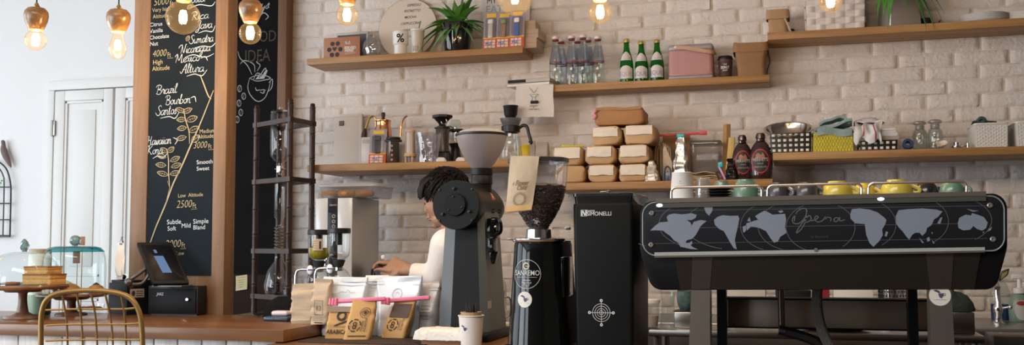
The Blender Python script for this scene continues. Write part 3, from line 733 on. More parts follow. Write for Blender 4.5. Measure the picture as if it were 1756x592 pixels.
m = M(); m.box(-w/2, w/2, -.003, .003, 0, h, .001, T=lambda p: Vector((p.x, p.y+.05*p.z, p.z))); build('board', m, mat('pale_grey_board', (.66, .64, .65), .5), t)
m = M(); zt_ = Z(852, 20, d)-AZ; m.text('EAT', 12*k/.69, lambda p: Vector((-w/2+.02+p.x, -.004+.05*(zt_+p.y), zt_+p.y)), align='LEFT', bold=.01); build('lettering', m, mat('pale_blue_print', (.30, .43, .52), .6), t, label='pale blue lettering')
m = M(); m.text('MY', 9*k/.69, lambda p: Vector((-w/2+.025+p.x, -.004+.05*(zt_+.05+p.y), zt_+.05+p.y)), align='LEFT'); build('lettering', m, BLACKINK, t, label='black lettering')
REDCARD = mat('red_orange_card', (.72, .11, .05), .5, var=.06); YELC = mat('yellow_card', (.85, .55, .06), .5); BLIST = glass('blister', (.90, .90, .94), .8, .06, .12, milky=.05); CANDY = mat('candy_blocks', (.75, .60, .55), .5, var=.25, scale=150)
def pez(px, d, base_z, top_py, stemcol, label, headcol, rz=0., group=None, wpx=26, py=80, hh=None):
    k = KP(px, py, d); cx = X(px, py, d); h = hh or (Z(px, top_py, d)-base_z); w = wpx*k
    t = thing('candy_dispenser_pack', label, 'candy pack', (cx, -d, base_z), rz, group)
    def ln(p): return Vector((p.x, p.y+.12*p.z, p.z))
    m = M(); m.box(-w/2, w/2, -.001, .001, 0, h, .0004, T=ln); build('backing_card', m, mat('grey_violet_card', (.36, .33, .38), .5, var=.1), t)
    m = M(); m.box(-w/2, w/2, -.004, -.0012, 0.001, h*.30, .0006, T=ln); build('red_band', m, REDCARD, t)
    m = M(); m.box(-w*.30, w*.34, -.0018, -.0012, h*.86, h*.96, .0002, T=ln); m.box(-w/2, w*.5, -.0045, -.004, h*.29, h*.32, 0, T=ln); build('gold_band', m, YELC, t)
    m = M()
    for i in range(3):
        for j in range(3): m.box(-w*.40+j*w*.26, -w*.17+j*w*.26, -.0095, -.0045, h*(.045+.075*i), h*(.11+.075*i), .001, T=ln)
    build('candies', m, CANDY, t)
    m = M(); m.text('PEZ', h*.065/.69, lambda p: ln(Vector((-w*.12+p.x, -.0101, h*.125+p.y))), bold=.03); build('lettering', m, mat('blue_print', (.06, .12, .5), .5), t)
    m = M(); m.box(-w*.16, w*.16, -.016, -.004, h*.31, h*.66, .003, T=ln); s_ = build('dispenser_stem', m, stemcol, t)
    m = M(); m.box(-w*.20, w*.20, -.020, -.004, h*.66, h*.80, .008, T=ln, seg=4); build('dispenser_head', m, headcol, t)
    m = M(); m.loft([[ln(Vector((x, -.0012-dd, z))) for x, z in rr2] for dd, rr2 in ((0, [(a, b+h*.58) for a, b in rr(w*.74, h*.52, .01, 4)]), (.017, [(a, b+h*.58) for a, b in rr(w*.66, h*.48, .01, 4)]))]); build('blister', m, BLIST, t)
    return t
GP = 'candy dispenser packs on the upper shelf'
pez(841, .175, AZ, 19, WHITEPLASTIC, 'candy dispenser pack with white stem, closest to the potted plant', WHITEPLASTIC, 3, GP)
pez(863, .185, AZ, 19, mat('brown_plastic', (.45, .22, .12), .4), 'candy dispenser pack with brown stem, between the other two', mat('green_plastic', (.22, .32, .16), .4), 0, GP)
pez(886, .19, AZ, 16, mat('blue_plastic', (.03, .16, .62), .35), 'candy dispenser pack with bright blue stem', WHITEPLASTIC, -2, GP)
CARD = mat('pale_cardboard', (.52, .41, .32), .75, var=.05); CARDE = mat('cardboard_edge', (.33, .25, .19), .8)
def cbox(px0, px1, zb, h, d0, d1, rz, label):
    x0, x1 = px0, px1; t = thing('cardboard_box', label, 'box', ((x0+x1)/2, -(d0+d1)/2, zb), rz, 'small cardboard boxes at the end of the shelf'); w = x1-x0; q = d1-d0
    m = M(); m.box(-w/2, w/2, -q/2, q/2, 0, h*.5, .001); build('tray', m, CARD, t)
    m = M(); m.box(-w/2-.001, w/2+.001, -q/2-.001, q/2+.001, h*.5+.0004, h, .001); build('lid', m, CARD, t)
z1 = Z(918, 64.5, .17); z2 = Z(918, 49, .17); z3 = Z(915, 35, .15)
cbox(-1.46, X(920, 70, .17), AZ, z1-AZ, .01, .17, 0, 'bottom cardboard box overhanging the upper shelf end')
cbox(-1.45, X(924, 55, .16), z1+.0005, z2-z1, .015, .155, -3, 'middle cardboard box of the three stacked at the shelf end')
cbox(-1.44, X(917, 40, .15), z2+.001, z3-z2, .03, .15, 2, 'topmost small cardboard box of the three at the shelf end')

CAPRED = mat('maroon_cap', (.30, .04, .06), .4); CAPW = mat('white_cap', (.75, .7, .72), .4)
LABELB = glass('blue_grey_label', (.76, .79, .86), .5, .15, .06, milky=.24, mcol=(.62, .64, .74))
def clear_bottle(px, d, top, label):
    cx = X(px, 137, d); k = KP(px, 100, d); h = Z(px, top, d)-BZ
    t = thing('water_bottle', label, 'bottle', (cx, -d, BZ), 0, 'clear water bottles on the middle shelf')
    r = .0345
    m = M(); m.lathe([(0, .004), (r*.6, .002), (r*.95, 0), (r, .006), (r*.97, h*.35), (r*.90, h*.48), (r*.66, h*.66), (r*.48, h*.80), (r*.42, h*.90), (r*.42, h*.93)], 28); b = build('glass_body', m, CLEAR, t)
    m = M(); m.lathe([(r*.925, h*.46), (r*.86, h*.55), (r*.70, h*.66), (r*.53, h*.80)], 28); build('neck_label', m, LABELB, t)
    m = M(); m.lathe([(r*.93, h*.455), (r*.945, h*.46), (r*.92, h*.475)], 28); m.lathe([(r*.44, h*.90), (r*.5, h*.905), (r*.5, h*.925), (r*.44, h*.93)], 20); build('maroon_band', m, CAPRED, t)
    m = M(); m.lathe([(r*.40, h*.93), (r*.52, h*.935), (r*.55, h*.96), (r*.5, h*.985), (r*.3, h), (0, h)], 20); build('cap', m, CAPW, t)
for px, d, top, lb in ((953, .135, 62, 'clear water bottle in the front row nearest the tote cloth'), (981, .135, 60.5, 'clear water bottle, second of the front row from the tote cloth'), (1000.5, .14, 59, 'clear water bottle, third of the front row from the tote cloth'),
                       (1026, .13, 61.5, 'clear water bottle standing apart, nearest the green bottles'), (962.5, .05, 66, 'clear water bottle in the back row nearest the tote cloth'), (991, .05, 65.5, 'clear water bottle in the middle of the back row'), (1009, .055, 63.5, 'clear water bottle in the back row nearest the green bottles')):
    clear_bottle(px, d, top, lb)
k = KP(910, 143, .15)
t = thing('magazine', 'thin white book under the grey one, weighing down the tote cloth', 'book', (-1.262, -.125, BZ+.0025), -8, 'books laid on the middle shelf end')
m = M(); m.box(-.13, .105, -.075, .08, 0, .0135, .001); build('cover', m, mat('white_book_cover', (.72, .70, .70), .4), t); m = M(); m.box(-.128, .1055, -.0756, .0806, .002, .0115); build('pages', m, WHITEPAPER, t)
t = thing('magazine', 'upper book with black spine strip and grey cover at the shelf end', 'book', (-1.265, -.13, BZ+.0165), -6, 'books laid on the middle shelf end')
m = M(); m.box(-.12, .11, -.08, .07, 0, .019, .001); build('cover', m, mat('grey_book_cover', (.40, .37, .36), .4), t); m = M(); m.box(-.118, .1105, -.0806, .0706, .003, .016); build('pages', m, mat('grey_page_edges', (.55, .52, .50), .8, stretch=(1, 1, 40)), t)
m = M(); m.box(-.1185, -.02, -.0815, -.0805, .002, .017); build('spine_print', m, BLACKINK, t)
x0, x1 = X(885, 170, .212), X(949, 170, .212); zb_ = Z(915, 201, .212); w = x1-x0
t = thing('tote_cloth', 'cream canvas tote hanging off the shelf edge with coffee maker print', 'cloth', ((x0+x1)/2, -.2055, BZ), 0)
hh = BZ-zb_
def tf(u, v):
    x = (u-.5)*w; s = v*(hh+.05)
    if s < hh: return (x+.002*sin(9*v), -.005-.006*sin(PI*u*1.3)*((hh-s)/hh)-.003*sin(7*u+3*v)*((hh-s)/hh), -hh+s+.004*sin(PI*u)*(1-v)-.003)
    return (x, -.003+(s-hh)*.9, .0018)
m = M(); m.slab(tf, 14, 22, .0016); build('cloth', m, mat('cream_canvas', (.74, .71, .68), .85, var=.04, bump=.2, bscale=400), t)
m = M(); Tt = face(0, -.0165, 0); kk = KP(915, 170, .21); q = lambda px, py: ((px-917)*kk, -(py-145)*kk)
for s in ([(909, 161), (914, 167), (911, 178)], [(925, 161), (919, 167), (923, 178)], [(909, 161), (925, 161)], [(908, 148), (913, 154), (917, 158), (924, 149)], [(915, 166), (919, 166)]):
    m.ribbon(sm([(*q(*p), 0) for p in s], 5), .8*kk, Tt)
m.poly([q(*p) for p in ((911, 172), (924, 172), (925, 176), (922, 177), (912, 177), (910, 176))], Tt)
for s_, px, py in (('BREWERS', 916, 182), ('&', 916, 184.6), ('FIRST BREW', 917, 188)): a, b = q(px, py); m.text(s_, 2.3*kk/.69, Tt @ Matrix.Translation((a, b, 0)), shear=.0)
build('print', m, BLACKINK, t)
GREENG = glass('green_glass', (.05, .52, .10), .5, .03, .06, milky=.36, mcol=(.008, .24, .03)); GOLD = mat('gold_cap', (.75, .55, .18), .3, .9); PALEL = mat('pale_pink_label', (.66, .60, .60), .6, var=.06, scale=40); PALEB = mat('blue_label_print', (.12, .25, .42), .6)
def green_bottle(px, d, top, label, plain=False):
    cx = X(px, 137, d); h = Z(px, top, d)-BZ; r = .0345
    t = thing('green_bottle', label, 'bottle', (cx, -d, BZ), 0, 'green sparkling water bottles')
    prof = [(0, .004), (r*.6, .002), (r*.95, 0), (r, .008), (r*.99, h*.38), (r*.93, h*.48), (r*.72, h*.62), (r*.5, h*.72), (r*.40, h*.82), (r*.38, h*.93)]
    m = M(); m.lathe(prof, 28); build('glass_body', m, GREENG, t)
    m = M()
    def rad(z):
        for (ra, za), (rb, zb2) in zip(prof, prof[1:]):
            if za <= z <= zb2 and zb2 > za: return ra+(rb-ra)*(z-za)/(zb2-za)
        return r
    def lab(z0_, z1_, A, bump):
        def f(u, v):
            a = R(-90+(u-.5)*2*A); z = h*(z0_+(z1_-z0_)*v+bump*sin(PI*u)*v); q = rad(z)+.0008; return (q*cos(a), q*sin(a), z)
        return f
    m.sheet(lab(.09, .31, 62, .07), 14, 8); m.sheet(lab(.50, .60, 60, .10), 14, 8); build('label', m, PALEL, t)
    m = M(); m.text('EQUIL', .030/.69*.7, wrap(rad(h*.2)+.0015, h*.15), sx=.9)
    for q in range(3): m.box(-.010, .010, -.0003, .0003, h*(.53+.03*q), h*(.54+.03*q), T=Matrix.Translation((0, -rad(h*.55)-.0012+.0025*q, 0)))
    build('label_print', m, PALEB if not plain else mat('barcode_print', (.4, .36, .38), .6), t)
    m = M(); m.lathe([(r*.40, h*.915), (r*.47, h*.92), (r*.47, h*.985), (r*.40, h), (0, h)], 20); build('cap', m, GOLD, t)
green_bottle(1075, .135, 67, 'green glass bottle nearest the clear bottles, its back label turned outward', True)
green_bottle(1100.5, .13, 70.5, 'green glass bottle standing between two others')
green_bottle(1127.5, .135, 68, 'green glass bottle right against the pink speaker')
d = .115; x0, x1 = X(1145, 110, .17), X(1225, 110, .10); cx = (x0+x1)/2; w = x1-x0; h = Z(1185, 75, .165)-BZ
t = thing('portable_speaker', 'pink and grey portable speaker with tan leather carry strap', 'speaker', (cx, -d, BZ)); dp = .10
m = M(); m.box(-w/2, w/2, -dp/2, dp/2, 0, h*.14, .012, seg=3); m.box(-w/2, w/2, -dp/2, dp/2, h*.80, h, .014, seg=3); build('end_caps', m, mat('grey_aluminium', (.36, .33, .35), .45, .3), t)
m = M(); m.prism(rr(w-.004, dp-.002, .022, 6), h*.12, h*.82, axis='z'); build('grille', m, mat('pink_mesh', (.46, .24, .24), .55, var=.10, scale=260), t)
m = M(); m.box(-w/2+.004, w/2-.004, -dp/2-.001, dp/2+.001, h*.14, h*.165, .002); build('copper_line', m, mat('rose_gold', (.72, .38, .32), .3, .7), t)
st = sm([(-w*.33, -dp/2-.004, h*.92), (-w*.1, -dp/2-.012, h*.88), (w*.2, -dp/2-.014, h*.79), (w*.45, -dp/2-.010, h*.73), (w*.53, -dp/2+.02, h*.73), (w*.54, dp/2-.01, h*.78)], 6)
L = []
for p in st: L.append([(p[0], p[1]-.0015, p[2]-.0095), (p[0], p[1]-.0015, p[2]+.0095), (p[0], p[1]+.0015, p[2]+.0095), (p[0], p[1]+.0015, p[2]-.0095)])
m = M(); m.loft(L); s_ = build('strap', m, mat('tan_leather', (.50, .30, .19), .5, var=.08), t, label='tan leather strap')
m = M(); m.lathe([(0, .003), (.005, .002), (.006, 0)], 16, 0, tr(-w*.33, -dp/2-.0055, h*.92, rx=90)); build('stud', m, WHITEPLASTIC, s_)
d = .12; cx = X(1244, 120, d); k = KP(1244, 120, d); h = Z(1244, 97, d)-BZ
t = thing('paper_cup', 'dark brown ribbed takeaway cup with black lid beside the kraft bag', 'cup', (cx, -d, BZ)); CUPB = mat('brown_ribbed_card', (.085, .038, .026), .6)
m = M(); m.lathe([(0, 0), (9.3*k, 0), (9.6*k, .002), (12.2*k, h*.84), (12.2*k, h*.85), (0, h*.85)], 32)
for q in range(40): m.tube([((9.8*k)*cos(R(q*9)), 9.8*k*sin(R(q*9)), h*.06), (12.0*k*cos(R(q*9)), 12.0*k*sin(R(q*9)), h*.76)], .0009, 4)
build('cup', m, CUPB, t)
m = M(); m.lathe([(12.4*k, h*.84), (13.3*k, h*.85), (13.3*k, h*.89), (12.2*k, h*.92), (11.8*k, h*.99), (11*k, h), (10*k, h*.96), (0, h*.95)], 32); build('lid', m, BLACKPLASTIC, t)
m = M(); m.disc((0, 0), 7.6*k, lambda p: wrap(11.4*k, h*.46)(p), n=24); build('badge', m, mat('dark_badge', (.02, .018, .018), .6), t)
m = M(); m.text('DONUT', 4.6*k/.69, wrap(11.8*k, h*.42), bold=.02, sx=.62); m.text('SHOP', 3*k/.69, wrap(11.8*k, h*.31), sx=.8); m.text('THE', 3*k/.69, wrap(11.9*k, h*.57), sx=.8); build('lettering', m, WHITEPAPER, t)
def paper_pot(cx, d, zb, w, dp, h, cuff, label, mt=KRAFT, seed=1, rz=0):
    t = thing('paper_bag', label, 'bag', (cx, -d, zb), rz)
    L = []
    for j in range(11):
        v = j/10; lp = rr(w*(.90+.12*v-.04*sin(PI*v*1.2)), dp*(.9+.12*v), .022, 5)
        L.append([(x+nz(x*20, seed, v*4)*.006, y+nz(y*20, seed+4, v*4)*.006, h*v*.985) for x, y in lp])
    m = M(); m.loft(L, cap=False); m.prism(rr(w*.88, dp*.88, .02, 5), 0, .002, axis='z'); build('body', m, mt, t, smooth=60)
    L = []
    for v, g in ((1.0, -.002), (1.0, .005), (1-cuff*.5, .0065), (1-cuff, .007), (1-cuff, .004)):
        lp = rr(w*(1.02)+g*2, dp*1.02+g*2, .024, 6)
        L.append([(x+nz(x*22, seed, 4)*.006, y+nz(y*22, seed+4, 4)*.006, h*v+nz(x*25+seed, y*25, v*3)*.008) for x, y in lp])
    m = M(); m.loft(L, cap=False); build('rolled_cuff', m, mt, t, smooth=60)
    return t
x0, x1 = X(1261, 120, .12), X(1316, 120, .12)
paper_pot((x0+x1)/2, .105, BZ, x1-x0, .12, Z(1288, 74, .14)-BZ, .27, 'large kraft paper planter bag with rolled cuff at shelf end', mat('brown_kraft', (.29, .155, .068), .7, var=.12, bump=.2, bscale=20), 3)
m = M(); P_ = [pw(*p) for p in ((1308, 76, .05), (1314, 72, .05), (1320, 69, .06))]; m.tube(sm([(a[0], a[1], a[2]) for a in (pw(1313, 84, .03), pw(1319, 98, .03), pw(1320, 107, .03), pw(1316, 120, .03), pw(1316, 134, .03))], 5), .0022, 6)
m.tube(sm([pw(*p) for p in ((1300, 80, .03), (1312, 73, .03), (1322, 68, .03))], 4), .0018, 6)
solo('power_cable', 'thin black cable behind the large kraft bag', 'cable', m, BLACKPLASTIC)

x0, x1 = X(1316.5, 40, .13), X(1352, 40, .13)
t = paper_pot((x0+x1)/2, .12, CZ, x1-x0, .10, Z(1335, 17.5, .15)-CZ, .36, 'small kraft paper bag with rolled cuff and paper handle at upper shelf corner', mat('tan_kraft', (.42, .26, .14), .75, var=.1, bump=.2, bscale=20), 8)
k = KP(1345, 40, .17); m = M(); m.tube(sm([(.028, -.053, .085), (.042, -.058, .05), (.054, -.062, .02), (.060, -.06, .004)], 5), .0045, 6, sy=.4); build('handle', m, KRAFTLIGHT, t)
m = M(); kx = X(1358, 38, .10); m.box(-.012, .012, -.012, .012, 0, .030, .004); m.lathe([(0, .043), (.010, .041), (.012, .030), (.008, .030)], 16)
solo('black_stopper', 'small black stopper between little kraft bag and woven basket', 'stopper', m, BLACKPLASTIC, (X(1358, 40, .08), -.08, CZ))
def woven(m, w, d, h, nu, nv, nd, bulge, taper=1.1, mats=(0, 0), gap=.06, wall=.004):
    """plaited basket: every cell of each side is its own bulging strip segment"""
    def side(fn, n):
        for j in range(nv):
            for i in range(n):
                over = (i+j) % 2; pts = []
                for b in range(4):
                    for a in range(4):
                        u, v = a/3, b/3; s = sin(PI*u)*.6+.4; c = sin(PI*v)*.6+.4
                        off = bulge*(sin(PI*u) if over else sin(PI*v)*.55-.5)*(1 if over else 1)
                        pts.append(fn((i+gap*.5+u*(1-gap))/n, (j+gap*.5+v*(1-gap))/nv, off))
                m.add(pts, [(b*4+a, b*4+a+1, b*4+a+5, b*4+a+4) for b in range(3) for a in range(3)], mats[over])
    def sc(v): return 1/taper+(1-1/taper)*v
    side(lambda u, v, o: ((u-.5)*w*sc(v), -d/2*sc(v)-o, h*v), nu); side(lambda u, v, o: ((.5-u)*w*sc(v), d/2*sc(v)+o, h*v), nu)
    side(lambda u, v, o: (-w/2*sc(v)-o, (.5-u)*d*sc(v), h*v), nd); side(lambda u, v, o: (w/2*sc(v)+o, (u-.5)*d*sc(v), h*v), nd)
    s0 = 1/taper
    L = [[(x, y, z) for x, y in rr(w*q*.985, d*q*.985, .006, 3)] for q, z in ((s0, .0005), (1, h))]
    L += [[(x, y, z) for x, y in rr(w*q*.985-wall*2, d*q*.985-wall*2, .006, 3)] for q, z in ((1, h), (s0, .004))]
    m.loft(L, mats[0])
    for c in (1,): m.tube([(x, y, h) for x, y in rr(w, d, .01, 3)], .0045, 6, mats[0], closed=True)
    return m
x0, x1 = X(1381, 48, .185), X(1485, 46, .185); w = x1-x0
t = thing('woven_basket', 'large white woven strip basket on the upper shelf', 'basket', ((x0+x1)/2, -.115, CZ)); m = M()
woven(m, w, .17, .21, 6, 7, 4, .007, 1.05, (0, 1))
build('plaited_body', m, [mat('white_strip', (.72, .67, .65), .45, var=.06), mat('pinkish_white_strip', (.66, .59, .57), .45, var=.06)], t)
cx = X(1541, 30, .12); k = KP(1541, 30, .12)
t = thing('metal_planter', 'shiny tapered metal planter with drooping green leaves on upper shelf', 'plant', (cx, -.125, CZ), 18)
m = M(); h = .17
m.loft([[(x, y, z) for x, y in rr(q, q, .006, 3)] for q, z in ((.150, 0), (.152, .004), (.125, h), (.121, h), (.12, h-.02))]); build('pot', m, mat('galvanised_metal', (.50, .43, .40), .3, .45, var=.12), t)
m = M()
for a, L_, rs_, dr, w_ in ((232, .27, 58, 1.55, .024), (218, .20, 62, 1.5, .03), (205, .24, 68, 1.4, .026), (195, .20, 70, 1.2, .028), (290, .22, 60, 1.7, .022), (305, .25, 62, 1.65, .02), (318, .30, 62, 1.5, .019), (340, .24, 55, 1.2, .02), (262, .17, 66, 1.3, .026), (90, .2, 75, .6, .025), (40, .22, 70, .8, .025), (140, .22, 70, .8, .025)):
    pot_leaf(m, (.045*cos(R(a)), .045*sin(R(a)), h-.02), L_, a, rs_, dr, w_*2.1, a, n=14, fold=.12)
build('foliage', m, LEAF, t)
cx = X(1588, 33, .12); k = KP(1588, 33, .12)
m = M(); m.lathe([(0, 0), (9.5*k, 0), (10*k, .003), (10*k, 15*k), (9.4*k, 16*k), (0, 16*k)], 26); solo('black_tin', 'small round black tin behind drooping leaves on upper shelf', 'tin', m, BLACKPLASTIC, (cx, -.12, CZ))
m = M(); q = [pw(a, b, .16) for a, b in ((1600, 33), (1608, 33), (1611, 29), (1613, 34), (1618, 34), (1612, 28), (1610, 37))]; zmin = CZ+.002-min(p[2] for p in q)
m.tube(sm([(p[0], p[1], p[2]+zmin) for p in q], 4), .0014, 6); solo('wire_twist', 'black twist of wire next to round black tin', 'wire', m, BLACKPLASTIC)
cx = X(1688, 28, .115); k = KP(1688, 28, .115)
for i in range(6):
    m = M(); r = 39*k*(1 if i else .97); m.lathe([(0, 0), (r*.72, 0), (r*.76, .002), (r*.94, .007), (r, .0105), (r*.99, .0118), (r*.93, .0098), (r*.75, .0045), (0, .0035)], 44)
    nm = ['bottom white plate of the stack on upper shelf', 'second white plate up in the shelf stack', 'third white plate up in the shelf stack', 'fourth white plate up in the shelf stack', 'fifth white plate up in the shelf stack', 'topmost white plate of the stack on upper shelf'][i]
    solo('plate', nm, 'plate', m, WHITEPLASTIC, (cx, -.115, CZ+.0002+.0058*i), 0, 'white plates stacked on the upper shelf')
x0 = X(1731, 25, .16); m = M(); m.box(0, .11, -.05, .05, 0, Z(1745, 18.5, .16)-CZ, .003); solo('white_carton', 'plain white carton beside the plate stack', 'box', m, WHITEPAPER, (x0, -.11, CZ))
t = None
d = .035; x0, x1 = X(573, 240, d), X(622, 240, d); h = Z(600, 196, d)-DZ; w = x1-x0
t = thing('flat_box', 'flat off-white box with small dark square leaning on the bricks', 'box', ((x0+x1)/2, -d, DZ))
m = M(); m.box(-w/2, w/2, -.009, .009, 0, h, .004); m.box(-w/2, w/2, -.012, -.009, h-.016, h, .001); m.box(w/2-.016, w/2, -.012, -.009, .0, h-.016, .001); build('board', m, mat('offwhite_board', (.62, .56, .51), .6, var=.03), t)
k = KP(588, 212, d); m = M(); q = -w/2+(588-573)*k; zz = Z(588, 212, d)-DZ; m.box(q-.014, q+.014, -.0135, -.0092, zz-.014, zz+.014, .001); m.box(q-.005, q+.006, -.0138, -.0135, zz-.004, zz+.006); build('square_mark', m, [mat('dark_taupe', (.13, .10, .09), .5)], t)
d = .25; x0, x1 = X(623, 260, d), X(655, 260, d); h = Z(640, 236, d)-DZ; w = x1-x0; k = KP(640, 260, d)
t = thing('plastic_case', 'upright milky plastic case with small print near the kettle handle', 'case', ((x0+x1)/2, -d, DZ))
m = M(); m.box(-w/2, w/2, -.03, .03, 0, h, .004); build('case', m, mat('milky_case', (.66, .62, .60), .3, var=.05), t)
m = M()
for q in range(3): m.box(-w*.42, w*.2-q*.01, -.0305, -.0301, h*.88-q*.007, h*.90-q*.007)
build('print', m, mat('grey_print2', (.3, .27, .26), .6), t)
COPPER = mat('polished_copper', (.78, .38, .22), .2, 1., var=.06); BRASS = mat('brass', (.62, .42, .14), .28, 1.); DKWOOD = mat('dark_wood_knob', (.05, .025, .018), .5)
d = .17; cx = X(657, 240, d); k = KP(657, 240, d); hb = Z(657, 203, d)-DZ
t = thing('kettle', 'copper gooseneck pouring kettle with brass handle and dark wooden knob', 'kettle', (cx, -d, DZ))
m = M(); m.lathe([(0, 0), (21*k, 0), (22*k, .005), (20*k, hb*.25), (18.2*k, hb*.30), (18.6*k, hb*.33), (16.8*k, hb*.55), (15*k, hb*.60), (15.4*k, hb*.63), (14*k, hb*.80), (12.6*k, hb*.84), (13*k, hb*.88), (12.6*k, hb*.93)], 36); build('body', m, COPPER, t)
m = M(); m.lathe([(12.8*k, hb*.925), (14*k, hb*.94), (14*k, hb*.955), (11*k, hb*.97), (4*k, hb*1.0), (0, hb)], 32); l_ = build('lid', m, COPPER, t)
m = M(); m.lathe([(0, hb), (2.6*k, hb), (2.6*k, hb*1.01), (3.6*k, hb*1.06), (3.6*k, hb*1.10), (2.6*k, hb*1.12), (0, hb*1.12)], 16); build('knob', m, DKWOOD, l_)
sp = sm([(16*k, 0, hb*.28), (24*k, 0, hb*.30), (30*k, 0, hb*.42), (32*k, 0, hb*.62), (33*k, 0, hb*.82), (37*k, 0, hb*.97), (44*k, 0, hb*1.03)], 6)
m = M(); m.tube(sp, [max(1.5, 3.8-2.6*i/len(sp)*1.2)*k for i in range(len(sp))], 10); build('spout', m, COPPER, t)
hp = sm([(-13*k, -.002, hb*.72), (-13*k, -.002, hb*.93), (-17*k, -.003, hb*1.04), (-24*k, -.004, hb*1.02), (-31*k, -.006, hb*.82), (-35*k, -.006, hb*.68)], 6)
m = M(); m.tube(hp, 1.7*k, 8); ha = build('handle', m, BRASS, t)
m = M(); gp = [(-32*k, -.006, hb*.80), (-34*k, -.006, hb*.70), (-34.5*k, -.006, hb*.60), (-33*k, -.006, hb*.50)]; m.tube(sm(gp, 4), [c*k for c in (2, 2.8, 3.6, 4.2, 4.6, 4.9, 5, 5.1, 5, 4.8, 4.4, 3.2, 2)][:len(sm(gp, 4))], 12); build('grip', m, DKWOOD, ha)
pez(648, .315, DZ, 221, mat('charcoal_plastic', (.05, .055, .06), .4), 'tilted candy dispenser pack with charcoal stem in front of copper kettle', mat('charcoal_plastic', (.05, .055, .06), .4), 6, None, 30)
d = .31; cx = X(674.5, 260, d); k = KP(674.5, 260, d); h = Z(674, 235.5, d)-DZ
t = thing('coffee_press', 'dark shiny hand coffee press with flanged top, in front of copper kettle', 'coffee press', (cx, -d, DZ)); SMOKE = mat('smoked_plastic', (.055, .05, .047), .12, coat=.6)
m = M(); m.lathe([(0, 0), (9.5*k, 0), (10.3*k, .003), (10.3*k, h*.86), (9.5*k, h*.87)], 32); build('barrel', m, SMOKE, t)
m = M(); m.prism([(16*k*(1 if i % 2 else .9)*cos(R(i*30)), 11*k*sin(R(i*30))) for i in range(12)], h*.83, h*.90, axis='z', r=.001); m.lathe([(11.8*k, h*.9), (12.5*k, h*.93), (12*k, h*.99), (10*k, h), (0, h)], 32); build('flange', m, BLACKPLASTIC, t)
m = M()
for q in range(4): m.disc((0, 0), 2*k, (lambda q: (lambda p: wrap(10.5*k, h*(.15+.17*q), 8)(p)))(q), n=16)
build('measure_marks', m, mat('copper_print', (.5, .25, .15), .4), t)
d = .19; cx = X(690, 260, d); h = Z(690, 234, d)-DZ
m = M(); m.loft(bagloops(.035, .03, h, .95, seed=3)); solo('paper_sleeve', 'narrow white paper sleeve between the dark press and wooden lantern', 'paper sleeve', m, WHITEPAPER, (cx, -d, DZ))
d = .31; cx = X(703.5, 260, d); k = KP(703, 260, d); h = Z(703, 223.5, d)-DZ; PALEW = wood('pale_beech', (.55, .36, .20), (.70, .50, .31), .5, axis=2)
t = thing('wooden_brewer', 'small cylindrical wooden framed brewer with white mesh middle', 'coffee brewer', (cx, -d, DZ))
m = M(); m.lathe([(7*k, h*.93), (9*k, h*.935), (9.2*k, h*.97), (8.6*k, h), (0, h)], 28); m.lathe([(7*k, h*.20), (10.4*k, h*.205), (10.8*k, h*.24), (10.4*k, h*.30), (7*k, h*.31)], 28)
for q in range(4): a = R(45+q*90); m.tube([(8.4*k*cos(a), 8.4*k*sin(a), h*.28), (8.4*k*cos(a), 8.4*k*sin(a), h*.95)], .0022, 6); m.tube([(8.4*k*cos(a), 8.4*k*sin(a), 0), (8.4*k*cos(a), 8.4*k*sin(a), h*.22)], .0045, 8)
build('frame', m, PALEW, t)
m = M(); m.lathe([(0, h*.25), (7.4*k, h*.26), (7.4*k, h*.95), (0, h*.95)], 28); build('mesh_filter', m, mat('white_mesh', (.62, .58, .58), .6, var=.1, scale=300), t)
m = M(); m.lathe([(0, 0.001), (5.2*k, 0.001), (5.2*k, h*.2)], 24); build('glass_cup', m, CLEAR, t)
d = .33; cx = X(734.5, 260, d); k = KP(734, 260, d); h = Z(734, 229.5, d)-DZ
L = []
for j in range(15):
    v = j/14; r = (16.5+6*v**1.3)*k
    L.append([(r*(1+.05*nz(a, v*9, 2, .9))*cos(2*PI*a/36), r*(1+.05*nz(a, v*9, 5, .9))*sin(2*PI*a/36), h*v+(.003*sin(a*1.1) if j == 14 else 0)) for a in range(36)])
m = M(); m.loft(L, cap=False); m.lathe([(0, .003), (16*k, .002), (16.5*k, 0)], 36)
solo('clear_tumbler', 'wide clear crinkled plastic tumbler in front of black hand grinder', 'cup', m, glass('crinkled_plastic', (.80, .80, .88), .9, .08, .22, milky=.16, mcol=(.7, .7, .8)), (cx, -d, DZ), smooth=20)
d = .21; cx = X(758.5, 240, d); k = KP(758, 240, d); h = Z(758, 197.5, d)-DZ
t = thing('hand_grinder', 'tall black coffee brewer with wide faceted funnel top', 'hand grinder', (cx, -d, DZ)); BRZ = mat('bronze_grey', (.10, .085, .08), .3, .5)
m = M(); m.lathe([(0, h*.24), (11.5*k, h*.24), (11.5*k, h*.74), (10.5*k, h*.76), (7*k, h*.78)], 28); build('barrel', m, BRZ, t)
m = M(); m.loft([[(r*k*cos(R(a)), r*k*sin(R(a)), h*z) for a in range(0, 360, 45)] for r, z in ((5.5, .76), (6.5, .82), (15, .93), (18.5, .945), (18.5, .985), (15, 1.0))]); build('funnel', m, BLACKPLASTIC, t)
m = M(); m.lathe([(11.6*k, h*.72), (13.5*k, h*.725), (13.5*k, h*.75), (11*k, h*.755)], 28); m.lathe([(11.6*k, h*.235), (14*k, h*.24), (14*k, h*.26), (11*k, h*.265)], 28); m.box(-12*k, 12*k, -11*k, 11*k, 0, h*.235, .003); build('collars', m, BLACKPLASTIC, t)
m = M(); m.tube([(5*k*cos(R(a))+6*k, -8*k, h*.86+5*k*sin(R(a))) for a in range(0, 360, 24)], 1.1*k, 6, closed=True); build('ring_pull', m, CHROME, t)
d = .11; cx = X(781, 240, d); k = KP(781, 240, d); h = Z(781, 206, d)-DZ
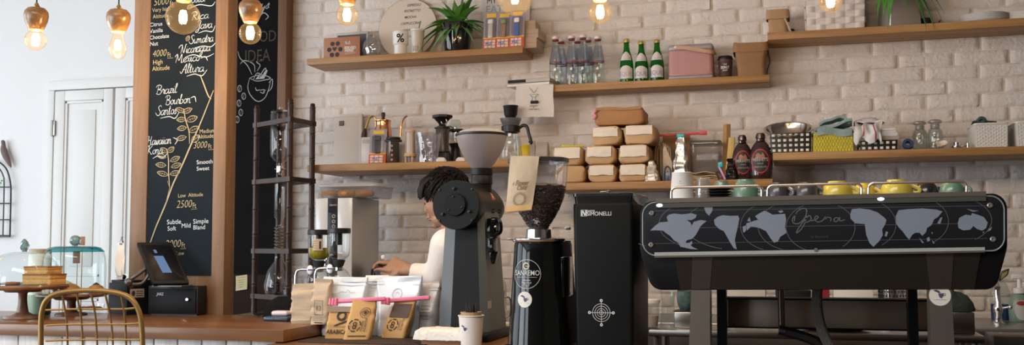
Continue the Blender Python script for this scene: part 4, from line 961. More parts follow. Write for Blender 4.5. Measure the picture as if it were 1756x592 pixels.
t = thing('hand_grinder', 'squat black hand grinder with clear bowl and round black rim', 'hand grinder', (cx, -d, DZ))
m = M(); m.lathe([(0, 0), (13*k, 0), (13*k, .006), (8*k, h*.30), (7.5*k, h*.38), (11*k, h*.46), (12*k, h*.48), (0, h*.5)], 28); m.lathe([(11*k, h*.74), (14.5*k, h*.755), (14.5*k, h*.79), (11*k, h*.80)], 28); build('body', m, BLACKPLASTIC, t)
m = M(); m.lathe([(7*k, h*.48), (10.5*k, h*.58), (11.5*k, h*.74), (10.5*k, h*.9), (8*k, h*1.0), (0, h)], 28); build('clear_bowl', m, CLEAR, t)
m = M(); m.tube(sm([(0, 0, h*.8), (-8*k, -6*k, h*.86), (-12*k, -9*k, h*.84)], 4), 1.2*k, 8); m.lathe([(0, h*.5), (2*k, h*.5), (2*k, h*.85), (0, h*.86)], 10); build('crank', m, CHROME, t)
for px, d, w, lb in ((757, .33, .052, 'small folded white cloth at the foot of clear tumbler'), (791, .30, .05, 'small white paper scrap at the foot of squat hand grinder')):
    m = M(); m.loft([[(x+nz(x*60, z, 3)*.004, y, z+nz(x*40, y*40, 1)*.003*(z > .002)) for x, y in rr(w*q, .05*q, .01, 4)] for z, q in ((0, 1), (.012, 1), (.02, .8), (.026, .55))]); solo('paper_napkin', lb, 'napkin', m, WHITEPAPER, (X(px, 275, d), -d, DZ), 12)
d = .27; cx = X(876, 240, d); k = KP(876, 240, d); h = Z(876, 182, d)-DZ; zz = lambda py: Z(876, py, d)-DZ
t = thing('carafe', 'tall glass coffee carafe with black cone dripper and black handle', 'carafe', (cx, -d, DZ))
m = M(); m.lathe([(0, .002), (20*k, 0), (21*k, .006), (17*k, zz(240)), (14*k, zz(226)), (15*k, zz(218))], 32); build('glass_body', m, CLEAR, t)
m = M(); m.lathe([(13*k, zz(219)), (18*k, zz(206)), (18.5*k, zz(203.5)), (17*k, zz(203.5)), (12*k, zz(218))], 32); build('funnel', m, glass('smoke_funnel', (.55, .58, .6), .7, .1, .1, milky=.35, mcol=(.45, .46, .48)), t)
m = M(); m.lathe([(14*k, zz(228)), (16*k, zz(227)), (16.5*k, zz(217)), (14.5*k, zz(216))], 32); co = build('collar', m, BLACKPLASTIC, t)
m = M(); m.tube(sm([(14*k, 0, zz(221)), (22*k, -.002, zz(216)), (29*k, -.004, zz(219)), (32*k, -.005, zz(230)), (36*k, -.006, zz(244)), (34*k, -.006, zz(247))], 6), [2.4*k]*25+[3.2*k]*6, 10, sy=1.2); build('handle', m, BLACKPLASTIC, co)
m = M(); m.lathe([(8*k, zz(203)), (11.5*k, zz(196)), (12.5*k, zz(184)), (13.2*k, zz(183)), (13.2*k, zz(181.5)), (12*k, zz(182)), (7*k, zz(203))], 28); build('cone_dripper', m, BLACKPLASTIC, t)
d = .14; m = M(); k = KP(902, 260, d); hh = Z(902, 248, d)-DZ
m.lathe([(0, 0), (12*k, .002), (14*k, hh*.35), (13*k, hh*.75), (9*k, hh*.96), (0, hh)], 24); m.lathe([(6*k, hh*.3), (8*k, hh*.34), (6*k, hh*.4)], 16)
solo('yellow_canister', 'bright yellow rounded plastic canister behind the glass carafe handle', 'canister', m, mat('bright_yellow', (.90, .62, .02), .4), (X(902, 260, d), -d, DZ))
for px, w, top, lb, rz in ((913, .035, 242, 'thin grey paper packet leaning behind yellow canister', 20), (930, .075, 244, 'wider grey paper packet between yellow canister and kraft bag pile', -8)):
    d = .20; m = M(); m.loft(bagloops(w, .04, Z(px, top, d)-DZ, .8, seed=px)); solo('paper_packet', lb, 'packet', m, mat('grey_paper', (.42, .36, .33), .7, var=.1), (X(px, 260, d), -d, DZ), rz)

FLAP = mat('cream_flap_paper', (.78, .70, .60), .7, var=.05, bump=.15, bscale=30)
def kraft_brick(px0, px1, z0_, z1_, label, fl=(.0, 1., .42), seed=0, d=.335, dep=.22, mt=None, rz=0., flap=True, py=280):
    x0, x1 = X(px0, py, d), X(px1, py, d); w = x1-x0; h = z1_-z0_
    t = thing('coffee_bag', label, 'bag', ((x0+x1)/2, -d, z0_+.0004), rz, 'full kraft coffee bags piled on the low shelf')
    L = []
    for v, q in ((0, .80), (.012, .90), (.04, .97), (.12, 1.0), (.25, 1.0), (.4, .985), (.6, .99), (.8, .99), (.95, .95), (1, .84)):
        L.append([])
        for x, z in rr(w*q, h*q, min(.032, h*.34), 6):
            z2 = max(min(z+h/2+nz(x*30+seed, v*7, z*30)*.007+.0008, h), 0.0)
            if z < -h*.2: z2 = max(0, z2*.9)
            L[-1].append((x+nz(x*16, v*7+seed, z*34)*.009, v*dep+nz(x*34, seed, z*34)*.008*(v < .1), z2))
    m = M(); m.loft(L); b = build('body', m, mt or KRAFT, t, smooth=50)
    if flap:
        a, c, lo = fl
        def fn(u, v):
            x = (a+(c-a)*u-.5)*w*.84; zz_ = h*(lo+(.93-lo)*v)+(1-v)*(.005*nz(u*3, seed, 0)+.0012*sin(u*9+seed))
            return (x+nz(u*4, v*3, seed)*.004, -.0062-.003*sin(PI*u)+nz(u*6, v*6, seed)*.003+.012*max(0, v-.7)**1.5*4, zz_)
        m = M(); m.slab(fn, 14, 8, .0022); build('folded_flap', m, FLAP, t)
    return t
zt1, zt2, zt3, zt4 = (Z(1060, py, .34) for py in (281.5, 248.5, 215.5, 184))
kraft_brick(950, 1002, EZ, zt1, 'kraft coffee bag in the bottom row, partly behind the bean hopper', (.0, .7, .9), 1, flap=False)
kraft_brick(1007, 1056, EZ, zt1, 'kraft coffee bag in the middle of the bottom row with broad cream flap', (0, 1, .40), 2)
kraft_brick(1060, 1110, EZ, zt1, 'kraft coffee bag in the bottom row next to crumpled foil bag', (0, 1, .38), 3)
kraft_brick(947, 999, zt1, zt2, 'kraft coffee bag of the middle row lying under the yellow clip', (0, 1, .36), 4)
kraft_brick(1003, 1055, zt1, zt2, 'kraft coffee bag in the centre of the middle row of the pile', (0, .95, .40), 5)
kraft_brick(1060, 1113, zt1, zt2, 'kraft coffee bag of the middle row nearest the red clip stick', (0, 1, .36), 6)
kraft_brick(1014, 1065, zt2, zt3, 'kraft coffee bag of the upper pair lying with a tilted flap', (0, .98, .44), 7)
kraft_brick(1070, 1124, zt2, zt3+.003, 'kraft coffee bag of the upper pair nearest the red clip stick', (0, 1, .48), 8)
BROWNK = mat('deep_brown_kraft', (.40, .20, .08), .7, var=.12, scale=9, bump=.2, bscale=22)
t = kraft_brick(1019, 1105, zt3+.004, zt4, 'wide brown kraft bag lying crosswise on top of the bag pile', seed=9, mt=BROWNK, flap=False, dep=.18)
m = M(); w = X(1105, 200, .335)-X(1019, 200, .335); h = zt4-zt3
m.slab(lambda u, v: ((u-.5)*w*.9, -.004+.002*sin(9*u), h*(.80+.16*v)+.003*sin(7*u)), 14, 3, .003); build('fold', m, BROWNK, t)
m = M(); kx = X(1021, 198, .33); m.tube(sm([(-.008, -.004, -.022), (.004, -.006, -.006), (-.004, -.006, .008), (.008, -.004, .02)], 5), .005, 8); m.ball((.004, -.004, .02), .007)
solo('bag_clip', 'pink bag clip on the end of the topmost kraft bag', 'clip', m, PINK, (kx-.001, -.335, Z(1014, 198, .335)))
m = M(); m.box(-.055, .055, -.006, .006, 0, .009, .003); m.box(-.055, -.03, -.008, .008, -.0, .011, .003); solo('bag_clip', 'yellow green bag clip lying on a middle row kraft bag', 'clip', m, mat('lime_plastic', (.58, .56, .03), .4), (X(982, 247, .28), -.28, zt2+.0015), 5)
FOIL = mat('silver_foil', (.66, .65, .63), .24, .85, var=.1, bump=.7, bscale=22)
def foil_bag(px, d, zb, w, dp, top, label, mt, seed, topw=.45, rz=0.):
    h = Z(px, top, d)-zb; L = []
    for j in range(27):
        v = j/26; ww = w*(1-(1-topw)*v**1.5); dd = dp*(1-v**1.5)+.006
        L.append([(x+nz(x*60, v*6, y*60+seed)*.012*(.3+.7*v), y+nz(x*70, v*6, y*60+seed+7)*.014*(v > .03), h*v) for x, y in rr(ww, dd, dd*.3, 8)])
    m = M(); m.loft(L)
    return m, (X(px, 290, d), -d, zb), h
m, l, h = foil_bag(1118, .335, EZ, .068, .05, 276, '', FOIL, 2, .25); solo('foil_bag', 'small crumpled pale foil bag at the pile foot', 'bag', m, mat('pale_foil', (.66, .58, .51), .34, .3, bump=.6, bscale=30), l, smooth=22)
m, l, h = foil_bag(1168, .30, EZ, .078, .06, 232, '', FOIL, 12, .32)
t = thing('foil_bag', 'tall crumpled silver foil bag closed with a teal clip', 'bag', l); build('bag', m, FOIL, t, smooth=22)
m = M(); m.box(-.018, .018, -.009, .009, h-.012, h+.006, .004); build('clip', m, TEAL, t, label='teal clip')
d = .05; x0, x1 = X(1137, 260, d), X(1184, 260, d); m = M(); m.box(0, x1-x0, -.003, .003, 0, Z(1160, 232, d)-EZ, .001); solo('cardboard_sheet', 'flat brown cardboard sheet standing against the bricks behind the foil bag', 'cardboard', m, mat('brown_cardboard', (.34, .19, .10), .8), (x0, -d, EZ))
d = .135; x0, x1 = X(1112, 230, d), X(1211, 230, d); zz = Z(1160, 232, d)
t = thing('clip_stick', 'long red pink clip stick lying across the packets behind the foil bag', 'clip', (x0, -d, zz))
m = M(); L_ = x1-x0; m.box(0, L_, -.004, .004, -.006, .006, .002, T=Matrix.Rotation(R(-1.2), 4, 'Y')); build('bar', m, mat('red_pink_plastic', (.70, .06, .10), .4), t)
m = M(); m.box(L_-.03, L_+.004, -.007, .007, -.009, .011, .003, T=Matrix.Rotation(R(-1.2), 4, 'Y')); build('end_catch', m, mat('red_pink_plastic', (.70, .06, .10), .4), t)
d = .16
t = thing('paper_bag_stack', 'dark brown folded paper bags with loose handles beside pile', 'paper bags', (X(1124, 280, d), -d, EZ)); hh = Z(1124, 250, d)-EZ
m = M()
m.slab(lambda u, v: ((u-.5)*.06, .004*sin(5*u), hh*v), 6, 6, .012); build('bags', m, mat('dark_brown_paper', (.15, .08, .045), .8), t)
m = M(); m.tube(sm([(0, -.012, hh*.6), (.006, -.016, hh*.95), (.018, -.016, hh*1.04), (.026, -.016, hh*.9), (.03, -.012, hh*.2)], 5), .0035, 6); m.tube(sm([(.012, -.014, hh*.5), (.014, -.018, hh*.85), (.024, -.018, hh*.97), (.034, -.018, hh*.85), (.038, -.014, hh*.1)], 5), .003, 6); build('handle', m, KRAFTLIGHT, t)
d = .25; hh = Z(1148, 246, d)-EZ
m = M()
for q in range(5): m.slab(lambda u, v, q=q: (-.02+q*.008+.010*(1-v)*q*.3, (u-.5)*.07, (hh-.006*q)*v), 3, 5, .0022)
m.slab(lambda u, v: (-.022+.045*u, -.036, hh*(.97-.6*abs(u-.2))*v), 4, 4, .002)
solo('folded_paper_bags', 'pale kraft folded bags standing on edge before the cardboard sheet', 'paper bags', m, KRAFTLIGHT, (X(1149, 290, d), -d, EZ), -12)
m = M(); d = .335; m.tube(sm([(-.016, 0, 0.004), (-.012, 0, .05), (.0, 0, .07), (.014, 0, .055), (.016, 0, .004)], 5), .005, 6); m.box(-.014, .014, .002, .02, 0, .045, .003); solo('binder_clip', 'dark blue grey binder clip at the foot of the pale folded bags', 'clip', m, mat('blue_grey_metal', (.10, .13, .17), .35, .5), (X(1144, 300, d), -d, EZ))
d = .22; x0, x1 = X(1185, 270, d), X(1238, 270, d); w = x1-x0; zb_ = EZ+.042; h = Z(1210, 243, d)-zb_
t = thing('storage_box', 'clear lidded plastic box resting on folded kraft paper', 'box', ((x0+x1)/2, -d, zb_))
m = M(); m.loft([[(x, y, z) for x, y in rr(w*q, .13*q, .02, 6)] for q, z in ((.90, 0), (.93, .004), (.98, h*.9))], cap=False); m.prism(rr(w*.9, .117, .02, 6), 0, .002, axis='z'); build('box', m, glass('box_plastic', (.80, .78, .78), .6, .08, .08, milky=.22, mcol=(.6, .57, .55)), t)
m = M(); m.loft([[(x, y, z) for x, y in rr(w*q, .13*q, .02, 6)] for q, z in ((.99, h*.88), (1.03, h*.89), (1.03, h*.97), (.98, h))]); build('lid', m, glass('lid_plastic', (.62, .60, .60), .6, .08, .1, milky=.2, mcol=(.3, .28, .27)), t)
m = M(); t0 = face(0, -.066, 0)
m.text('Fresh', .020, t0 @ Matrix.Translation((0, h*.6, 0)), shear=.2); m.text('COFFEE', .018, t0 @ Matrix.Translation((0, h*.45, 0))); build('lettering', m, mat('grey_box_print', (.22, .2, .2), .6), t)
for q in range(5):
    m = M(); x0, x1 = X(1184, 300, .27)+.004*q, X(1233, 300, .27)-.003*q; w = x1-x0
    m.slab(lambda u, v, q=q: ((u-.5)*w, (v-.5)*.17, .0045+.0018*sin(7*u+q)*sin(3*v+1)*(1 if q < 4 else 2)), 16, 8, .004)
    solo('kraft_sheet', ['lowest folded kraft sheet of the flat stack', 'second folded kraft sheet in the flat stack', 'third folded kraft sheet in the flat stack', 'fourth folded kraft sheet in the flat stack', 'top folded kraft sheet under the clear plastic box'][q], 'paper', m, [KRAFT, KRAFTLIGHT, KRAFT, mat('dark_brown_paper', (.15, .08, .045), .8), KRAFTLIGHT][q], (x0+w/2, -.265, EZ+.0005+.0078*q), 0, 'folded kraft paper under the plastic box')
d = .20; hh = Z(1244, 213, d)-EZ; m = M(); m.slab(lambda u, v: ((u-.5)*.034+.012*v, .010*abs(u-.5)*2, hh*v), 4, 8, .003); m.slab(lambda u, v: (-.017+.012*v+.006*u, .01+.05*u, hh*.98*v), 3, 6, .002)
solo('paper_packet', 'tall narrow brown paper packet standing next to the syrup bottles', 'packet', m, mat('orange_brown_paper', (.42, .23, .09), .75), (X(1243, 260, d), -d, EZ), 0)
d = .27; hh = Z(1254, 236, d)-EZ; m = M(); m.loft([[(x+.018*v, y, hh*v) for x, y in rr(.04*(1-.25*v), .028*(1-.6*v)+.004, .004, 3)] for v in [i/8 for i in range(9)]]); solo('foil_packet', 'slim golden yellow packet leaning beside the syrup bottles', 'packet', m, mat('golden_paper', (.55, .37, .11), .5, var=.15), (X(1249, 260, d), -d, EZ))
m, l, h = foil_bag(1253, .335, EZ, .05, .035, 272, '', FOIL, 22, .3); solo('foil_bag', 'small shiny black foil bag at the foot of the syrup bottles', 'bag', m, mat('black_foil', (.03, .028, .027), .2, .6, bump=.8, bscale=30), l, smooth=20)
t = thing('stick_clip', 'lilac pink clip with teal catch hanging over the shelf edge', 'clip', (X(1238, 296, .365), -.366, Z(1238, 296, .365)), 0)
m = M(); m.box(-.005, .005, -.004, .004, -.038, .036, .003, T=Matrix.Rotation(R(-24), 4, 'Y')); build('bar', m, mat('lilac_plastic', (.72, .30, .60), .4), t)
m = M(); m.box(-.010, .012, -.006, .006, .024, .050, .004, T=Matrix.Rotation(R(-10), 4, 'Y')); build('catch', m, TEAL, t)
SYR = mat('dark_syrup_plastic', (.035, .014, .016), .16, coat=.5); REDL = mat('red_label_ring', (.45, .03, .03), .5); DKL = mat('dark_label', (.012, .01, .01), .5)
def syrup(px, d, w_px, top, label, rz=0):
    k = KP(px, 290, d); h = Z(px, top, d)-EZ; r = w_px*k/2
    t = thing('syrup_bottle', label, 'bottle', (X(px, 300, d), -d, EZ), rz, 'chocolate syrup bottles on the low shelf')
    prof = [(0, 0), (r*.80, 0), (r*.88, h*.015), (r*.92, h*.10), (r*.97, h*.25), (r, h*.40), (r*.96, h*.52), (r*.82, h*.66), (r*.60, h*.76), (r*.42, h*.81), (r*.34, h*.83)]
    m = M(); m.lathe(prof, 36, sy=.62); build('body', m, SYR, t)
    m = M(); m.lathe([(r*.34, h*.82), (r*.40, h*.825), (r*.40, h*.835), (r*.36, h*.84), (r*.36, h*.87), (r*.42, h*.885), (r*.40, h*.96), (r*.34, h*.965), (r*.34, h*.985), (r*.30, h), (0, h)], 24, sy=.9); build('cap', m, SYR, t)
    def rad(z):
        for (ra, za), (rb, zb2) in zip(prof, prof[1:]):
            if za <= z <= zb2 and zb2 > za: return ra+(rb-ra)*(z-za)/(zb2-za)
        return r
    def cv(o): return lambda p: Vector((p.x, -.62*math.sqrt(max(1e-6, rad(p.y)**2-p.x**2))-o, p.y))
    a, b, c0 = r*.74, h*.265, h*.385
    ov = lambda s, n=40: [(a*s*cos(2*PI*i/n), c0+b*s*sin(2*PI*i/n)) for i in range(n)]
    m = M(); n = 40
    def ringm(s0, s1, o, M_):
        rows = [ov(s0+(s1-s0)*q/3) for q in range(4)]; T_ = cv(o)
        M_.add([(x, z, 0) for rw in rows for x, z in rw], [(j*n+i, j*n+(i+1) % n, (j+1)*n+(i+1) % n, (j+1)*n+i) for j in range(3) for i in range(n)], 0, T_)
    ringm(.90, 1.0, .0012, m); lb = build('label_ring', m, REDL, t)
    m = M(); ringm(.02, .90, .0009, m); build('label', m, DKL, t)
    m = M(); m.text("HERSHEY'S", r*.40, lambda p: cv(.0022)(Vector((p.x, c0+h*.0+p.y, 0))), sx=.66, bold=.02); m.text('SYRUP', r*.2, lambda p: cv(.0022)(Vector((p.x, c0-h*.07+p.y, 0))), sx=.9); m.text('CHOCOLATE', r*.19, lambda p: cv(.0022)(Vector((p.x, c0-h*.14+p.y, 0))), sx=.9, bold=.01)
    build('lettering', m, mat('label_grey_print', (.42, .40, .38), .5), t)
    m = M(); m.poly([(x*r, c0+z*h) for x, z in ((-.36, .06), (-.4, .13), (-.2, .18), (.0, .15), (.12, .12), (.0, .07))], cv(.0020)); m.poly([(x*r, c0+z*h) for x, z in ((.0, .08), (.2, .19), (.36, .12), (.42, .05), (.1, .05))], cv(.0018)); build('label_picture', m, mat('label_brown', (.34, .15, .09), .5, var=.3, scale=60), t)
syrup(1274, .30, 36, 232, 'dark chocolate syrup bottle standing next to the black foil bag', 6)
syrup(1305.5, .315, 40, 228.5, 'dark chocolate syrup bottle at shelf end by the checked basket', -4)

STRIPB = mat('black_strip', (.014, .013, .013), .4); STRIPW = mat('cream_strip', (.80, .75, .70), .5)
def check_basket(px0, px1, d0, dep, h, n, rows, label):
    x0, x1 = X(px0, 250, d0), X(px1, 250, d0); w = x1-x0
    t = thing('checked_basket', label, 'basket', ((x0+x1)/2, -d0+dep/2, FZ), 0, 'black baskets with cream checks'); m = M(); tp = 1.04; s0 = 1/tp
    L = [[(x, y, z) for x, y in rr(w*q, dep*q, .008, 3)] for q, z in ((s0, 0), (1, h))]+[[(x, y, z) for x, y in rr(w*q-.008, dep*q-.008, .006, 3)] for q, z in ((1, h), (s0, .004))]
    m.loft(L, 0)
    for j in range(rows):
        z_ = h*(j+.5)/rows; q = s0+(1-s0)*(j+.5)/rows; hh_ = h/rows*.25
        for i in range(n):
            cx_ = ((i+.5)/n-.5)*w*q*.96; ww = w/n*.25
            m.box(cx_-ww, cx_+ww, -dep/2*q-.0025, -dep/2*q+.002, z_-hh_, z_+hh_, .0012, 1)
            m.box(cx_-ww, cx_+ww, dep/2*q-.002, dep/2*q+.0025, z_-hh_, z_+hh_, 0, 1)
        for i in range(max(2, int(n*dep/w))):
            nn = max(2, int(n*dep/w)); cy_ = ((i+.5)/nn-.5)*dep*q*.96; ww = dep/nn*.29
            for sg in (1, -1): m.box(sg*(w/2*q)-.0022, sg*(w/2*q)+.0022, cy_-ww, cy_+ww, z_-hh_, z_+hh_, 0, 1)
        for sgn in (-1, 1):
            m.box(-w/2*q, w/2*q, sgn*dep/2*q-.0015, sgn*dep/2*q+.0015, h*j/rows-.0+.001, h*j/rows+h/rows*.2, .001, 0)
    build('woven_body', m, [STRIPB, STRIPW], t)
    return t
hb = Z(1357, 227.5, .34)-FZ
check_basket(1320, 1392, .34, .19, hb, 7, 4, 'tall black basket with cream checks holding the steel bowl')
m = M(); r = .112
m.lathe([(0, -.062), (.05, -.060), (.078, -.048), (.098, -.018), (.104, 0), (r, .001), (r+.002, .0035), (r, .006), (.103, .004), (.096, -.015), (.076, -.045), (.05, -.056), (0, -.058)], 56, 0, Matrix.Rotation(R(23), 4, 'X'))
bw = solo('steel_bowl', 'wide polished steel mixing bowl tilted in the checked basket', 'bowl', m, mat('bowl_steel', (.55, .50, .45), .18, 1., var=.05), (X(1352, 218, .25), -.25, FZ+hb+.024))
x0, x1 = X(1396, 245, .345), X(1462, 245, .345); w = x1-x0; h = Z(1430, 229.5, .345)-FZ; YEL = mat('olive_yellow_strip', (.50, .42, .02), .5, var=.12, scale=40); YEL2 = mat('yellow_strip', (.60, .52, .05), .5, var=.12, scale=40)
t = thing('yellow_basket', 'olive yellow woven basket topped with a grey green cloth', 'basket', ((x0+x1)/2, -.26, FZ)); m = M(); woven(m, w, .17, h, 26, 6, 22, .0022, .96, (0, 1), .04); build('plaited_body', m, [YEL, YEL2], t)
def cloth_blob(cx, cy, z0_, w, dp, h, seed, fold=.014, n=26):
    m = M()
    def fn(u, v):
        x = (u-.5)*w; y = (v-.5)*dp; e = (min(u, 1-u)*2)**.35*(min(v, 1-v)*2)**.35
        z = h*e*(.65+.35*nz(u*3+seed, v*3, 1))+fold*nz(u*7+seed, v*3+u*4, 4)+fold*.5*sin(u*11+seed+v*5)
        return (x+.012*nz(u*4, v*4, seed), y, max(z, .003) if e > .05 else .003)
    m.slab(fn, n, n, .004); return m
TEALC = mat('grey_green_cloth', (.26, .36, .36), .9, var=.12, scale=30, bump=.3, bscale=300, sheen=.3)
m = cloth_blob(0, 0, 0, w*1.08, .17, .036, 2); m.slab(lambda u, v: ((u-.5)*w*.9+.008, -.09-.004*sin(9*u), -.012+.034*v+.006*sin(6*u)), 14, 4, .005)
m.slab(lambda u, v: ((u-.45)*w*.95, -.07+.10*v+.01*sin(5*u), .020+.040*u*(1-.4*v)+.004*sin(9*u+4*v)), 14, 8, .013); m.slab(lambda u, v: ((u-.5)*w*.8+.012, -.06+.09*v, .046+.030*sin(2.2*u)*(1-.3*v)-.02*(u > .9)+.003*sin(12*u)), 14, 8, .011)
solo('folded_cloth', 'grey green cloth bunched on top of the yellow basket', 'cloth', m, TEALC, ((x0+x1)/2-.002, -.26, FZ+h+.003))
hb2 = Z(1510, 240.5, .34)-FZ
check_basket(1474, 1540, .34, .19, hb2, 6, 2, 'low black basket with cream checks under the white towels')
WCL = mat('white_towel', (.74, .74, .76), .9, var=.05, bump=.3, bscale=350); RCL = mat('red_stripe_cloth', (.42, .07, .14), .9); BLS = mat('blue_stripe_cloth', (.25, .28, .36), .9)
x0, x1 = X(1494, 230, .335), X(1542, 230, .335)
zc = FZ+hb2+.002
for q in range(3):
    m = M(); w = (x1-x0)*(1-.03*q); hh = .017
    L = [[(x, y+.003*sin(20*x+q), max(0, z+hh/2)) for x, z in [(a, b) for a, b in rr(w, hh, .008, 4)]] for y in (-.07, -.03, .02, .07)]
    m.loft(L); t = solo('folded_towel', ['lowest folded beige towel on the low checked basket', 'middle folded white towel on the low checked basket', 'top folded white towel with thin blue edge'][q], 'towel', m, [mat('beige_towel', (.45, .38, .33), .9), WCL, WCL][q], ((x0+x1)/2-.004*q, -.26, zc+.0175*q), 0, 'towels folded on the low checked basket')
    if q == 2:
        m = M(); m.box(-w/2*.96, w/2*.96, -.0712, -.0706, .0065, .0085); build('stripe', m, BLS, t)
def drape(u, v):
    s = u*.34; x = -.05+.10*u+.02*nz(v*3, u*3, 3)
    if v < .45: z = .085+.012*sin(v*9)-.25*(.45-v)**2*3; y = -.02-.06*(v/.45-1)*-1
    yy = .055-.20*v; z = .075*(1-max(0, v-.55)*2.6)+.022*nz(u*5, v*5, 8)+.010*sin(u*14+v*3)
    return (x-.03*(v-.5)+.03*u*(v-.4), max(-.104, yy)-.006*sin(u*12), z)
m = M(); m.slab(drape, 20, 24, .004); m.slab(lambda u, v: (-.055+.13*u, -.05+.09*v, .080+.020*sin(3.1*u)*sin(3.1*v)+.012*nz(u*4, v*4, 3)), 14, 10, .008)
t = thing('striped_towel', 'crumpled white towel with dark red stripes spilling over the low basket', 'towel', (X(1487, 230, .27), -.262, FZ+hb2+.008)); build('towel', m, WCL, t, smooth=80)
m = M()
for u0 in (.30, .72): m.slab(lambda u, v, u0=u0: (lambda p: (p[0], p[1]-.0022, p[2]+.0022))(drape(u0+.045*u, .02+.96*v)), 2, 24, .0018)
build('stripe', m, RCL, t)
m = M(); d = .33; k = KP(1557, 249, d); m.lathe([(4.2*k, -.011), (9*k, -.011), (9*k, .011), (4.2*k, .011), (4.2*k, -.011)], 30, 0, Matrix.Rotation(R(66), 4, 'X')); solo('tape_roll', 'small dark blue roll of tape on the low shelf', 'tape', m, mat('navy_tape', (.03, .06, .16), .35), (X(1557, 250, d), -d, FZ+.024))
def jar(px, d, top, label):
    k = KP(px, 240, d); h = Z(px, top, d)-FZ; r = 12.3*k
    t = thing('glass_jar', label, 'jar', (X(px, 250, d), -d, FZ), 0, 'stoppered glass jars on the low shelf')
    m = M(); m.lathe([(0, .004), (r*.9, 0), (r, .005), (r, h*.56), (r*.9, h*.66), (r*.66, h*.72), (r*.64, h*.80), (r*.78, h*.82)], 32); m.lathe([(0, .008), (r*.92, .008), (r*.95, h*.54), (r*.6, h*.71)], 32); build('jar', m, CLEAR, t)
    m = M(); m.lathe([(0, h*.70), (r*.55, h*.71), (r*.6, h*.83), (r*.55, h*.86), (r*.9, h*.90), (r*.92, h*.95), (r*.6, h), (0, h)], 28); build('stopper', m, glass('frosted_glass', (.75, .74, .72), .5, .3, .1, milky=.3, mcol=(.6, .58, .55)), t)
jar(1578, .27, 208, 'clear stoppered glass jar nearest the blue tape roll'); jar(1604.5, .28, 205.5, 'clear stoppered glass jar nearest the small dish')
m = M(); d = .335; m.lathe([(0, 0), (.012, 0), (.019, .007), (.023, .013), (.0215, .0135), (.017, .008), (0, .003)], 28, 0, Matrix.Rotation(R(38), 4, 'X')); solo('small_dish', 'tiny pale ceramic dish propped by the stoppered jars', 'dish', m, mat('pale_ceramic', (.66, .56, .47), .3), (X(1617, 250, d), -d, FZ+.014), -25)
m = M(); d = .31; m.lathe([(0, 0), (.020, 0), (.022, .003), (.022, .012), (.014, .014), (.014, .028), (.010, .030), (0, .030)], 24); m.box(.018, .052, -.004, .004, .008, .014, .002); m.tube([(.045, 0, .004), (.045, 0, .024)], .006, 10); solo('steel_fitting', 'small shiny steel fitting with side spout on low shelf', 'fitting', m, CHROME, (X(1641, 250, d), -d, FZ))
for px0, px1, lb, top in ((1672, 1729, 'white woven basket holding a dark green cloth', 212), (1743, 1800, 'empty white woven basket at the far end of the low shelf', 209)):
    x0, x1 = X(px0, 230, .34), X(px1, 230, .34); w = x1-x0; h = Z((px0+px1)/2, top, .34)-FZ
    t = thing('white_basket', lb, 'basket', ((x0+x1)/2, -.245, FZ), 0, 'white woven baskets on the low shelf'); m = M(); woven(m, w, .19, h, 12, 14, 14, .0016, 1.06, (0, 1), .05); build('plaited_body', m, [mat('white_cord', (.74, .72, .69), .6), mat('white_cord2', (.67, .65, .62), .6)], t)
    if px0 == 1672: gx, gz = x0, FZ+h
m = M(); GRC = mat('dark_green_cloth', (.05, .085, .075), .85, var=.2, bump=.3, bscale=200)
m.slab(lambda u, v: (.0+.075*u, -.03+.06*v, .004+.022*sin(PI*u)*sin(PI*v)+.006*sin(11*u+5*v)), 14, 8, .004); m.tube(sm([(.02, -.02, .012), (.03, -.03, .024), (.045, -.028, .02), (.05, -.02, .01)], 5), .007, 8); m.tube([(.06, 0, .01), (.10, 0, .007)], .004, 6)
solo('green_cloth', 'dark green cloth tossed on the rim of a white basket', 'cloth', m, GRC, (gx-.004, -.30, gz+.004))
def kz(p): return sum((p[i]-CAM[i])*AW[i] for i in range(3))/F
LAMPW = wood('turned_lamp_wood', (.17, .078, .025), (.46, .26, .105), .3, axis=0, scale=9, dens=4, coat=.3)
BULB = None
def bulb_glass():
    m, nt, N, L = _new('amber_bulb_glass')
    out = N.new('ShaderNodeOutputMaterial'); tr_ = N.new('ShaderNodeBsdfTransparent'); gl = N.new('ShaderNodeBsdfGlossy'); em = N.new('ShaderNodeEmission')
    tr_.inputs[0].default_value = (.985, .92, .80, 1); gl.inputs[0].default_value = (1, .9, .75, 1); gl.inputs['Roughness'].default_value = .03
    lw = N.new('ShaderNodeLayerWeight'); lw.inputs[0].default_value = .35
    mx = N.new('ShaderNodeMixShader'); pwn = N.new('ShaderNodeMath'); pwn.operation = 'POWER'; pwn.inputs[1].default_value = 2.6; L.new(lw.outputs['Facing'], pwn.inputs[0]); L.new(pwn.outputs[0], mx.inputs[0]); L.new(tr_.outputs[0], mx.inputs[1]); L.new(gl.outputs[0], mx.inputs[2])
    tc = N.new('ShaderNodeTexCoord'); n_ = N.new('ShaderNodeTexNoise'); n_.inputs['Scale'].default_value = 20; L.new(tc.outputs['Object'], n_.inputs[0])
    mp = N.new('ShaderNodeMapRange'); mp.inputs[3].default_value = .06; mp.inputs[4].default_value = .14; L.new(n_.outputs['Fac'], mp.inputs[0]); L.new(mp.outputs[0], em.inputs[1]); em.inputs[0].default_value = (1, .55, .18, 1)
    ad = N.new('ShaderNodeAddShader'); L.new(mx.outputs[0], ad.inputs[0]); L.new(em.outputs[0], ad.inputs[1]); L.new(ad.outputs[0], out.inputs[0])
    return m
BULB = bulb_glass(); FIL = glow('glowing_filament', (1, .64, .25), 100.)
LD = 1.85
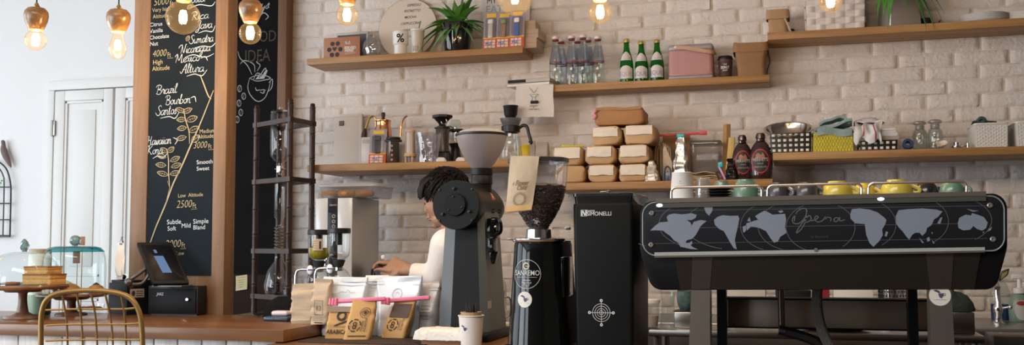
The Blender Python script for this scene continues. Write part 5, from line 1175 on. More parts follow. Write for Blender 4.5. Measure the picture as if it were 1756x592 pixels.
def pendant(px, py, rpx, label, kind='globe'):
    c = pw(px, py, LD); k = kz(c); r = rpx*k
    hb = 40*k*.5; hh = 41*k
    t = thing('pendant_lamp', label, 'lamp', c, 0, 'row of pendant lamps with bare filament bulbs')
    top = r if kind == 'globe' else 23*k
    m = M()
    if kind == 'globe': m.lathe([(0, -r)]+[(r*sin(R(a)), -r*cos(R(a))) for a in range(12, 157, 9)]+[(r*.36, r*.95), (r*.34, r*1.08)], 32)
    else: m.lathe([(0, -r*1.72), (r*.5, -r*1.6), (r*.86, -r*1.15), (r, -r*.55), (r*.94, 0), (r*.72, r*.75), (r*.55, r*1.3), (r*.5, r*1.65)], 32)
    b = build('bulb', m, BULB, t)
    m = M(); q = min(r, 19*k)
    for i in range(7):
        a = 2*PI*i/7; rr_ = q*.30
        m.tube(sm([(rr_*.6*cos(a), rr_*.6*sin(a), q*.6), (rr_*cos(a), rr_*sin(a), 0), (rr_*.7*cos(a), rr_*.7*sin(a), -q*.5), (rr_*cos(a+.4), rr_*sin(a+.4), 0), (rr_*.6*cos(a+.5), rr_*.6*sin(a+.5), q*.6)], 3), q*.075, 5)
    build('filament', m, FIL, b)
    z0_ = top*.92 if kind == 'globe' else r*1.55
    m = M(); m.lathe([(0, z0_), (hb*.40, z0_), (hb*.56, z0_+.002), (hb*.72, z0_+hh*.16), (hb*.93, z0_+hh*.42), (hb, z0_+hh*.64), (hb*.95, z0_+hh*.80), (hb*.72, z0_+hh*.94), (hb*.35, z0_+hh), (0, z0_+hh)], 32); build('wooden_holder', m, LAMPW, t)
    m = M(); m.lathe([(hb*.25, z0_+hh*.98), (hb*.28, z0_+hh*1.03), (hb*.18, z0_+hh*1.10), (hb*.12, z0_+hh*1.18), (0, z0_+hh*1.18)], 18); build('cap', m, BRASS, t)
    m = M(); m.tube([(0, 0, z0_+hh*1.1), (0, 0, WZ1-c[2]-.002)], .0028, 8); build('cord', m, BLACKPLASTIC, t)
    ld = bpy.data.lights.new('bulb_light', 'POINT'); ld.energy = 10.0*(rpx/19)**.5; ld.color = (1, .69, .42); ld.shadow_soft_size = .02
    lo = bpy.data.objects.new('bulb_light', ld); COL.objects.link(lo); lo.location = c
for a in ((61, 69, 18, 'small globe bulb pendant over the cake stands, outermost by the white wall'), (202, 78, 14.5, 'pear shaped bulb pendant hanging before the white door', 'pear'), (314, 30, 29, 'large globe bulb pendant in front of the chalk menu'),
          (429, 57, 19, 'globe bulb pendant in front of the side chalkboard'), (595, 26, 18.5, 'globe bulb pendant above the tan chocolate card'), (883, -4, 30, 'large globe bulb pendant in front of the candy packs'),
          (1029, 21, 20, 'globe bulb pendant above the clear water bottles'), (1205, -17, 18, 'pendant bulb of which only the tip shows above the pink speaker'), (1424, 2, 20, 'globe bulb pendant in front of the white woven basket')): pendant(*a)

IRON = mat('dark_iron', (.05, .055, .06), .5, .4)
d = .03; k = KP(5, 320, d)
t = thing('wall_cage', 'black wire birdcage frame with a brown bird, hung beside the door', 'wall decoration', pw(-12, 402, d)); o = Vector(t.location)
q = lambda px, py: tuple(Vector(pw(px, py, d))-o)
m = M()
def rod(pts, r=.004): m.tube(sm([q(*p) for p in pts], 6) if len(pts) > 2 else [q(*p) for p in pts], r, 6)
rod([(17, 405), (18.5, 340), (18, 315), (12, 292), (0, 279), (-14, 275)], .005); rod([(5, 405), (7, 320), (5, 300), (-4, 285)]); rod([(-12, 405), (-12, 276)]); rod([(-42, 405), (-43, 330), (-38, 300), (-26, 280), (-14, 275)], .005); rod([(-28, 405), (-30, 320), (-24, 292), (-14, 277)])
for y in (321, 349, 377): rod([(-42, y), (18, y)])
rod([(-42, 405), (17, 405)], .007)
build('wire_frame', m, IRON, t)
m = M(); L = []
for (px, py, r) in ((10, 284, 3), (11, 276, 5), (9, 266, 6), (7, 257, 5.5), (6, 251, 4), (6, 246, 3.6), (4, 242, 3), (2, 241.5, 1)): pass
m.tube(sm([q(19, 287), q(14, 276), q(9, 265), q(6, 255), q(6, 247), q(4.5, 243), q(1.5, 242.5)], 4), [c*k for c in (1, 2, 3, 3.6, 4.2, 4.8, 5.2, 5.4, 5.5, 5.6, 5.6, 5.4, 5.0, 4.5, 4.0, 3.6, 3.4, 3.3, 3.4, 3.5, 3.3, 2.6, 1.6, .9, .4)], 12)
build('bird', m, mat('dusty_brown', (.17, .13, .125), .7, var=.3, scale=40), t, label='brown bird perched on the frame')
m = M()
for (a, b) in ((3, 310), (-2, 308), (7, 306), (1, 314)): m.ball(q(a, b), .008, .003, .006, 8, 6)
build('green_leaves', m, LEAFP, t)

STANDW = wood('dark_stand_wood', (.13, .062, .036), (.24, .125, .075), .35, axis=0, scale=2.5)
def zat(p, px, py): return Z(px, py, -p[1])
p = pz(38, 547, CT); k = kz(p); zt_ = zat(p, 60, 488)-CT
t = thing('cake_stand', 'tall turned wooden cake stand with flat plate, nearest the counter end', 'cake stand', p); S1 = p
m = M(); m.lathe([(0, 0), (30*k, 0), (30.5*k, .004), (29*k, .011), (17*k, .016), (10*k, .026), (8*k, .05), (7*k, zt_*.55), (7.2*k, zt_*.72), (9*k, zt_*.78), (0, zt_*.78)], 44); build('pedestal', m, STANDW, t)
m = M(); m.lathe([(0, zt_*.775), (28*k, zt_*.78), (30*k, zt_*.82), (31*k, zt_*.865), (68*k, zt_*.87), (72.5*k, zt_*.90), (73.5*k, zt_*.95), (72*k, zt_), (67*k, zt_), (66*k, zt_-.003), (0, zt_-.003)], 64); build('plate', m, wood('plate_wood', (.15, .06, .03), (.27, .12, .06), .3, axis=0, scale=2.5, coat=.3), t)
zp = p[2]+zt_-.0025
hd = zat(p, 38, 432)-zp; rd = 60*k
BLUEG = glass('bluish_glass', (.95, .982, .985), .5, .02, .035)
t = thing('glass_dome', 'rounded clear glass cake dome with faceted knob and yellow sticker', 'glass dome', (p[0], p[1], zp))
m = M(); m.lathe([(rd, 0), (rd*1.005, hd*.03), (rd*.995, hd*.25), (rd*.95, hd*.48), (rd*.86, hd*.68), (rd*.72, hd*.83), (rd*.52, hd*.94), (rd*.28, hd*.99), (0, hd)], 56); build('dome', m, BLUEG, t)
m = M(); m.lathe([(rd*.997, .0005), (rd*1.012, .002), (rd*1.012, .006), (rd*.997, .0075)], 56); build('rim', m, glass('rim_glass', (.45, .72, .75), .6, .05, .2), t)
GK = mat('blue_green_knob_glass', (.30, .50, .50), .08, var=.3, scale=60, trans=.6, coat=.5)
m = M(); m.loft([[(r*k*cos(R(a+o_)), r*k*sin(R(a+o_)), hd+z*k) for a in range(0, 360, 45)] for r, z, o_ in ((5, 0, 0), (4.5, 2, 0), (7.6, 7, 22), (8.2, 11, 0), (6.5, 16, 22), (3.5, 20, 0), (1, 22.5, 22))]); build('knob', m, GK, t, smooth=10)
m = M()
DP = [(1.005, .03), (.995, .25), (.95, .48), (.86, .68), (.72, .83), (.52, .94)]
def stk(u, v):
    a = R(-132+30*u+8*v); q_ = .34+.36*v+.14*u
    for (ra, za), (rb, zb_) in zip(DP, DP[1:]):
        if za <= q_ <= zb_: rr_ = rd*(ra+(rb-ra)*(q_-za)/(zb_-za))+.0035
    return (rr_*cos(a), rr_*sin(a), hd*q_)
m.sheet(stk, 10, 10)
st = build('sticker', m, mat('yellow_sticker', (.62, .56, .28), .7), t, label='pale yellow sticker with handwriting')
CAKE = mat('sponge_cake', (.62, .36, .12), .85, var=.18, scale=60, bump=.5, bscale=120); CRUST = mat('cake_crust', (.30, .12, .04), .8, var=.2, scale=40, bump=.4)
def cake(px0, px1, py0, py1, d0, dy, label, zb):
    x0, x1 = X(px0, 480, d0), X(px1, 480, d0); w = x1-x0; h = Z(60, py0, d0)-Z(60, py1, d0)
    t = thing('cake_slice', label, 'cake', ((x0+x1)/2, -d0+dy/2, zb), 3, 'sponge cake pieces under the dome')
    L = [[(x+nz(x*70, y*70, z*60)*.003, y+nz(x*60, y*60, z*70+4)*.003, z) for x, y in rr(w*q, dy*q, .006, 5)] for z, q in ((0, .97), (h*.2, 1), (h*.45, .985), (h*.5, .97), (h*.55, .99), (h*.8, 1.0), (h*.86, .99))]
    m = M(); m.loft(L); build('sponge', m, CAKE, t)
    m = M(); m.loft([[(x+nz(x*70, y*70, 9)*.003, y, z) for x, y in rr(w*1.01, dy*1.01, .006, 5)] for z in (h*.865, h)]); build('crust', m, CRUST, t); return h
h1 = cake(37, 84, 469, 488, -p[1]+.03, .10, 'long lower sponge cake slice with scalloped layers', zp+.0005)
cake(39, 80, 456, 469, -p[1]+.025, .09, 'smaller sponge cake slice stacked on the longer one', zp+h1+.001)
m = M(); m.lathe([(0, 0), (13*k, 0), (14*k, .004), (13*k, .010), (0, .012)], 26); solo('flat_pastry', 'flat round brown pastry beside the sponge slices', 'pastry', m, CRUST, (X(20, 485, -p[1]+.0), p[1]-.0, zp+.0005))
p = pz(122, 540.5, CT); k = kz(p); zt_ = zat(p, 122, 503)-CT
t = thing('cake_stand', 'lower wooden cake stand behind the brass chair', 'cake stand', p)
m = M(); m.lathe([(0, 0), (26*k, 0), (26*k, .005), (24*k, .010), (12*k, .014), (7.5*k, .024), (7*k, zt_*.62), (9*k, zt_*.70), (0, zt_*.7)], 40); build('pedestal', m, STANDW, t)
m = M(); m.lathe([(0, zt_*.70), (26*k, zt_*.71), (30*k, zt_*.80), (54*k, zt_*.83), (58*k, zt_*.9), (58*k, zt_*.97), (56*k, zt_), (52*k, zt_-.002), (0, zt_-.002)], 56); build('plate', m, wood('plate_wood', (.15, .06, .03), (.27, .12, .06), .3, axis=0), t)
zp = p[2]+zt_-.0015; hd = zat(p, 122, 422)-zp; rd = 51*k; cx = p[0]+(126-122)*k
t = thing('glass_dome', 'square shouldered teal tinted glass dome with round ball knob', 'glass dome', (cx, p[1], zp))
TEALG = glass('teal_tinted_glass', (.925, .972, .975), .55, .02, .04)
m = M(); m.lathe([(rd, 0), (rd*1.01, hd*.2), (rd*1.0, hd*.6), (rd*.98, hd*.75), (rd*.92, hd*.88), (rd*.80, hd*.955), (rd*.6, hd*.985), (rd*.3, hd*.99), (0, hd)], 56); build('dome', m, TEALG, t)
m = M(); m.lathe([(rd*.93, hd*.87), (rd*.935, hd*.885), (rd*.82, hd*.963), (rd*.62, hd*.993), (rd*.60, hd*.985), (rd*.80, hd*.953)], 56); build('thick_shoulder', m, glass('teal_shoulder_glass', (.25, .68, .70), .6, .05, .12), t)
m = M(); m.lathe([(0, hd), (5*k, hd), (5*k, hd+1.5*k)], 24); m.ball((0, 0, hd+9.5*k), 9.6*k, 9.6*k, 9*k, 24, 14); build('knob', m, GK, t)
BUN = mat('baked_bun', (.50, .22, .07), .5, var=.25, scale=18, bump=.2, bscale=60)
for i, (px, dy, r, h_, lb) in enumerate(((122, -.035, 25, 19, 'large golden bun under the teal tinted dome'), (92, .03, 17, 13, 'smaller brown bun peeking beside the first stand plate'), (152, .045, 14, 15, 'dark topped bun at the far side under the dome'))):
    m = M(); m.lathe([(0, 0), (r*k*.86, 0), (r*k, h_*k*.25), (r*k*.94, h_*k*.55), (r*k*.7, h_*k*.82), (r*k*.3, h_*k*.98), (0, h_*k)], 28, 0, lambda q_: Vector((q_.x*(1+.05*nz(q_.x*40, q_.y*40, i)), q_.y, q_.z)))
    t = thing('bun', lb, 'bun', (X(px, 500, -p[1]), p[1]+dy, zp+.0005), 0, 'buns under the teal dome'); build('bread', m, BUN, t)
    m = M(); m.lathe([(r*k*.42, h_*k*.945), (r*k*.36, h_*k*1.03), (r*k*.12, h_*k*1.18), (0, h_*k*1.22)], 12); build('topping', m, [mat('cream_topping', (.75, .60, .35), .7), CRUST, mat('chocolate_topping', (.06, .03, .025), .4)][i], t)
CARDB = mat('brown_price_card', (.27, .13, .08), .7, var=.15, scale=50)
t = thing('price_card', 'brown price card on a thin stick standing in the bun', 'card', (X(136, 480, -p[1]+.03), p[1]-.045, zp+18*k))
m = M(); m.tube([(0, 0, -.003), (0, 0, 36*k)], .0018, 6); build('stick', m, PALEW, t); m = M(); m.box(-8*k, 6*k, -.0035, -.0018, 34*k, 55*k, .0006); build('card', m, CARDB, t)
t = thing('price_card', 'brown price card rising behind the ball knob of the dome', 'card', (X(138, 540, 1.447), -1.447, CT))
kk = kz(pw(138, 440, 1.447)); m = M(); m.tube([(0, 0, .003), (0, 0, Z(138, 425, 1.447)-CT)], .002, 6); m.lathe([(0, 0), (.006, 0), (.006, .012), (0, .014)], 16); build('stand', m, PALEW, t); m = M(); zz = Z(138, 421, 1.447)-CT; m.box(-6*kk, 6*kk, -.0035, -.0018, zz, zz+15*kk, .0006); build('card', m, CARDB, t)
p = pz(66, 539, CT); k = kz(p); h = zat(p, 66, 427)-CT
t = thing('canister', 'tall pale canister with sage green lower half between the cake stands', 'canister', p)
m = M(); m.lathe([(0, 0), (18*k, 0), (19.5*k, .004), (19.5*k, h*.30)], 36); build('green_base', m, mat('sage_glaze', (.28, .42, .30), .35), t)
m = M(); m.lathe([(19.5*k, h*.30), (19*k, h*.36), (18.5*k, h*.9), (17*k, h*.93)], 36); build('upper_body', m, mat('pale_glaze', (.62, .70, .64), .35), t)
m = M(); m.lathe([(17*k, h*.925), (18*k, h*.93), (18*k, h*.995), (16*k, h), (0, h)], 36); build('lid', m, mat('tan_lid', (.36, .32, .22), .5), t)
p = pz(152, 534.5, CT); k = kz(p)
t = thing('cookie_dish', 'low round glass dish of brown cookies on the counter', 'dish', p)
m = M(); m.lathe([(0, .002), (20*k, 0), (24*k, .004), (26*k, 12*k), (25*k, 12*k)], 36); build('dish', m, CLEAR, t)
m = M()
for i in range(9): a = i*2.4; rr_ = (3+1.6*i)*k; m.ball((rr_*cos(a), rr_*sin(a), 5*k+.002), 7*k, 7*k, 3*k, 12, 8)
build('cookies', m, CRUST, t)

BLUISHBLACK = mat('satin_black_plastic', (.008, .009, .010), .45, spec=.12)
p0 = pz(217, 541, CT); k = kz(p0)
t = thing('receipt_printer', 'boxy black receipt printer turned beside the cash drawer', 'printer', (p0[0], p0[1], CT), 0)
ax = Vector(pz(164, 534.5, CT))-Vector(p0); bx = Vector(pz(255, 536.5, CT))-Vector(p0); ax.z = 0; bx.z = 0
ax = ax.normalized()*.19; bx = Vector((-ax.y, ax.x, 0)); bx = bx if bx.y > 0 else -bx; bx = bx.normalized()*.12
if bx.x < 0: bx = -bx
h = Z(217, 487, -p0[1])-CT
def pp(u, v, z): q_ = ax*u+bx*v; return (q_.x, q_.y, z)
m = M(); m.add([pp(u, v, z) for z in (0, h) for u, v in ((0, 0), (1, 0), (1, 1), (0, 1))], [(3, 2, 1, 0), (4, 5, 6, 7), (0, 1, 5, 4), (1, 2, 6, 5), (2, 3, 7, 6), (3, 0, 4, 7)])
m.add([pp(u, v, z) for z in (h, h+.012) for u, v in ((.05, .05), (.95, .05), (.9, .95), (.08, .95))], [(3, 2, 1, 0), (4, 5, 6, 7), (0, 1, 5, 4), (1, 2, 6, 5), (2, 3, 7, 6), (3, 0, 4, 7)])
build('housing', m, BLUISHBLACK, t, smooth=0)
m = M()
nb_ = Vector((bx.y, -bx.x, 0)).normalized()*.0008
if nb_.y > 0: nb_ = -nb_
def ps(v, z): q_ = bx*v+nb_; return (q_.x, q_.y, z)
m.add([ps(.10, h*.55), ps(.60, h*.55), ps(.60, h*.83), ps(.10, h*.83)], [(0, 1, 2, 3)]); build('sticker', m, mat('beige_sticker', (.48, .36, .30), .6), t, label='beige sticker')
m = M(); nb2 = nb_*1.6
for i in range(3): m.add([tuple(Vector(ps(.32, h*(.60+.07*i)))+nb_*.6), tuple(Vector(ps(.56, h*(.60+.07*i)))+nb_*.6), tuple(Vector(ps(.56, h*(.625+.07*i)))+nb_*.6), tuple(Vector(ps(.32, h*(.625+.07*i)))+nb_*.6)], [(0, 1, 2, 3)])
m.add([tuple(Vector(ps(.22+.06*cos(a), h*(.69+.09*sin(a))))+nb_*.6) for a in [i*PI/6 for i in range(12)]], [tuple(range(12))]); build('sticker_print', m, INK, t)
tp = Vector(p0)+ax*.75+bx*.35
m = M(); m.ball((0, 0, .011), .011); solo('black_ball', 'little black ball resting on the receipt printer', 'ball', m, BLACKPLASTIC, (tp.x, tp.y, CT+h+.0125))
tp = Vector((X(207, 480, 1.52), -1.52, 0))
t = thing('receipt_holder', 'wire receipt holder with clipped white slips hanging beside the pillar', 'receipt holder', (tp.x, tp.y, CT+h+.0125)); kk = kz(tuple(tp))
m = M(); m.lathe([(0, 0), (.018, 0), (.018, .004), (0, .005)], 16); m.tube(sm([(0, .004, .003), (0, .004, .10), (.0, .003, 72*kk), (.006, 0, 76*kk)], 4), .0018, 6); m.box(-.007, .007, -.004, .004, 62*kk, 69*kk, .001); m.tube([(-.004, -.002, 69*kk), (.004, -.006, 76*kk)], .0012, 5); build('wire_stand', m, DARKSTEEL, t)
m = M()
m.slab(lambda u, v: ((u-.5)*.032+.005*sin(4*v), -.006-.006*sin(5*v+u), .004+64*kk*v), 6, 14, .0012); m.slab(lambda u, v: ((u-.5)*.030-.003*sin(5*v), -.010-.008*sin(4*v+u*2), .02+55*kk*v), 6, 14, .001)
build('paper_slips', m, WHITEPAPER, t)
x0, x1 = X(254, 515, 1.51), X(339, 515, 1.51); zt_ = Z(300, 491, 1.51); w = x1-x0
t = thing('cash_drawer', 'wide black cash drawer with a silver lock under the tablet', 'cash drawer', ((x0+x1)/2, -1.51, CT)); h = zt_-CT
m = M(); m.box(-w/2, w/2, 0, .068, .004, h, .003); m.box(-w/2+.01, w/2-.01, .01, .06, 0, .004); build('housing', m, BLACKPLASTIC, t)
m = M(); m.box(-w/2+.006, w/2-.006, -.006, -.0005, .010, h-.010, .002); dfr = build('drawer_front', m, BLACK, t)
m = M(); kk = kz(pw(333, 514, 1.51)); m.lathe([(0, .012), (2.6*kk, .011), (3.2*kk, .006), (3.2*kk, 0)], 18, 0, tr((329-296.5)*kk, -.006, Z(333, 514, 1.51)-CT, rx=90)); build('lock', m, CHROME, dfr)
m = M(); m.text('JARZ', 4.6*kk/.69, face((273-296.5)*kk, -.0068, Z(273, 506.5, 1.51)-CT), shear=.15, sx=.9, bold=.03); build('lettering', m, mat('silver_print', (.5, .5, .5), .4), dfr)
A_ = [Vector(pw(262, 487, 1.62)), Vector(pw(325, 486, 1.53)), Vector(pw(300, 418, 1.46)), Vector(pw(234, 416, 1.55))]
bl = A_[0]; ex = A_[1]-bl; ey = A_[3]-bl; nrm = ex.cross(ey).normalized()
if nrm.y > 0: nrm = -nrm
A_[2] = A_[1]+ey
o = bl
t = thing('tablet_till', 'black touch screen tablet on a swivel arm above the cash drawer', 'tablet', (o.x, o.y, zt_+.0005))
dz = o-Vector(t.location)
def tp_(u, v, n): q_ = dz+ex*u+ey*v+nrm*n; return (q_.x, q_.y, q_.z)
def frame_poly(mar, n, r): return [tp_(u, v, n) for u, v in [(.5+a, .5+b) for a, b in rr(1-2*mar, 1-2*mar, r, 4)]]
m = M(); m.loft([frame_poly(.0, -.016, .05), frame_poly(-.004, -.008, .05), frame_poly(0, 0, .05), frame_poly(.012, .0012, .05)]); cs = build('casing', m, BLUISHBLACK, t, smooth=30)
m = M(); m.loft([frame_poly(.075, .0013, .02), frame_poly(.078, .0018, .02)]); sc_ = build('screen', m, mat('dark_glossy_screen', (.004, .005, .008), .3, spec=.08), t)
SCR = glow('lit_screen_blue', (.20, .31, .52), .62)
m = M(); m.add([tp_(u, v, .0022) for u, v in ((.38, .25), (.64, .25), (.58, .66), (.32, .66))], [(0, 1, 2, 3)]); m.add([tp_(u, v, .0022) for u, v in ((.38, .73), (.46, .73), (.45, .81), (.37, .81))], [(0, 1, 2, 3)]); build('display_window', m, SCR, sc_)
m = M(); m.tube(sm([tp_(-.02, .40, -.012), tp_(-.25, .30, -.02), tp_(-.55, .19, -.03)], 4), .008, 10); m.tube(sm([tp_(.1, .35, -.02), tp_(-.2, .16, -.04), tp_(-.55, .14, -.04)], 4), .007, 10); bj = tp_(-.56, .17, -.035); m.ball(bj, .017, .017, .017, 16, 10); m.tube([bj, (bj[0]+.004, bj[1]+.02, .004)], .012, 10)
m.box(-.02, .12, .02, .10, .0, .006, .002); m.tube([(.05, .06, .004), tp_(.5, .3, -.02)], .012, 10); build('swivel_arm', m, mat('satin_grey_metal', (.12, .12, .125), .3, .7), t)
p = pz(471, 551.5, CT); k = kz(p); y0 = p[1]
t = thing('phone', 'dark blue phone lying flat on the counter under the earbud case', 'phone', p); m = M(); m.box(-23*k, 25*k, 0, .14, 0, 8*k, .006, seg=3); build('body', m, mat('navy_phone', (.03, .045, .07), .3), t)
m = M(); m.box(-4*k, -1*k, -.0006, .0004, 2.5*k, 5*k); build('port', m, BLACKPLASTIC, t)
m = M(); m.box(-16*k, 16*k, 0, .05, 0, 8.5*k, 4*k, seg=4); solo('earbud_case', 'pale pink earbud case sitting on the dark phone', 'case', m, mat('pale_pink_plastic', (.66, .56, .59), .25), (X(478, 540, -y0-.03), y0+.03, CT+8*k+.0004))
m = M(); m.lathe([(0, .105), (.03, .10), (.06, .082), (.08, .05), (.088, .015), (.09, 0), (0, 0)], 32, 0, lambda q_: Vector((q_.x*(1+.1*nz(q_.x*18, q_.y*18, 1)), q_.y*.55, q_.z*.78*(1+.1*nz(q_.x*20, q_.y*20, 6)))))
m.slab(lambda u, v: (-.085-.05*v*sin(PI*u), -.045+.09*u, .006+.006*sin(PI*u)), 10, 4, .003)
solo('cloth_hat', 'slouched black cloth hat behind the phone on the counter', 'hat', m, mat('black_cloth', (.008, .008, .009), .95, bump=.2, spec=.08), (X(487, 545, 1.51), -1.51, CT+.001))
def stand_bag(px, py, zb, w, dp, top, label, mt, rz=0, lean=0., seed=0, tw=1., group=None, cat='bag', steps=10):
    p = pz(px, py, zb); h = Z(px, top, -p[1])-zb
    t = thing('paper_bag', label, cat, (p[0], p[1]+dp/2, zb), rz, group)
    m = M(); m.loft(bagloops(w, dp, h, tw, seed=seed, lean=lean, steps=14, n=8, wob=.008)); build('body', m, mt, t, smooth=35)
    return t, h, kz(p)
t, h, k = stand_bag(516, 555.5, CT, .088, .05, 487, 'plain pale kraft bag standing on the counter end', KRAFTLIGHT, 4, 0, 3)
m = M(); m.ribbon([(-.043, 0, 0), (.043, .0, 0)], .0012, face(0, -.0285, h*.36)); build('crease', m, mat('crease_brown', (.28, .2, .13), .8), t)
t, h, k = stand_bag(546, 556.5, CT, .068, .05, 479, 'pale kraft bag with printed square, tucked behind a white pouch', KRAFTLIGHT, -6, .01, 6)
m = M(); T_ = face(0, -.0292, 0); m.ribbon([(-.012, .035, 0), (.022, .035, 0), (.022, .085, 0), (-.012, .085, 0), (-.012, .035, 0)], .002, T_, taper=False); m.text('83', .024, T_ @ Matrix.Translation((.005, .05, 0)))
for q_ in range(3): m.ribbon([(-.02, .026-.006*q_, 0), (.026, .026-.006*q_, 0)], .0015, T_)
m.ribbon([(-.012, .006, 0), (.022, .006, 0)], .0035, T_, taper=False)
build('print', m, INK, t)

MATW = mat('dark_mat', (.035, .022, .016), .6, var=.2, scale=80)
q0, q1, q2 = pz(517, 588, LT), pz(705, 577, LT), pz(640, 590, LT)
m = M(); xa, xb = -1.625, -1.165; ya, yb = -2.005, -1.62
n = 46
for i in range(n): x = xa+(xb-xa)*i/n; m.box(x, x+(xb-xa)/n*.82, ya, yb, LT+.0003, LT+.0035, 0)
m.box(xa, xb, ya+.03, yb-.03, LT+.0003, LT+.002)
solo('slatted_mat', 'dark slatted mat lying under the white pouches and kraft bags', 'mat', m, MATW)
MZ = LT+.0037
POUCH = mat('pale_blue_white_foil', (.64, .69, .75), .30, .15, var=.05, bump=.25, bscale=14); SEAL = mat('seal_band', (.56, .62, .68), .35, .1)
def pouch(px0, px1, top, d, label, seed, rz=0, lean=.02, mt=None):
    x0, x1 = X(px0, 540, d), X(px1, 540, d); w = x1-x0; h = Z((px0+px1)/2, top, d)-MZ
    t = thing('foil_pouch', label, 'pouch', ((x0+x1)/2, -d, MZ), rz, 'white foil coffee pouches on the mat')
    L = []
    for j in range(15):
        v = j/14; dd = .075*(1-v**1.6)+.004; ww = w*(.90+.10*min(1, v*1.7))
        L.append([(x+nz(x*9, v*4, seed)*.006, y+lean*v+nz(x*16, v*5, y*10+seed)*.010*(.2+v*.8)*(v > .05), h*v+(.004*sin(x*40+seed) if j == 14 else 0)) for x, y in rr(ww, dd, dd*.45, 6)])
    m = M(); m.loft(L); b = build('body', m, mt or POUCH, t, smooth=70)
    m = M()
    def band(z0_, z1_):
        def f(u, v):
            vv = z0_+(z1_-z0_)*v; x = (u-.5)*w*.97; dd = .075*(1-vv**1.6)+.004
            return (x, -dd/2+lean*vv-.0018+nz(x*16, vv*5, -dd/2*10+seed)*.010*(.2+vv*.8), h*vv)
        return f
    m.sheet(band(.90, .97), 16, 3); m.sheet(band(.845, .86), 16, 2); build('seal', m, SEAL, t)
    return t, w, h, band
t, w, h, band = pouch(551, 627, 474, 1.745, 'white foil pouch with sketch print behind the ARABICA kraft bag', 1)
m = M(); f0 = band(0, 1)
def onp(f, w, h): return lambda p: Vector(f(p.x/w/.97+.5, p.y/h))+Vector((0, -.0022, 0))
T_ = onp(f0, w, h)
m.ribbon(sm([(-.055, h*.70, 0), (-.02, h*.71, 0), (-.005, h*.74, 0), (.015, h*.73, 0), (.02, h*.77, 0), (.035, h*.72, 0), (.05, h*.73, 0)], 4), .0016, T_); m.ribbon(sm([(-.056, h*.74, 0), (-.05, h*.76, 0), (-.045, h*.73, 0)], 4), .0016, T_)
for q_ in range(3): m.ribbon([(-.045, h*(.68-.02*q_), 0), (.03, h*(.69-.02*q_), 0)], .0012, T_)
build('print', m, mat('grey_ink', (.25, .26, .28), .7), t)
t, w, h, band = pouch(622, 662, 473, 1.69, 'white foil pouch squeezed between two wider pouches', 5, 0)
t, w, h, band = pouch(645, 720, 473, 1.725, 'white foil pouch with pale emblem behind the dark labelled kraft bag', 9)
T_ = onp(band(0, 1), w, h); m = M(); m.disc((.0, h*.70), .020, T_, r0=.017); m.ribbon(sm([(-.010, h*.69, 0), (0, h*.73, 0), (.01, h*.69, 0)], 4), .002, T_); build('print', m, mat('pale_grey_ink', (.48, .5, .54), .6), t)
t, w, h, band = pouch(704, 752, 484, 1.66, 'grey shaded foil pouch leaning towards the tall black grinder', 13, 0, .02, mat('grey_foil', (.46, .45, .45), .35, .2, bump=.3, bscale=16))
T_ = onp(band(0, 1), w, h); m = M()
for q_ in range(5): m.ribbon([(-.005, h*(.55-.06*q_), 0), (.03-.004*(q_ % 2), h*(.55-.06*q_), 0)], .002, T_)
build('print', m, BLACKINK, t)
def coffee_bag(px, py, w, dp, top, label, rz, lean, seed, shx=0., tw=.92):
    p = pz(px, py, MZ); h = Z(px, top, -p[1])-MZ
    t = thing('coffee_bag', label, 'bag', (p[0], p[1]+dp/2, MZ), rz, 'small kraft coffee bags on the mat')
    L = [[(x+shx*z/h, y, z) for x, y, z in l] for l in bagloops(w, dp, h, tw, seed=seed, lean=lean, steps=12, n=6, belly=.05)]
    m = M(); m.loft(L); build('body', m, KRAFTORANGE, t, smooth=35)
    T_ = lambda o_=0: (lambda q_: Vector((q_.x+shx*q_.y/h, -(dp*(1-(q_.y/h)**2.2)+.012*(q_.y/h)**2.2)/2+lean*q_.y/h-.0042, q_.y)))
    return t, h, T_()
t, h, T_ = coffee_bag(573, 581, .080, .05, 527, 'kraft coffee bag with black eye print and ARABICA lettering', 8, .012, 21, .01)
m = M(); m.disc((.012, h*.72), .018, T_, r0=.010); m.ribbon(sm([(-.01, h*.40, 0), (.01, h*.47, 0), (.034, h*.56, 0)], 4), .006, T_); m.text('ARABICA', .020, lambda q_: T_(Vector((q_.x-.034, q_.y+h*.16, 0))), align='LEFT', sx=.9, bold=.02); build('print', m, INK, t)
m = M(); m.slab(lambda u, v: (.010+(u-.5)*.088+.002*sin(8*u), -.020+.012+.001*v, h*(.84+.17*v)), 10, 3, .006); build('rolled_top', m, mat('grey_kraft', (.36, .27, .2), .8), t)
m = None
def emblem(m, cx, cy, r, T_, lines=True):
    for a0 in range(0, 360, 60): m.ribbon([(cx+r*cos(R(a0+b)), cy+r*sin(R(a0+b)), 0) for b in range(0, 46, 5)], r*.18, T_, taper=False)
    m.disc((cx, cy+r*.26), r*.34, T_, r0=r*.18); m.disc((cx, cy-r*.26), r*.36, T_, r0=r*.18)
t, h, T_ = coffee_bag(607, 582.5, .092, .058, 516, 'kraft coffee bag in front with round emblem and a pink clip', 16, .022, 27, .024)
m = M(); emblem(m, -.016, h*.36, .020, T_)
m.disc((.012, h*.68), .018, T_, r0=.0165); m.disc((.012, h*.68), .011, T_, r0=.0095); m.ribbon(sm([(-.008, h*.66, 0), (.012, h*.72, 0), (.032, h*.68, 0)], 4), .0016, T_); m.disc((.012, h*.68), .005, T_)
for q_, s_ in enumerate(('COFFEE', 'ROASTER')): m.text(s_, .011, (lambda q_: lambda p_: T_(Vector((.014+.011*q_-p_.y, h*.20+p_.x, 0))))(q_), align='LEFT')
m.ribbon([(-.032, h*.09, 0), (.03, h*.09, 0)], .003, T_, taper=False); build('print', m, INK, t)
t, h, T_ = coffee_bag(673, 580, .090, .056, 517, 'kraft coffee bag with dark brown upper label beside grey pouch', -4, .02, 33, .030)
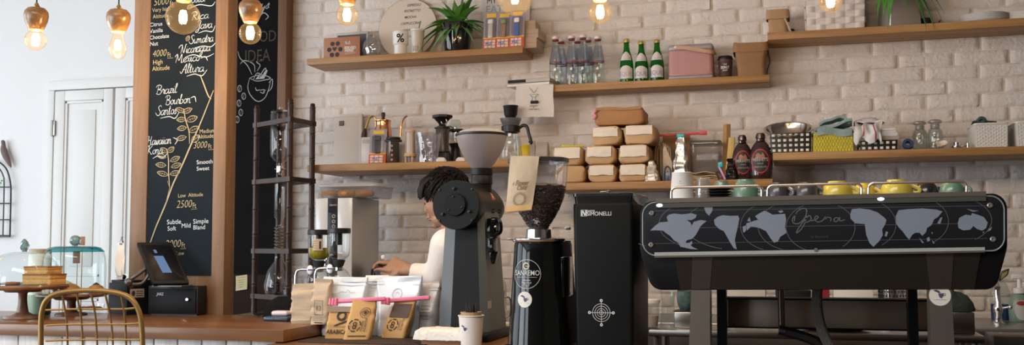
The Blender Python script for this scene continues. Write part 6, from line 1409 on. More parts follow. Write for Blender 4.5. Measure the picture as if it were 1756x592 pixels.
m = M(); m.sheet(lambda u, v: T_(Vector(((u-.5)*.072, h*(.56+.36*v), 0)))-Vector((0, -.0008, 0)), 6, 6); build('dark_label', m, mat('dark_brown_label', (.055, .026, .018), .5, var=.4, scale=40), t)
m = M(); emblem(m, -.012, h*.36, .019, T_)
for q_, s_ in enumerate(('COFFEE', 'ROASTER')): m.text(s_, .010, (lambda q_: lambda p_: T_(Vector((.018+.010*q_-p_.y, h*.22+p_.x, 0))))(q_), align='LEFT')
build('print', m, INK, t)
def pclip(px0, py0, px1, py1, d, label, rz=0):
    a, b = Vector(pw(px0, py0, d)), Vector(pw(px1, py1, d)); L_ = (b-a).length; ang = -math.degrees(math.atan2(b.z-a.z, b.x-a.x))
    t = thing('bag_clip', label, 'clip', a, 0, 'long pink bag clips on the kraft bags'); RY = Matrix.Rotation(R(ang), 4, 'Y')
    m = M(); m.box(.0, L_, -.005, .005, -.0065, .0065, .003, T=RY); m.box(.02, L_*.98, .006, .011, -.0095, .0045, .0025, T=RY); build('bar', m, PINK, t)
    m = M()
    for q_ in range(3): m.tube([(x_, -.005, z_) for x_, z_ in ((.002+.011*q_, -.012), (.006+.011*q_, .010))], .006, 10, 0, RY)
    m.tube([(.0, -.003, -.006), (.03, -.003, -.013)], .005, 8, 0, RY); build('hinge', m, PINK, t)
pclip(566, 517, 661, 512, 1.842, 'long pink bag clip across the top of the front kraft bag')
pclip(655, 516, 737, 510, 1.782, 'long pink bag clip across the top of the dark labelled bag')
x0, x1 = X(711, 580, 2.0), X(790, 580, 2.0); w = x1-x0; zt_ = Z(750, 566, 2.0)
t = thing('napkin_holder', 'small wooden napkin holder with ragged white napkins drooping over it', 'napkin holder', ((x0+x1)/2+.004, -1.95, LT)); h = zt_-LT
m = M(); m.box(-w*.42, w*.42, -.03, .06, 0, .006, .001); m.box(-w*.42, w*.42, -.034, -.028, .0, h*.62, .001); m.box(-w*.42, w*.42, .056, .062, 0, h*.62, .001); build('holder', m, wood('holder_wood', (.22, .11, .05), (.36, .2, .1), .5), t)
m = M()
for q_ in range(6):
    m.slab(lambda u, v, q_=q_: ((u-.5)*w*(.98-.01*q_)-(.004*q_ if q_ % 2 else 0)+.003*sin(v*9+q_), -.042+.004*q_+.10*v if v > .3 else -.047+.0028*q_+.02*v, (h*.86+.004*q_-.003*q_+.004*sin(u*9+q_)*.4+.0025*nz(u*9, v*5, q_)) if v > .3 else h*(.34+.5*v/.3)+.003*nz(u*14, 1, q_)), 24, 10, .0022)
build('napkins', m, mat('white_napkin', (.76, .74, .70), .9, var=.04, bump=.3, bscale=90), t, smooth=70)
p = pz(808, 594.5, LT); k = kz(p); h = Z(808, 540.5, -p[1])-LT
t = thing('paper_cup', 'white takeaway cup with small blue bird print holding dark sticks', 'cup', p); CUPW = mat('white_cup_card', (.72, .69, .65), .6, var=.02)
m = M(); m.lathe([(0, .002), (17.4*k, .002), (17.6*k, 0), (21.5*k, h*.96), (22.6*k, h*.965), (23*k, h*.985), (22.3*k, h), (21*k, h*.985), (17*k, .01), (0, .01)], 44); build('cup', m, CUPW, t)
BIRD = mat('navy_print', (.05, .05, .12), .6)
def bird(m, cx, cy, s, T_):
    m.poly([(cx+x*s, cy+y*s) for x, y in ((-1.1, .72), (-.65, .88), (-.15, .66), (.15, .30), (-.18, .22), (-.5, .42), (-.8, .52))], T_); m.poly([(cx+x*s, cy+y*s) for x, y in ((-.28, .18), (.62, .22), (.56, -.28), (.32, -.66), (.02, -.66), (-.2, -.3))], T_); m.disc((cx+.72*s, cy-.02*s), .26*s, T_, n=14, r0=.15*s)
m = M(); bird(m, -.012, h*.60, 6*k, wrap(21*k*.945, 0, 0, taper=.04)); m.ribbon([(-.024, h*.47, 0), (.004, h*.47, 0)], .0010, wrap(20.4*k, 0, 0)); build('print', m, BIRD, t)
m = M(); m.lathe([(15*k, h*.9), (17*k, h), (18.5*k, h*1.10), (17.5*k, h*1.10), (14*k, h*.9)], 36); build('nested_cup', m, mat('tan_cup', (.50, .34, .20), .6), t)
m = M(); rs = random.Random(4)
for i in range(46):
    a = rs.uniform(0, 2*PI); r0, r1 = rs.uniform(3, 13)*k, rs.uniform(.8, 1.45); hh = h*(1.28+rs.uniform(-.1, .14))
    m.tube([(r0*cos(a), r0*sin(a), h*.5), (r0*r1*cos(a), r0*r1*sin(a), hh)], .0013, 5)
m.tube([(0, 0, h*.5), (-.004, 0, h*1.62)], .0008, 5); build('stirring_sticks', m, mat('dark_sticks', (.028, .018, .014), .5), t)
d0 = 1.86
cx = X(781.5, 351.5, d0); cz_ = Z(781, 351.5, d0); k = kz(pw(781, 352, d0)); rr0 = 42.5*k
GRB = mat('powder_black', (.006, .0065, .007), .42, spec=.22, var=.12, scale=200)
t = thing('shop_grinder', 'tall black shop coffee grinder with round drum body and frosted hopper', 'coffee grinder', (cx, -1.70, LT))
zc = cz_-LT
def oc(w, d, c, z, y0=0): return [(x, y+y0, z) for x, y in ((-w/2, d/2), (-w/2, -d/2+c), (-w/2+c, -d/2), (w/2-c*.35, -d/2), (w/2, -d/2+c*.35), (w/2, d/2))]
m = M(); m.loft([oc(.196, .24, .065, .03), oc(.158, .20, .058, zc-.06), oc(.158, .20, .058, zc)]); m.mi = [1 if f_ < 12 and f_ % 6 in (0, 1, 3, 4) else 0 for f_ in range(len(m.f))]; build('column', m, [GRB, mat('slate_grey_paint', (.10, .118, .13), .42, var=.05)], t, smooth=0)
m = M(); m.box(-.115, .115, -.16, .17, 0, .030, .008); build('base', m, GRB, t)
AX = tr(0, 0, zc, rx=90)                      # lathe axis pointing to the room
m = M(); m.lathe([(0, -.345), (rr0*.22, -.34), (rr0*.45, -.30), (rr0*.74, -.225), (rr0*.92, -.15), (rr0*.95, -.13), (rr0*.97, .10), (rr0, .105), (rr0, .155), (rr0*.985, .160), (0, .160)], 56, 0, AX); build('drum', m, GRB, t)
m = M(); m.lathe([(0, .172), (rr0*.43, .172), (rr0*.45, .169), (rr0*.45, .160)], 40, 0, AX); fc = build('hub_cap', m, mat('satin_black', (.005, .005, .0055), .42, spec=.2), t)
m = M()
for r_, a_, s_ in ((.66, 95, .055), (.66, 215, .055), (.66, 335, .055), (.33, 100, .03), (.33, 220, .03), (.33, 340, .03)): m.lathe([(rr0*s_*1.3, .160 if r_ > .5 else .172), (rr0*s_, .170 if r_ > .5 else .176), (0, .171 if r_ > .5 else .177)], 14, 0, AX @ Matrix.Translation((rr0*r_*cos(R(a_)), rr0*r_*sin(R(a_)), 0)))
for a_ in (42, 138, 222, 318): m.lathe([(rr0*.06, .157), (rr0*.05, .164), (0, .1645)], 12, 0, AX @ Matrix.Translation((rr0*.93*cos(R(a_)), rr0*.93*sin(R(a_)), 0)))
build('bolts', m, mat('gunmetal', (.02, .021, .022), .35, .3), t)
m = M()
for row in range(2):
    for i in range(7):
        a_ = R(-8-7*i); y_ = .05+row*.08
        m.box(-.016, .016, -.003, .003, -.001, .0016, .001, T=AX @ Matrix.Translation((rr0*.965*cos(a_), rr0*.965*sin(a_), -y_+.03)) @ Matrix.Rotation(a_, 4, 'Z') @ Matrix.Rotation(R(90), 4, 'Y') @ Matrix.Rotation(R(90), 4, 'Z') @ Matrix.Rotation(R(90), 4, 'Z'))
build('vents', m, mat('vent_black', (.002, .002, .002), .8), t)
m = M();
def drumside(p): a_ = R(30)+p.y/rr0; return AX @ Vector((rr0*.968*cos(a_), rr0*.968*sin(a_), -p.x-.03))
m.poly([(-.022, -.02), (.026, -.018), (.004, .028)], drumside); build('badge', m, mat('dull_red_badge', (.34, .08, .05), .4), t, label='dull red triangle badge')
m = M(); m.poly([(-.006, -.013), (.012, -.012), (.003, .008)], lambda p: Vector(drumside(p))+Vector((.0006, 0, .0004))); build('badge_mark', m, mat('badge_cream', (.55, .4, .34), .5), t)
hx = X(826, 300, 1.66)-cx; hy = .04; k2 = kz(pw(826, 270, 1.66)); zz = lambda py: Z(826, py, 1.66)-LT
N_ = Matrix.Translation((hx, hy, 0))
m = M(); m.lathe([(0, zz(330)), (17*k2, zz(330)), (17*k2, zz(317)), (18.5*k2, zz(316)), (18.5*k2, zz(304)), (17.8*k2, zz(303)), (17.8*k2, zz(301)), (18.8*k2, zz(300)), (18.8*k2, zz(290)), (17*k2, zz(289)), (0, zz(289))], 40, 0, N_); build('collar', m, GRB, t)
m = M(); m.lathe([(15*k2, zz(289)), (22*k2, zz(281)), (31*k2, zz(268)), (39*k2, zz(252)), (43*k2, zz(238)), (44*k2, zz(232))], 48, 0, N_)
m.lathe([(13*k2, zz(288)), (20*k2, zz(280)), (29*k2, zz(267)), (37*k2, zz(251)), (42*k2, zz(237)), (43*k2, zz(232))], 48, 0, N_); build('hopper', m, glass('frosted_hopper', (.66, .64, .66), .4, .3, .08, milky=.42, mcol=(.62, .58, .60)), t)
m = M(); m.lathe([(44*k2, zz(234)), (45.5*k2, zz(233)), (45.5*k2, zz(230.5)), (43*k2, zz(229.5)), (42*k2, zz(231))], 48, 0, N_); build('hopper_rim', m, BLACKPLASTIC, t)
m = M(); m.lathe([(42*k2, zz(231)), (38*k2, zz(226)), (31*k2, zz(223)), (0, zz(222))], 48, 0, N_); build('lid', m, glass('lid_pale', (.75, .78, .82), .6, .2, .15, milky=.5, mcol=(.62, .66, .72)), t)
m = M(); sx_0 = .10; m.box(.085, .118, -.08, -.02, zc-.115, zc-.045, .006); m.box(.092, .112, -.088, -.03, zc-.165, zc-.11, .004, T=None); m.tube(sm([(.10, -.06, zc-.05), (.128, -.07, zc-.055), (.132, -.07, zc-.09), (.115, -.07, zc-.10)], 5), .009, 10); m.prism([(.088, zc-.16), (.122, zc-.16), (.108, zc-.205), (.100, zc-.205)], -.07, -.045, r=.002); build('dosing_spout', m, GLOSSBLACK, t)
m = M(); m.box(.098, .108, -.0895, -.088, zc-.148, zc-.138); m.ball((.118, -.082, zc-.075), .005); build('chrome_catch', m, CHROME, t)
m = M(); m.sheet(lambda u, v: (.094, -.095+.045*u, .075+.06*v), 2, 2); build('sticker', m, mat('grey_sticker', (.45, .44, .42), .6), t)
m = M(); P_ = sm([(-.93, -1.62, .96), (-.90, -1.66, .985), (-.86, -1.72, .975), (-.835, -1.80, .94), (-.83, -1.88, .918)], 12); m.tube(P_, [.013+.003*(i % 2) for i in range(len(P_))], 12); solo('ribbed_hose', 'black ribbed hose between the tall grinder and the glossy grinder', 'hose', m, BLACKPLASTIC)
p = pz(856, 553, LT); m = M(); m.box(-.05, .05, -.03, .03, 0, .035, .002);
solo('white_carton', 'small white carton on the bar behind the ribbed hose', 'box', m, WHITEPAPER, (X(868, 548, 1.45), -1.45, LT), 8)
d = 1.42; k = KP(856, 510, d); m = M(); h = Z(856, 499, d)-LT
t = thing('milk_pitcher', 'small steel milk pitcher behind the tall grinder', 'pitcher', (X(855, 510, d), -d, LT))
m = M(); m.lathe([(0, 0), (12*k, 0), (13*k, .004), (13*k, h*.45), (10*k, h*.8), (11.5*k, h), (11*k, h), (9.4*k, h*.8), (12.2*k, h*.45), (12*k, .006), (0, .005)], 32); build('body', m, CHROME, t); m = M(); m.tube(sm([(10*k, -.005, h*.85), (22*k, -.01, h*.8), (22*k, -.01, h*.4), (13*k, -.005, h*.3)], 5), .003, 8); build('handle', m, CHROME, t)
t = thing('spoon_jar', 'clear jar of upright steel spoons behind the tall grinder', 'jar', (X(846, 500, 1.36), -1.36, LT)); m = M(); m.lathe([(0, .003), (.03, 0), (.033, .12)], 24); build('jar', m, CLEAR, t); m = M()
for i in range(6): a_ = i*1.05; m.tube([(.012*cos(a_), .012*sin(a_), .01), (.026*cos(a_), .026*sin(a_), .20+.012*i)], .0025, 6); m.ball((.027*cos(a_), .027*sin(a_), .215+.012*i), .008, .003, .014, 10, 8)
build('spoons', m, CHROME, t)

d = 2.12; k = kz(pw(923, 400, d)); c_ = pw(924, 400, d); zz = lambda py: Z(923, py, d)-LT
t = thing('doser_grinder', 'glossy black coffee grinder with clear bean hopper and round badges', 'coffee grinder', (c_[0], -d, LT))
HB = .075
def bl_(w, f, b, z): return [(x, y, z) for x, y in [(w/2*cos(R(a)), -f*math.sin(R(a))) for a in range(180, -1, -10)]][::1]+[(w/2, b, z), (-w/2, b, z)]
m = M(); w0, w1 = 112*k, 84*k
L = []
for v in [0, .02, .1, .25, .4, .55, .7, .85, .96, 1]:
    w = w0+(w1-w0)*min(1, v*1.05)**.8; q = (1 if v < .97 else .94)
    L.append([(x, y, zz(413)*v) for x, y in [(w/2*q*cos(R(a)), -w*.52*q*sin(R(a))) for a in range(180, -1, -9)]+[(w/2*q, .13, ), (-w/2*q, .13)]])
m.loft(L); build('body', m, GLOSSBLACK, t, smooth=30)
m = M(); m.box(w1/2-.004, w1/2+.012, -.03, .09, zz(510), zz(440), .006); m.box(-w0*.5, w0*.5, -.08, .14, 0, .03, .01); build('side_fins', m, GLOSSBLACK, t)
m = M(); m.lathe([(0, zz(415)), (44*k, zz(415)), (45.5*k, zz(413)), (45.5*k, zz(410)), (40*k, zz(408.5)), (22*k, zz(408)), (21*k, zz(394)), (20*k, zz(393)), (0, zz(393))], 44); build('collar', m, mat('polished_steel', (.62, .62, .64), .16, 1.), t)
m = M(); m.box(-54*k, -40*k, -.01, .002, zz(412), zz(408), .002); m.tube([(24*k, 0, zz(392)), (54*k, -.01, zz(392))], .003, 8); m.box(47*k, 57*k, -.016, -.004, zz(395), zz(389), .003); build('lever', m, DARKSTEEL, t)
hop = [(17*k, zz(394)), (18*k, zz(388)), (25*k, zz(378)), (36*k, zz(360)), (44*k, zz(340)), (48*k, zz(318)), (50*k, zz(295)), (51.5*k, zz(279))]
m = M(); m.lathe(hop, 52); build('hopper', m, glass('hopper_plastic', (.86, .86, .89), .8, .04, .05, milky=.05), t)
m = M(); m.lathe([(51*k, zz(280)), (53*k, zz(279.5)), (53*k, zz(273)), (50*k, zz(272)), (50*k, zz(273.5)), (51*k, zz(274))], 52); build('hopper_rim', m, mat('smoky_rim', (.05, .045, .045), .25, coat=.4), t)
BEAN = mat('roasted_beans', (.020, .009, .006), .42, var=.6, scale=160)
m = M(); prof = [(16*k, zz(393)), (17.3*k, zz(388)), (24*k, zz(378)), (35*k, zz(360)), (43*k, zz(340)), (46.8*k, zz(325)), (47*k, zz(321)), (34*k, zz(316)), (0, zz(313))]
m.lathe(prof, 44, 0, lambda q_: Vector((q_.x*(1+.0*q_.z), q_.y, q_.z+.006*nz(q_.x*30, q_.y*30, 1)*(q_.z > zz(330)))))
rs = random.Random(3)
for i in range(950):
    a_ = rs.uniform(0, 360); v = rs.random()
    if i % 2:
        rr_ = 46*k*math.sqrt(rs.random()); z_ = zz(321-6*(1-rr_/(46*k)))+.006*nz(rr_*cos(R(a_))*30, rr_*sin(R(a_))*30, 1)
    else:
        j = rs.choice((2, 3, 3, 4, 4, 5)); (ra, za), (rb, zb_) = prof[j-1], prof[j]; rr_ = ra+(rb-ra)*v-.001; z_ = za+(zb_-za)*v; a_ = rs.uniform(180, 360)
    m.ball((0, 0, 0), .0056, .0040, .0034, 6, 4, 0, Matrix.Translation((rr_*cos(R(a_)), rr_*sin(R(a_)), z_)) @ Matrix.Rotation(rs.uniform(0, 6), 4, 'Z') @ Matrix.Rotation(rs.uniform(0, 3), 4, 'X'))
bn = build('coffee_beans', m, BEAN, t); bn['kind'] = 'stuff'
def bodyw(z): v = z/zz(413); return w0+(w1-w0)*min(1, v*1.05)**.8
def onb(x0_, z0_, o_=.0012):
    def f(p):
        z = z0_+p.y; w = bodyw(z); x = max(-w*.49, min(w*.49, x0_+p.x)); s = math.sqrt(max(0, 1-(2*x/w)**2)); return Vector((x, -w*.52*s-o_, z))
    return f
bx0 = (914-924)*k; bz0 = zz(469)
m = M()
def grid_disc(m, r, T_, r0=0., n=40, nr=6, mi=0):
    rows = [[(rad*cos(2*PI*i/n), rad*sin(2*PI*i/n)) for i in range(n)] for rad in [r0+(r-r0)*j/nr if r0 else max(.0004, r*j/nr) for j in range(nr+1)]]
    m.add([(x, y, 0) for rw in rows for x, y in rw], [(j*n+i, j*n+(i+1) % n, (j+1)*n+(i+1) % n, (j+1)*n+i) for j in range(nr) for i in range(n)], mi, T_)
grid_disc(m, 24.5*k, onb(bx0, bz0, .0010), 23.6*k, 48, 1); build('badge_ring', m, mat('silver_badge_print', (.42, .42, .42), .4), t)
m = M(); m.text('SANREMO', 8.3*k/.69, (lambda f: lambda p: f(Vector((p.x, p.y-2*k, 0))))(onb(bx0, bz0, .0016)), sx=.82, bold=.004)
m.ribbon([(x_*k, -5.2*k, 0) for x_ in range(-18, 19, 3)], .5*k, onb(bx0, bz0, .0016), taper=False); m.ribbon([(x_*k, -10*k, 0) for x_ in range(-7, 8, 2)], .8*k, onb(bx0, bz0, .0016), taper=False)
for q_, s_ in enumerate(('TREVISO', 'ITALY', 'IT')): m.text(s_, 3.2*k/.69, (lambda f, q_: lambda p: f(Vector((p.x, p.y-(16+4*q_)*k, 0))))(onb(bx0, bz0, .0016), q_))
build('lettering', m, mat('pale_badge_print', (.50, .50, .49), .4), t)
m = M(); grid_disc(m, 6*k, (lambda f: lambda p: f(Vector((p.x-1*k, p.y+13.5*k, 0))))(onb(bx0, bz0, .0016)), 4*k, 28, 1); m.ribbon([(-1*k, 13*k, 0), (3*k, 13*k, 0), (3*k, 11*k, 0)], 1.4*k, onb(bx0, bz0, .0018), taper=False); build('badge_symbol', m, mat('gold_badge', (.5, .42, .26), .4), t)
sx0, sz0 = (911-924)*k, zz(511.5)
m = M(); grid_disc(m, 13.2*k, onb(sx0, sz0, .0012)); stc = build('round_sticker', m, mat('cream_sticker', (.62, .60, .54), .6), t, label='cream round sticker with dark bird')
m = M(); bird(m, 0, .002, 7.2*k, onb(sx0, sz0, .0022)); m.ribbon([(-8*k, -6*k, 0), (8*k, -6*k, 0)], .6*k, onb(sx0, sz0, .0022)); build('bird_print', m, BIRD, stc)
t2 = thing('kraft_pouch', 'flat kraft pouch with flower print hanging over the bean hopper rim', 'pouch', pw(897, 268, d+.098))
o = Vector(t2.location); dq = d+.101
Q = [Vector(pw(px, py, dq))-o for px, py in ((876, 268), (925, 268.5), (912, 361), (868, 365))]
def pq(u, v, off=0.):
    a_ = Q[0].lerp(Q[1], u); b_ = Q[3].lerp(Q[2], u); p = b_.lerp(a_, v); return (p.x, p.y-.010*sin(PI*v)**.7*sin(PI*min(1, max(0, u)))-off+.0012*nz(u*5, v*5, 2), p.z)
m = M()
m.slab(lambda u, v: pq(u, v), 12, 18, .006); m.slab(lambda u, v: (lambda p: (p[0], p[1]+.004+.025*v, p[2]-.012*(v)))(pq(u, 1.0)), 6, 3, .002); build('pouch', m, KRAFTLIGHT, t2)
m = M(); m.slab(lambda u, v: pq(u*1.0, .01+.10*v, .0045+.003*(1-v)), 10, 3, .0016); build('bottom_fold', m, KRAFTORANGE, t2)
m = M(); kk = kz(pw(897, 320, dq)); TQ = lambda p: Vector(pq(.5+p.x/(46*kk), p.y/(95*kk), .0050))
script(m, 'f', -14*kk, 47*kk, 1.5*kk, .9*kk, TQ, .3); m.text('Flower', 8.5*kk/.69, lambda p: TQ(Vector((p.x+1*kk, p.y+45*kk, 0))), shear=.3, sx=.62, bold=.01); m.text('Child', 8*kk/.69, lambda p: TQ(Vector((p.x+1.5*kk, p.y+37*kk, 0))), shear=.3, sx=.66, bold=.01)
for i in range(22):
    a_ = 2*PI*i/22; c0, c1 = 9.5*kk, 12.3*kk; m.ribbon([(c0*cos(a_)+0*kk, 21*kk+c0*sin(a_), 0), (c1*cos(a_+.16), 21*kk+c1*sin(a_+.16), 0)], 1.4*kk, TQ); m.ribbon([(c0*cos(a_), 21*kk+c0*sin(a_), 0), (7.8*kk*cos(a_-.2), 21*kk+7.8*kk*sin(a_-.2), 0)], 1.1*kk, TQ)
m.ribbon([(-9*kk, 5*kk, 0), (9*kk, 5*kk, 0)], 1.4*kk, TQ, taper=False); build('print', m, mat('olive_ink', (.20, .15, .06), .8), t2)

d = 2.15; x0, x1 = X(984, 460, d), X(1086, 460, d); w = x1-x0; zt_ = Z(1034, 349, d); k = kz(pw(1034, 400, d))
t = thing('box_grinder', 'tall matte black boxy grinder with silver target emblem', 'coffee grinder', ((x0+x1)/2, -d, LT)); h = zt_-LT
def bx_(w, y0, y1, z, r=.012): return [(x, y+(y0+y1)/2, z) for x, y in rr(w, y1-y0, r, 5)]
m = M(); m.loft([bx_(w*.95, .0, .33, 0), bx_(w*.97, .0, .33, h*.1), bx_(w*1.02, -.0, .33, h*.98), bx_(w*1.01, .002, .328, h)]); build('housing', m, mat('satin_black_shell', (.006, .0065, .007), .46, spec=.14, var=.1, scale=200), t)
m = M(); zl = Z(1034, 334, d)-LT; m.loft([bx_(w*.97, .006, .32, h+.0003), bx_(w*1.0, .004, .322, zl-.004)]); build('hopper', m, glass('smoked_hopper', (.16, .16, .17), .8, .05, .22, milky=.15, mcol=(.02, .02, .02)), t)
m = M(); m.loft([bx_(w*1.03, -.001, .33, zl-.004), bx_(w*1.03, -.001, .33, zl+.004), bx_(w*.99, .004, .32, zl+.007)]); m.ball((.012, .03, zl+.007), .012, .012, .008, 14, 8); build('lid', m, mat('smoked_lid', (.02, .02, .022), .15, coat=.5), t)
SILV = mat('silver_print_bright', (.66, .66, .66), .35)
xf = lambda px: (px-1034.5)*k
zf = lambda py: Z(1034, py, d)-LT
m = M(); T_ = face(0, -.0022, 0)
m.text('SIMONELLI', 6.6*k/.69, T_ @ Matrix.Translation((xf(1007), zf(369.8), 0)), align='LEFT', sx=.93, bold=.008); m.text('nuova', 4.2*k/.69, T_ @ Matrix.Translation((xf(1007), zf(363), 0)), align='LEFT', bold=.01, sx=.95)
a, b = xf(997), zf(370); s = 9.5*k
for pl in ([(0, 0), (s*.26, 0), (s*.26, s), (0, s)], [(s*.74, 0), (s, 0), (s, s), (s*.74, s)], [(s*.10, s), (s*.40, s), (s*.90, 0), (s*.60, 0)]): m.poly([(a+x, b+y) for x, y in pl], T_)
m.ribbon([(a-.5*k, b-.5*k, 0), (a+s+.5*k, b-.5*k, 0), (a+s+.5*k, b+s+.5*k, 0), (a-.5*k, b+s+.5*k, 0), (a-.5*k, b-.5*k, 0)], .7*k, T_, taper=False)
build('lettering', m, SILV, t)
m = M(); cx_, cz2 = xf(1030.5), zf(536.5)
for r_ in (15.5, 11.5, 7.5, 4): m.disc((cx_, cz2), r_*k, T_, n=48, r0=(r_-.75)*k)
m.disc((cx_, cz2), 1.4*k, T_, n=16)
for a_ in range(0, 360, 90):
    m.ribbon([(cx_, cz2, 0), (cx_+18*k*cos(R(a_)), cz2+18*k*sin(R(a_)), 0)], .8*k, T_, taper=False); m.disc((cx_+20.5*k*cos(R(a_)), cz2+20.5*k*sin(R(a_))), 2.6*k, T_, n=18, r0=1.0*k)
build('target_emblem', m, SILV, t)
m = M(); m.box(-.012, .012, .02, .04, zl+.007, zl+.012, .002); build('lid_tab', m, DARKSTEEL, t)

MD = 2.20
km = kz(pw(1410, 400, MD))
o = Vector(pw(1410, 592, MD)); o.z = LT
t = thing('espresso_machine', 'wide black espresso machine with glass world map back panel', 'espresso machine', o)
def mp(px, py, dd=MD): p = Vector(pw(px, py, dd))-o; return (p.x, p.z)
def mpd(px, py, dd=MD): p = Vector(pw(px, py, dd))-o; return tuple(p)
yF = 0.0                                         # local y of the map panel
SP_ = [mp(*p, MD-.014) for p in fillet([(1097.5, 345), (1097.5, 432), (1118, 497.6), (1708, 497), (1727.5, 425), (1727, 331.5)], [24, 60, 24, 24, 60, 26])]
m = M(); m.prism(SP_, .012, .48, r=.004); build('body', m, mat('rubbery_black', (.004, .004, .0045), .5, spec=.15), t, smooth=50)
ap = [mp(*p) for p in ((1156, 441), (1683, 432), (1672, 496.5), (1166, 497))]
m = M(); vs = [(ap[0][0], .006, ap[0][1]), (ap[1][0], .006, ap[1][1]), (ap[2][0], .011, ap[2][1]), (ap[3][0], .011, ap[3][1])]
m.add(vs+[(x, .03, z) for x, y, z in vs], [(0, 1, 2, 3), (7, 6, 5, 4), (0, 4, 5, 1), (1, 5, 6, 2), (2, 6, 7, 3), (3, 7, 4, 0)]); build('steel_apron', m, mat('dim_steel', (.022, .018, .014), .42, .6, var=.1, scale=4, stretch=(1, 20, 20)), t, smooth=0)
APL = mat('apron_reflection_tone', (.06, .05, .043), .42, .7, var=.05)  # reflections in the apron at the legs, painted as two lighter steel bands
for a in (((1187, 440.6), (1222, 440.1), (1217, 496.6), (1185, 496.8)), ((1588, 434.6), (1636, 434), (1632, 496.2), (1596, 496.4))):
    q = [mp(*p) for p in a]; m = M(); m.add([(x, .0046+.005*(i > 1), z) for i, (x, z) in enumerate(q)]+[(x, .02, z) for x, z in q], [(0, 1, 2, 3), (7, 6, 5, 4), (0, 4, 5, 1), (1, 5, 6, 2), (2, 6, 7, 3), (3, 7, 4, 0)]); build('apron_reflection', m, APL, t, smooth=0)
PN = [mp(*p) for p in fillet([(1102.5, 348), (1102.5, 439), (1722, 430), (1721.5, 336)], [22, 24, 22, 24])]
m = M(); m.prism(PN, -.004, .012, r=.002); build('map_panel', m, mat('dark_panel_glass', (.014, .015, .018), .35, var=.1, spec=.12), t, smooth=50)
m = M(); m.tube([(x, -.004, z) for x, z in PN], .0019, 8, closed=True); build('panel_rim', m, mat('pale_rim', (.20, .25, .25), .3), t)
def strip(a, b, c, d_, y0, y1, name, mt):
    q = [mp(*p) for p in (a, b, c, d_)]; m = M(); m.add([(x, y0, z) for x, z in q]+[(x, y1, z) for x, z in q], [(0, 1, 2, 3), (7, 6, 5, 4), (0, 4, 5, 1), (1, 5, 6, 2), (2, 6, 7, 3), (3, 7, 4, 0)]); return build(name, m, mt, t, smooth=0)
strip((1125, 341), (1690, 328.5), (1690, 336), (1125, 348.5), -.010, .01, 'top_trim', mat('taupe_trim', (.19, .16, .135), .38, .6))
strip((1125, 349), (1690, 336.5), (1690, 345), (1125, 357), -.008, -.0045, 'upper_strip', mat('dull_olive_strip', (.085, .085, .075), .4, .4))
strip((1123, 433), (1688, 424), (1688, 430), (1123, 439), -.008, -.0045, 'lower_strip', mat('pale_glass_strip', (.34, .36, .34), .25))
strip((1123, 439), (1688, 430), (1688, 433), (1123, 442), -.006, .01, 'lower_trim', mat('taupe_trim', (.19, .16, .135), .38, .6))
LED = glow('panel_lamp', (.65, .88, 1.0), 2.6); m = M()
for px, py in ((1131.5, 352.5), (1510, 341.5)): x, z = mp(px, py); m.lathe([(0, .004), (4*km, .0035), (5.6*km, 0)], 20, 0, tr(x, -.008, z, rx=90) @ Matrix.Diagonal((1, .55, 1, 1)))
build('panel_lamps', m, LED, t)
m = M()
for px, py in ((1118, 366), (1117, 420), (1697, 352.5), (1702, 410.5)): x, z = mp(px, py); m.lathe([(4.6*km, 0), (4.4*km, .004), (3.4*km, .0055), (1.6*km, .0055), (1.3*km, .003), (0, .003)], 20, 0, tr(x, -.004, z, rx=90))
x, z = mp(1399, 428.5); m.lathe([(3.2*km, 0), (3*km, .003), (0, .003)], 16, 0, tr(x, -.0085, z, rx=90)); build('panel_bolts', m, mat('nickel_bolts', (.50, .48, .43), .3, .9), t)
def S1(pts, x0, y0, s): return [(x0+x/s, y0+y/s) for x, y in pts]
